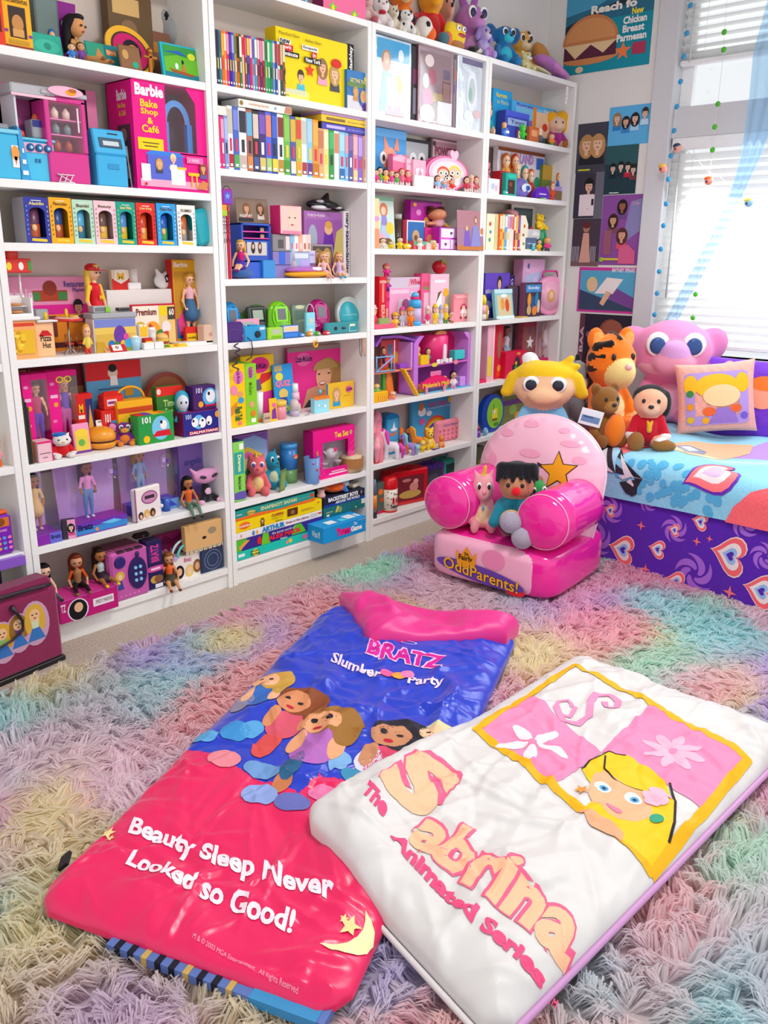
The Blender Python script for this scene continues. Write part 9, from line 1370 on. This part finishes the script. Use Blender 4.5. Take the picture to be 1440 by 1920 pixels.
cyl('bottle',700,711,900,962,[(1,0,'3a2f44'),(1,.22,'3a2f44'),(1,.22,'e88a2a'),(1,.6,'e88a2a'),(.9,.6,'6a7a90'),(.8,.85,'6a7a90'),(.5,1,'6a7a90')],'slim bottle with an orange label at the left of the lunch boxes','bottle',y=.012,mats=['label','neck']);B('toy_box',708,722,905,955,.05,'5a6a60','grey green carton behind the slim orange labelled bottle','toy box',[('e',.4,.7,.12,.1,'f07a2a'),('r',.3,.38,.8,.5,'d8502a'),('r',0,0,1,.1,'c82a4a')],y=.05)
for u,c in((790,'4a4a54'),):B('carton',846,876,845,880,.04,'20242c','dark carton at the back above the teal lunch box','carton',[('r',.6,.2,.95,.9,'9aa4b0')],y=.145,z=ZS+0.)
# ======== bookcase 4
cell(4,0)
B('toy_box',922,957,168,255,.03,'2aa4dc','blue toy box with yellow lettering at the left of the top right shelf','toy box',[('t','Rugrats',.15,.82,.7,.93,'f2d84a',.03),('t','in Paris',.2,.72,.8,.8,'f0e8a0',0.),('e',.6,.4,.18,.16,'f0a83a'),('e',.4,.3,.1,.2,'3a4a6a')],y=.12)
B('toy_box',957,1040,196,268,.04,'4ab0e8','light blue window box with an orange post and a small boy doll','toy box',[('r',.08,.06,.92,.92,'7ac4ec'),('r',.45,.1,.9,.85,'f2c8a0'),('r',.1,.1,.45,.6,'8a6ab0'),('t','Rugrats',.1,.86,.45,.96,'6a4ac0',.03),('t','Chuckie',.7,.86,.9,.94,'f4f0f4',.02),('r',.46,.05,.53,.95,'ee8a2a'),('e',.74,.36,.12,.16,'f4c8a4'),('e',.74,.5,.13,.1,'d8402c'),('p',[(.62,.05),(.88,.05),(.82,.24),(.66,.24)],'5a6a6c'),('e',.6,.16,.06,.08,'f0e0b0')],y=.1)
o,w,h,d=B('toy_box',946,990,210,258,.05,'3a4ab0','dark blue toy house box with a crimson door behind the green figure','toy box',[('r',.1,.5,.9,.75,'9ab0d8'),('r',.5,.06,.85,.4,'c83a5a'),('r',.56,.12,.78,.36,'f0ece8'),('r',0,.82,1,1,'4a5ad0'),('t','Toys',.2,.55,.8,.7,'3a4a8c',.02)],y=.06)
pA(918,938,192,252,'orange-haired doll in turquoise at the left edge of the top right shelf','f6c8a0',sH='2fb4c0',bY='2fb4c0',ears='none',nose=None,y=.03,n=34,cat='doll',name='soft_doll',xT=[('s',(0,.06,.95),(.3,.22,.16),F_('ee6a20'))]);nug(938,964,238,258,'2a6ac8','blue toy car with a yellow driver on the top right shelf',.02);mini(942,954,228,248,'tiny yellow figurine in the blue toy car','f0a02a','f4d0a0','f2b82a','e8a02a',y=.025,z=ZS+.018)
mini(976,991,232,262,'lime green figurine standing before the dark blue house box','4ad83a','5ae04a','3fc82f','2fa824',y=.012);mini(1008,1022,240,268,'small white headed figurine before the light blue window box','f4e8d0','f4d8b8','5a6470','4a4a5a',y=.02);mini(1030,1044,250,272,'small orange figurine left of the curly yellow-haired doll','f0a03a','f4c898','f08a3a','3fa87a',y=.012);B('toy_block',992,1010,238,266,.02,'c8683a','terracotta toy block before the window box','toy',[('r',.2,.4,.8,.8,'e8a06a')],y=.03)
pA(1038,1076,217,275,'doll with frizzy yellow hair and a purple dress at the right end of the shelf','f4ccb0',sH='a82a8c',bY='a82a8c',ears='none',nose=None,paws='a8602a',y=.02,n=42,cat='doll',name='soft_doll',hS=1.05,xT=[('s',(-.2,.06,.98),(.22,.2,.2),F_('f2b01a')),('s',(.2,.06,1.),(.24,.2,.2),F_('f2b01a')),('s',(0,.1,.85),(.34,.22,.2),F_('f2b01a')),('s',(.34,.08,.75),(.12,.14,.26),F_('f2b01a'))])
cell(4,1)
pA(915,933,303,340,'pink plush bear at the left edge of the second right shelf','f08a9c',bY='f4a8b4',ears='round',y=.05,n=34,z=ZS+.03);B('riser_box',915,936,335,368,.05,'e8e4e4','white carton with pastel print under the pink bear','box',[('e',.4,.5,.2,.2,'b8c8e8'),('e',.7,.4,.15,.2,'f0b8c8')],y=.02)
B('board_game',931,1018,280,350,.03,'e0dce4','white game box lettered LAND at the back of the second right shelf','board game',[('t','LAND',.45,.72,.75,.92,'b88ac8',.05),('r',.82,.65,.98,.88,'3a6ac8'),('r',0.,0.,1,.25,'8a7a6a'),('e',.2,.6,.15,.2,'e8a04a'),('e',.6,.35,.2,.2,'d85a3a'),('e',.85,.35,.12,.15,'3a9a7a'),('e',.4,.3,.12,.15,'6a8ac8'),('r',0,.92,1,1,'8a4a2a')],y=.13)
B('toy_box',936,968,322,372,.05,'b81e2c','red toy box behind the turquoise toy telephone','toy box',[('e',.5,.6,.16,.16,'f2c83a'),('r',.1,.05,.9,.2,'e8e0d8')],y=.06);B('toy_phone_box',948,968,324,372,.03,'1fae9c','turquoise toy telephone box with a dark opening','toy phone',[('r',.15,.1,.8,.7,'4a2a2a'),('e',.4,.5,.12,.1,'8a4a3a'),('r',.15,.78,.85,.92,'2fc8b0')],y=.03,kind='plastic',bev=.003)
nug(942,958,356,371,'1fb8a8','small turquoise round toy at the front of the telephone box',.006);x,y,z,w,h=spot(972,1003,330,373,.02);o=MB().lh([(w*.35,0),(w*.5,h*.25),(w*.48,h*.6),(w*.3,h*.9),(w*.05,h)],'7a6ac0:p',n=20).bd('toy_egg',None,(x,y+w/2,z));setp(o,'blue violet toy egg with a printed figure on the second right shelf','toy');MB().ell((0,-w*.47,h*.45),(w*.3,.004,h*.22),'d8e0f0:p',14,10).ell((w*.05,-w*.49,h*.45),(w*.14,.004,h*.12),'2a5aa8:p',12,8).bd('egg_print',o)
x,y,z,w,h=spot(1004,1030,350,374,.012);o=MB().prism(ep(0,h*.1,w*.5,h*.9,18,0,pi),0,.03,'6a2ac0:p').bd('toy_radio',None,(x,y,z));setp(o,'purple arched toy radio at the front of the second right shelf','toy radio');MB().box(-w*.25,w*.25,-.001,0,h*.35,h*.45,'d8d0f0').bd('display',o);nug(1012,1032,372,379,'6ad83a','small lime lump before the purple toy radio',0)
for u0,u1,vt,vb,hc,tp,lab,yy,zz_ in((946,966,285,322,'d8702a','e8a04a','orange and white figurine standing high on the red box',.08,.06),(966,980,286,325,'e0481c','f0782a','orange bird figurine beside it on the cartons',.08,.06),(968,984,304,345,'f0c890','e8a86a','tan figurine seated below the orange bird',.05,.03),(984,998,308,352,'3a9a94','3ab0b0','teal figurine before the lettered game box',.06,0),(996,1008,315,352,'d8603a','c8442a','rusty red figurine before the lettered game box',.06,0),(1034,1045,340,374,'f0602a','e8502a','orange figurine beside the purple toy radio',.02,0),(1046,1058,322,352,'e8702a','3a6ac8','figurine with an orange head and blue body on the lilac box',.05,.05)):mini(u0,u1,vt,vb,lab,hc,'f4d0a8',tp,tp,y=yy,z=ZS+zz_)
B('toy_box',1016,1062,312,352,.03,'7a8a3a','green and gold picture box at the right of the second right shelf','toy box',[('r',0.,.6,1,1,'c8a03a'),('e',.4,.4,.2,.2,'4a9a8a'),('r',.1,.05,.9,.2,'5a4a2a')],y=.11);B('riser_box',1034,1064,350,375,.04,'b89ad8','lilac box with a brown picture under the orange headed figurine','box',[('r',.15,.1,.85,.7,'8a6a4a')],y=.04)
for i,c in enumerate(('f2c83a','7a6ac8','d8d0e8')):B('book',1063+i*2.6,1065.4+i*2.6,318,375,.09,c,f'slim {("yellow", "violet", "pale lilac")[i]} book at the right end of the second right shelf','book',y=.06)
cell(4,2)
B('bookend_box',911,935,401,468,.08,'f2ebc8','cream sided box with tiny painted motifs, left of the thin books','bookend',[('e',.25,.72,.06,.06,'d85a4a'),('e',.3,.5,.05,.05,'4a8ac0'),('e',.25,.28,.05,.06,'3a9a7a'),('r',.62,.02,.98,.98,'d8cc90')],y=.04)
EB=[935,940,944.5,949.5,953.5,957.5,961.5,965.5,969.5,974];row('picture_book',EB,(401,404),468,469,[('f0703a','f0e0c0'),('f4c83a','f0e8c8'),('6aa8d8','e8e8e0'),('f2eadc','d8a0b0'),('e8e0d0','c87ab0'),('f0ece0','e8705a'),('d8443a','f0e0d0'),('f0c06a','f2b83a'),('a83a7c','8a6ab0')],lambda i,n:f'thin picture book with a {("orange", "yellow", "blue", "cream", "ivory", "white and coral", "red", "golden", "plum")[i]} spine, {ORD[i]} from the cream bookend','book','picture books between cream bookends',.1,y=.03)
x,y,z,w,h=spot(974,988,404,468,.035);o=MB().prism([(-w/2,0),(w/2,0),(w/2,h*.75),(w*.1,h),(-w/2,h)],0,.08,'f2ead0').bd('arched_bookend',None,(x,y,z));setp(o,'cream arched bookend with painted motifs, right of the thin books','bookend');prints(o,w,h,[('e',.5,.7,.05,.05,'d85a3a'),('e',.4,.45,.05,.04,'8a5a3a'),('e',.5,.2,.05,.04,'6a9a4a')]);MB().box(-w/2,w*2.2,-.01,.08,0,.008,'f2ead0').bd('foot',o)
B('framed_picture',957,998,384,455,.008,'d8d4c8','silver framed dark picture leaning behind the thin books','picture frame',[('r',.08,.05,.94,.93,'4a5458'),('r',.14,.1,.88,.88,'5a6a6c')],y=.15);x,y,z,w,h=spot(948,976,392,408,.12);w*=.72;o=link('plush_piglet',blob([('s',(0,0,.3),(.5,.4,.6),F_('e8a0a8')),('s',(-.3,-.1,.5),(.25,.3,.3),F_('e8a0a8'))],24,.1),None,(x,.14,onY(962,404,.12)[2]));o.scale=(w,w,.035);setp(o,'pink plush lump lying on top of the thin books','plush toy')
o,w,h,d=B('toy_cottage',988,1012,430,462,.05,'dcd8d8','pale grey toy cottage with a red roof ball, left of the yellow plush','toy house',[('r',.55,.1,.75,.55,'3a3a44'),('p',[(.3,.7),(.5,.95),(.9,.8),(.9,.7)],'f2f0ee')],y=.06,kind='plastic');MB().ell((0,.02,h+.006),(.012,.012,.008),'c83a44:p').bd('roof_ball',o);B('toy_box',986,1006,446,469,.03,'5a6a8c','slate blue carton before the toy cottage','box',[('r',.1,.5,.9,.6,'a8b0c8')],y=.03)
cyl('toy_ball',1008,1036,426,468,[(.5,0,'1f8f5c'),(.85,.2,'1f8f5c'),(1,.5,'1f8f5c'),(.85,.8,'1f8f5c'),(.5,.97,'1f8f5c')],'green ball shaped stand under the yellow plush creature','toy ball',y=.04);zb_=onY(1022,432,.06)[2];pA(1007,1033,398,432,'yellow plush creature with dark tipped ears on the green ball','f4cc1a',mZ='f4d02a',ears='cat',y=.05,z=zb_,n=36,nose='2a2420',rz=.5,kind='plastic')
mini(1007,1019,448,470,'small figurine in yellow before the green ball','2a2a30','f0c090','f2b81a','e8a01a',y=.012);mini(1021,1037,445,470,'small figurine in pink with arms spread before the green ball','f0a03a','f0c090','e8408c','4a4a5a',y=.012);mini(997,1006,456,470,'tiny turquoise figurine left of the yellow one','4ab8c8','a8e0e8','5ac8c8','3ab0b0',y=.012)
B('book',1028,1048,416,468,.03,'3a4a48','dark green book at the back right of its shelf','book',[('r',.1,.6,.9,.7,'6a7a70')],y=.13);B('book',1046,1062,416,469,.06,'c83a54','crimson book with a pink side at the right end','book',[('r',.7,0,1,1,'f0a0a8')],y=.08)
cell(4,3)
B('poster_box',907,952,512,595,.015,'4a44c8','blue violet poster box of a woman, left of its shelf','poster box',[('r',0,.55,1,1,'6a4ac0'),('p',[(.3,0),(.75,0),(.72,.4),(.35,.42)],'3a3a54'),('p',[(.3,.4),(.9,.3),(.8,.55),(.5,.6)],'e0b49c'),('e',.58,.78,.1,.16,'3a2624'),('e',.58,.74,.065,.11,'e8b89c'),('t','spice',.02,.52,.22,.66,'f0f0f8',.01),('e',.1,.3,.2,.1,'a8a8e0')],y=.11)
B('video_tape',931,964,542,596,.02,'8ac8d0','pale teal video tape leaning before the violet poster box','video tape',[('r',.1,.1,.92,.8,'d8c8a0'),('e',.4,.5,.12,.2,'e8a03a'),('e',.65,.45,.12,.22,'d8502a'),('e',.5,.78,.2,.06,'f4f6f4'),('r',0.,.86,1,1,'c8e8ec'),('r',0,0,1,.1,'dceef0')],y=.03,rx=-.15)
B('book',952,972,536,590,.02,'5a4a58','grey brown book between the tape and the tall pink carton','book',[('r',.7,.05,.8,.95,'8a7a84')],y=.08);B('card_box',953,965,517,540,.02,'4a2a7c','deep violet box top behind the grey brown book','box',[('t','G',.3,.4,.7,.8,'d8c8f0',.02)],y=.14,z=ZS+.13)
B('doll_box',976,1016,486,585,.06,'d8a8d0','tall iridescent pink carton behind the cartoon carton','doll box',[('p',[(.05,.8),(.6,.72),(1,.82),(1,1),(.05,1)],'e8b4d8'),('p',[(.1,.3),(.95,.3),(.85,.78),(.15,.72)],'b8c4e8'),('p',[(.4,.32),(.75,.34),(.65,.7),(.5,.68)],'d8c8ec'),('e',.25,.88,.04,.05,'5a6aa8')],y=.09,sides='c888a8')
B('toy_box',981,1013,530,591,.03,'4a3a4c','carton with a group of cartoon figures before the tall pink carton','toy box',[('r',.08,.72,.95,.94,'4a90d0'),('t','Scooby',.2,.78,.85,.9,'e8f0f8',.03),('e',.3,.5,.1,.2,'f0a02a'),('e',.5,.42,.1,.2,'3a5a9c'),('e',.72,.5,.1,.22,'2a8ab0'),('e',.3,.2,.12,.14,'d8b070'),('e',.62,.18,.14,.14,'f0883a'),('e',.84,.3,.08,.2,'e0d0c0')],y=.03,sides='8a4a6c')
x,y,z,w,h=spot(1011,1050,542,589,.035);o=MB().lh([(.001,0),(w*.42,0),(w*.48,.006),(w*.48,.03),(w*.42,.036)],'f09ac0:p',n=30,axis='y').bd('round_case',None,(x,y,z+w*.48),(0,0,-.35));setp(o,'round pink case with a portrait badge at the right of its shelf','case');MB().lh([(.001,-.002),(w*.36,-.001),(w*.36,0)],'f4b0cc:p',n=26,axis='y').ell((0,-.003,0),(w*.12,.003,w*.16),'e0a85a:p',14,8).ell((0,-.005,.002),(w*.07,.003,w*.09),'f2c8a8:p',12,8).bd('badge',o);MB().tube([(-w*.25,.018,w*.45),(-w*.2,.018,w*.6),(w*.2,.018,w*.6),(w*.25,.018,w*.45)],.005,'e0208c:p').bd('handle',o)
cyl('bottle',904,917,553,596,[(1,0,'e8d8d0'),(1,.25,'e8d8d0'),(.9,.25,'f0b8c0'),(.85,.6,'f0b8c0'),(.8,.6,'f4d81a'),(.9,.85,'f4d81a'),(.4,1,'f4d81a')],'yellow capped bottle at the left edge before the poster box','bottle',y=.02,mats=['band','cap']);nug(912,919,572,596,'d8b02a','small golden bottle beside the yellow capped one',.015)
for u,lab in((918,'black and white card lying at the front left'),(930,'grey card lying beside the leaning video tape')):o=MB().box(-.03,.03,0,.05,0,.002,('3a3840','8a8a90')[u==930]).bd('flat_card',None,(onY(u,598,.005)[0],.004,ZS+.0005+.0022*(u==930)));setp(o,lab,'card')
o=MB().box(-.025,.03,0,.05,0,.006,'f2c86a').bd('flat_box',None,(onY(984,592,.005)[0],.004,ZS+.0005));setp(o,'flat yellow box lying under the cartoon carton edge','box')
cell(4,4)
for u0,u1,vt,vb,c,b2_,lab,dl,k,yy in((899,912,612,722,'f08ab0','e8286a','clear pink doll box cut by the side panel',None,{},.02),(936,975,608,706,'b8b4b8','c8bcc0','clear doll box with a blue and white dressed doll','boxed doll in a white top and pale blue skirt',dict(skin='c88a6a',hair='4a3a3a',top='ece8ec',bottom='a8c8d8',skirt='9ac4d8'),.08),(1001,1050,600,708,'d8a0a8','d81a6c','clear doll box with a magenta base and a white dressed doll','boxed doll in a white dress and pink hat',dict(skin='d89a84',hair='c8a0a0',top='e8d8d8',bottom='d8b8b8',skirt='e0cccc'),.06)):dB(u0,u1,vt,vb,.07,c,b2_,lab,dl,y=yy,bh=.06 if u0!=1001 else .26,items=[('t','Barbie',.15,.3,.8,.8,'f4b0d0',.02),('e',.85,.7,.25,.25,'f2962a')]if u0==1001 else(),dk=dict(head=.09,n=30,sc=.86 if u0!=1001 else .66,**k))
B('doll_box',911,924,610,716,.06,'f4b8c4','pale pink and yellow carton right of the cut doll box','doll box',[('r',.1,.1,.7,.45,'f6d84a'),('r',.75,0,1,1,'f8ccd4')],y=.025);B('doll_box',925,940,608,708,.06,'dc2438','red carton with an arched window, left of the clear doll boxes','doll box',[('e',.55,.62,.06,.26,'9a6a5a'),('r',.3,.05,.8,.15,'f0401c'),('e',.6,.2,.06,.06,'f2a03a')],y=.06)
B('doll_box',976,1001,604,704,.05,'a83a4a','dark red doll box with a white star, between the clear ones','doll box',[('r',.1,.05,.9,.9,'8a5a50'),('s',.55,.6,.14,'f0e8ea'),('e',.5,.82,.08,.09,'8a4a5a'),('r',.5,.1,.95,.4,'c8702a')],y=.085)
o,w,h,d=B('toy_box',946,985,659,711,.05,'e01e4c','small red carton with an arched window and a green toy, at the front','toy box',[('e',.55,.52,.2,.3,'4a3038'),('r',.33,.16,.77,.5,'4a3038'),('e',.5,.35,.08,.14,'3a9a4a'),('e',.5,.55,.07,.07,'f0c83a'),('e',.6,.9,.12,.05,'f2a03a'),('r',.35,.02,.6,.12,'f2b03a')],y=.03,sides='d81440');B('toy_box',986,1000,664,708,.03,'e8407c','pink carton with a clear yellow capsule, right of the small red one','toy box',[('e',.5,.6,.2,.2,'b8a89a'),('e',.5,.4,.15,.12,'f2c81a')],y=.05)
cell(4,5)
x,y,z,w,h=spot(902,943,740,812,.05);o=empty('toy_clock',(x,y,z),0,'blue oval toy wall clock with a green face behind the armchair','clock');MB().prism(ep(0,h*.5,w*.5,h*.5,34),0,.03,'0a3fa8:p').bd('frame',o);pm=MB().flat(ep(w*.08,h*.5,w*.36,h*.4,28),-.001,'8ac83a').flat([(-w*.05,h*.36),(w*.2,h*.36),(w*.18,h*.62),(-w*.05,h*.62)],-.0016,'f0d83a').flat(ep(w*.03,h*.54,w*.06,h*.05),-.0022,'f4f4f4').flat([(-w*.04,h*.3),(w*.18,h*.3),(w*.18,h*.36),(-w*.04,h*.36)],-.0018,'8a5a2a').flat(ep(w*.15,h*.2,w*.12,h*.05),-.0016,'5a8a2a').bd('clock_face',o);MB().box(-.001,.001,-.003,-.002,h*.5,h*.75,'1c1c20').bd('hand',o)
B('toy_box',938,980,730,815,.04,'7a7a4a','olive and purple picture box behind the blue clock','toy box',[('r',0,.55,1,.7,'6a3a7c'),('e',.5,.4,.2,.15,'8aa84a'),('r',0,.82,1,1,'c8b8a8'),('e',.7,.2,.16,.12,'e89a2a')],y=.12)
cyl('bottle',893,906,800,823,[(1,0,'8a4ab8'),(1,.6,'8a4ab8'),(.5,.62,'d83a7c'),(.55,1,'d83a7c')],'purple bottle with a crimson cap at the left of the clock','bottle',y=.012,mats=['cap']);nug(906,920,802,820,'6ab0e0','small pale blue toy beside the purple bottle',.01)
cell(4,6);B('lunch_box',892,905,838,900,.08,'5a5a44','dark olive tin seen between the side panel and the armchair','tin',[('e',.5,.6,.1,.08,'8a7a3a'),('e',.5,.3,.1,.1,'b8963a')],y=.03)
# ======== on top of the bookcases
ZS=2.1665
B('toy_box',510,576,-40,22,.05,'6a5ab8','violet and blue toy box on top of the second bookcase','toy box',[('r',.35,0,.95,.5,'5a9ac8'),('r',.4,.02,.85,.2,'f0862a'),('e',.2,.3,.1,.1,'e8b03a'),('e',.3,.12,.1,.1,'e8a04a'),('r',.95,0,1,1,'9ad0f0')],y=.02)
B('toy_box',606,686,-60,44,.06,'f0709c','pink toy box with spiky green suns on top of the second bookcase','toy box',[('r',.25,.46,.9,.52,'d8204c')]+[('s',cx,cz,.16,'5ad82a')for cx,cz in((.22,.08),(.72,.05),(.5,.75))]+[('e',cx,cz,.05,.06,'f2e02a')for cx,cz in((.22,.08),(.72,.05),(.5,.75))],y=.02,sides='7a1a4c')
def tp(u0,u1,vt,vb,label,body,**k):y=k.pop('y',None);return pA(u0,u1,vt,vb,label,body,z=2.1665,y=y,**k)
tp(676,722,-35,48,'dusty pink plush rabbit with big feet, leftmost plush on the third bookcase','d8a8a0',bY='e8c8c0',ears='long',eI='c87a7c',paws='b85a68',y=.02)
tp(706,750,-15,62,'white plush cat with a red polka dot bow on the bookcase top','efe6e4',ears='cat',nose='d8a0a0',y=.02,sH='efe6e4',xT=[('s',(0.,-.2,.48),(.12,.08,.06),F_('b8142c'))]);tp(738,763,2,68,'cream plush kitten between the white cat and the spotted dog','ead8c0',ears='cat',bY='f0e4d0',y=.025)
tp(756,789,15,76,'black spotted white plush dog with a red tag on the bookcase top','f0ece6',ears='floppy',eI='24222a',y=.015,xT=[('s',(.15,-.15,.3),(.06,.06,.06),F_('1c1a1e')),('s',(-.15,-.12,.4),(.05,.06,.06),F_('1c1a1e')),('s',(.12,-.2,.85),(.06,.04,.05),F_('1c1a1e'))]);tp(770,800,20,66,'crimson and white plush heart toy behind the spotted dog','c8203c',bY='f0d0d4',ears='round',y=.06)
tp(752,812,-60,60,'orange plush tiger with black stripes and cream belly, tallest at the middle','ee7a1c',bY='f0c884',mZ='f0d090',ears='round',y=.07,paws='efe2d4',xT=[('c',(-.24,-.05,.4),(-.1,-.18,.42),.025,.02,F_('1c1816')),('c',(-.24,-.05,.3),(-.1,-.18,.3),.025,.02,F_('1c1816'))])
x,y,z,w,h=spot(786,822,30,80,.01,2.1665);w*=.72;o=link('plush_fish',blob([('s',(0,0,.55),(.4,.4,.5),F_('efe6dc')),('s',(.25,-.1,.3),(.35,.35,.35),F_('f06a1c')),('s',(-.1,-.32,.62),(.12,.1,.14),F_('1c1a1e'))],30,.08),None,(x,.04,z));o.scale=(w,w,h);setp(o,'white orange and black plush fish before the striped tiger','plush toy')
tp(806,868,-55,82,'yellow plush bear in a red shirt on the bookcase top','f0aa1c',bY='d82a2c',sH='d8262a',ears='round',y=.06,paws='f0aa1c')
tp(845,884,-30,70,'peach plush toy behind the yellow bear','e0a48c',ears='round',y=.1);x,y,z,w,h=spot(828,852,55,90,.012,2.1665);w*=.72;o=link('plush_fish',blob([('s',(0,0,.45),(.5,.4,.45),F_('4a7480')),('s',(.35,-.1,.5),(.3,.35,.5),F_('f0763a'))],28,.1),None,(x,.04,z));o.scale=(w,w,h);setp(o,'grey blue and orange plush fish at the front edge under the yellow bear','plush toy')
x,y,z,w,h=spot(838,888,36,98,.015,2.1665);w*=.72;o=link('plush_square',blob([('s',(0,0,.5),(.5,.25,.42),F_('f4cc1a')),('s',(-.2,0,.7),(.25,.2,.25),F_('f4cc1a')),('s',(.2,0,.7),(.25,.2,.25),F_('f4cc1a')),('s',(0,-.05,.15),(.4,.25,.16),F_('b8763a'))],34,.1),None,(x,.05,z));o.scale=(w,w*.8,h);setp(o,'square yellow plush toy with brown base, right of the bear','plush toy')
for s in(-1,1):MB().ell((s*.14+.08,-.26,.72),(.1,.03,.1),'f6f6f4:p',12,8).ell((s*.14+.08,-.29,.71),(.045,.02,.05),'3a6aa8:p',10,6).bd('eye',o)
MB().ell((.12,-.25,.5),(.2,.03,.07),'a82a34:p',12,6).bd('mouth',o)
tp(878,938,-30,104,'big mauve plush creature with a large dark eye and tall ears','c07ac4',bY='d8a0d0',mZ='c88acc',ears='long',eI='b060b8',bE=.8,eye='2a2a5c',y=.05,hS=1.2,rz=.2);tp(902,938,44,112,'lavender plush elephant toy before the mauve creature','b09ad8',bY='c8b8e4',mZ='d8cce8',ears='floppy',eI='a088cc',y=.012,rz=.4)
x,y,z,w,h=spot(888,914,80,106,0.,2.1665);w*=.72;o=link('plush_bee',blob([('c',(-.3,0,.4),(-.1,0,.5),.3,.3,F_('26242c')),('c',(0,0,.4),(.1,0,.45),.28,.28,F_('e8e0cc')),('c',(.25,0,.4),(.3,0,.4),.25,.25,F_('d8cfb8'))],24,.03),None,(x,.03,z));o.scale=(w,w,h);setp(o,'striped black and cream plush bee before the mauve creature','plush toy')
tp(934,988,44,126,'blue plush creature with a turquoise belly and wide ears on the bookcase top','1f78b4',bY='2fc0d4',mZ='3ac4d8',ears='big',eI='1a5f94',bE=.5,y=.02,nose='14305c',rz=.3)
tp(970,1022,50,140,'golden plush lion cub with a dark rimmed ear','eeb048',bY='f0c878',mZ='f2d8a8',ears='round',eI='2a2024',y=.08,bE=.4,eye='4a2a14',rz=.25);tp(978,1012,94,142,'pale yellow plush dog with a white muzzle before the lion cub','e8dc9a',bY='f0e8b8',mZ='f4f2ec',ears='round',y=.012,nose='5a4a44',rz=.5)
def lying(u0,u1,vt,vb,c,c2,label,y,ry=0):
 x,y,z,w,h=spot(u0,u1,vt,vb,y,2.1665);w*=.72;o=link('plush_toy',blob([('c',(-.28,0,.62),(.3,0,.3),.22,.2,F_(c)),('s',(.42,-.05,.22),(.14,.14,.16),F_(c2)),('s',(-.4,0,.7),(.14,.12,.16),F_(c)),('c',(-.1,-.15,.5),(.15,-.22,.2),.1,.08,F_(c2))],32,.06),None,(x,y+.04,z));o.scale=(w,w,max(h,.02));setp(o,label,'plush toy')
lying(1008,1076,98,150,'bd78c4','d88ad0','mauve plush toy lying at the right end of the bookcase top',.02);lying(1006,1058,68,122,'d8944a','e8b460','orange brown plush lion lying at the back of the bookcase top',.12);lying(1000,1044,122,150,'ece0a4','f0e8b8','pale yellow plush leg stretched along the bookcase edge',0.)
q=onY(1063,172,-.002);o=MB().box(-.011,.011,0,.0008,-.055,.03,'eef0ee').bd('wash_tag',None,(q[0],-.003,q[2]-.005),(0,.08,0));setp(o,'white care tag hanging from the bookcase top at the right','tag');prints(o,.022,.05,[('r',.2,-.4,.5,-.3,'9a9a9c'),('r',.2,-.8,.7,-.75,'b0b0b4')],name='tag_print')
# ======== bookcase 0, sliver at the left
ZS=SH[0][5];o,w,h,d=B('toy_phone',-28,29,968,1034,.05,'7a12b0','purple toy telephone with coloured keys at the left edge','toy phone',[('r',.3,.72,.9,.95,'d8722a'),('e',.62,.84,.1,.1,'8a4a1c'),('t','Bratz',.5,.6,.8,.68,'f0a0d8',.02)]+[('e',.5+.18*(i%3),.44-.13*(i//3),.05,.04,('e8a04a','5a9ae0','f07ab8')[i%3])for i in range(9)],y=.012,kind='plastic',bev=.008)
MB().box(-w*.4,w*.45,.01,.04,h,h+.012,'f0641c:p',.004).bd('handset',o)
ZS=SH[0][3];q=onY(4,850,.02);mini(-12,12,818,866,'orange haired figurine at the left edge, level with the burger shelf','e8722a','f0b890','f0a0a8','f2641c',y=.02,z=SH[0][4])
o=MB().box(-.12,.115,-.02,.02,-.008,-.002,mat('b88ae8','jelly')).box(-.12,.115,-.022,-.019,-.03,-.002,mat('a06ae0','jelly')).bd('shelf_strip',None,(-.148,-.002,SH[0][5]-.003));setp(o,'clear purple plastic strip hanging on the shelf edge at the left','strip')
B('toy_bag',-40,10,1075,1135,.05,'3a1838','dark purple box low at the left edge behind the maroon case','box',[('r',.2,.2,.8,.6,'6a2a64')],y=.02,z=SH[0][6])
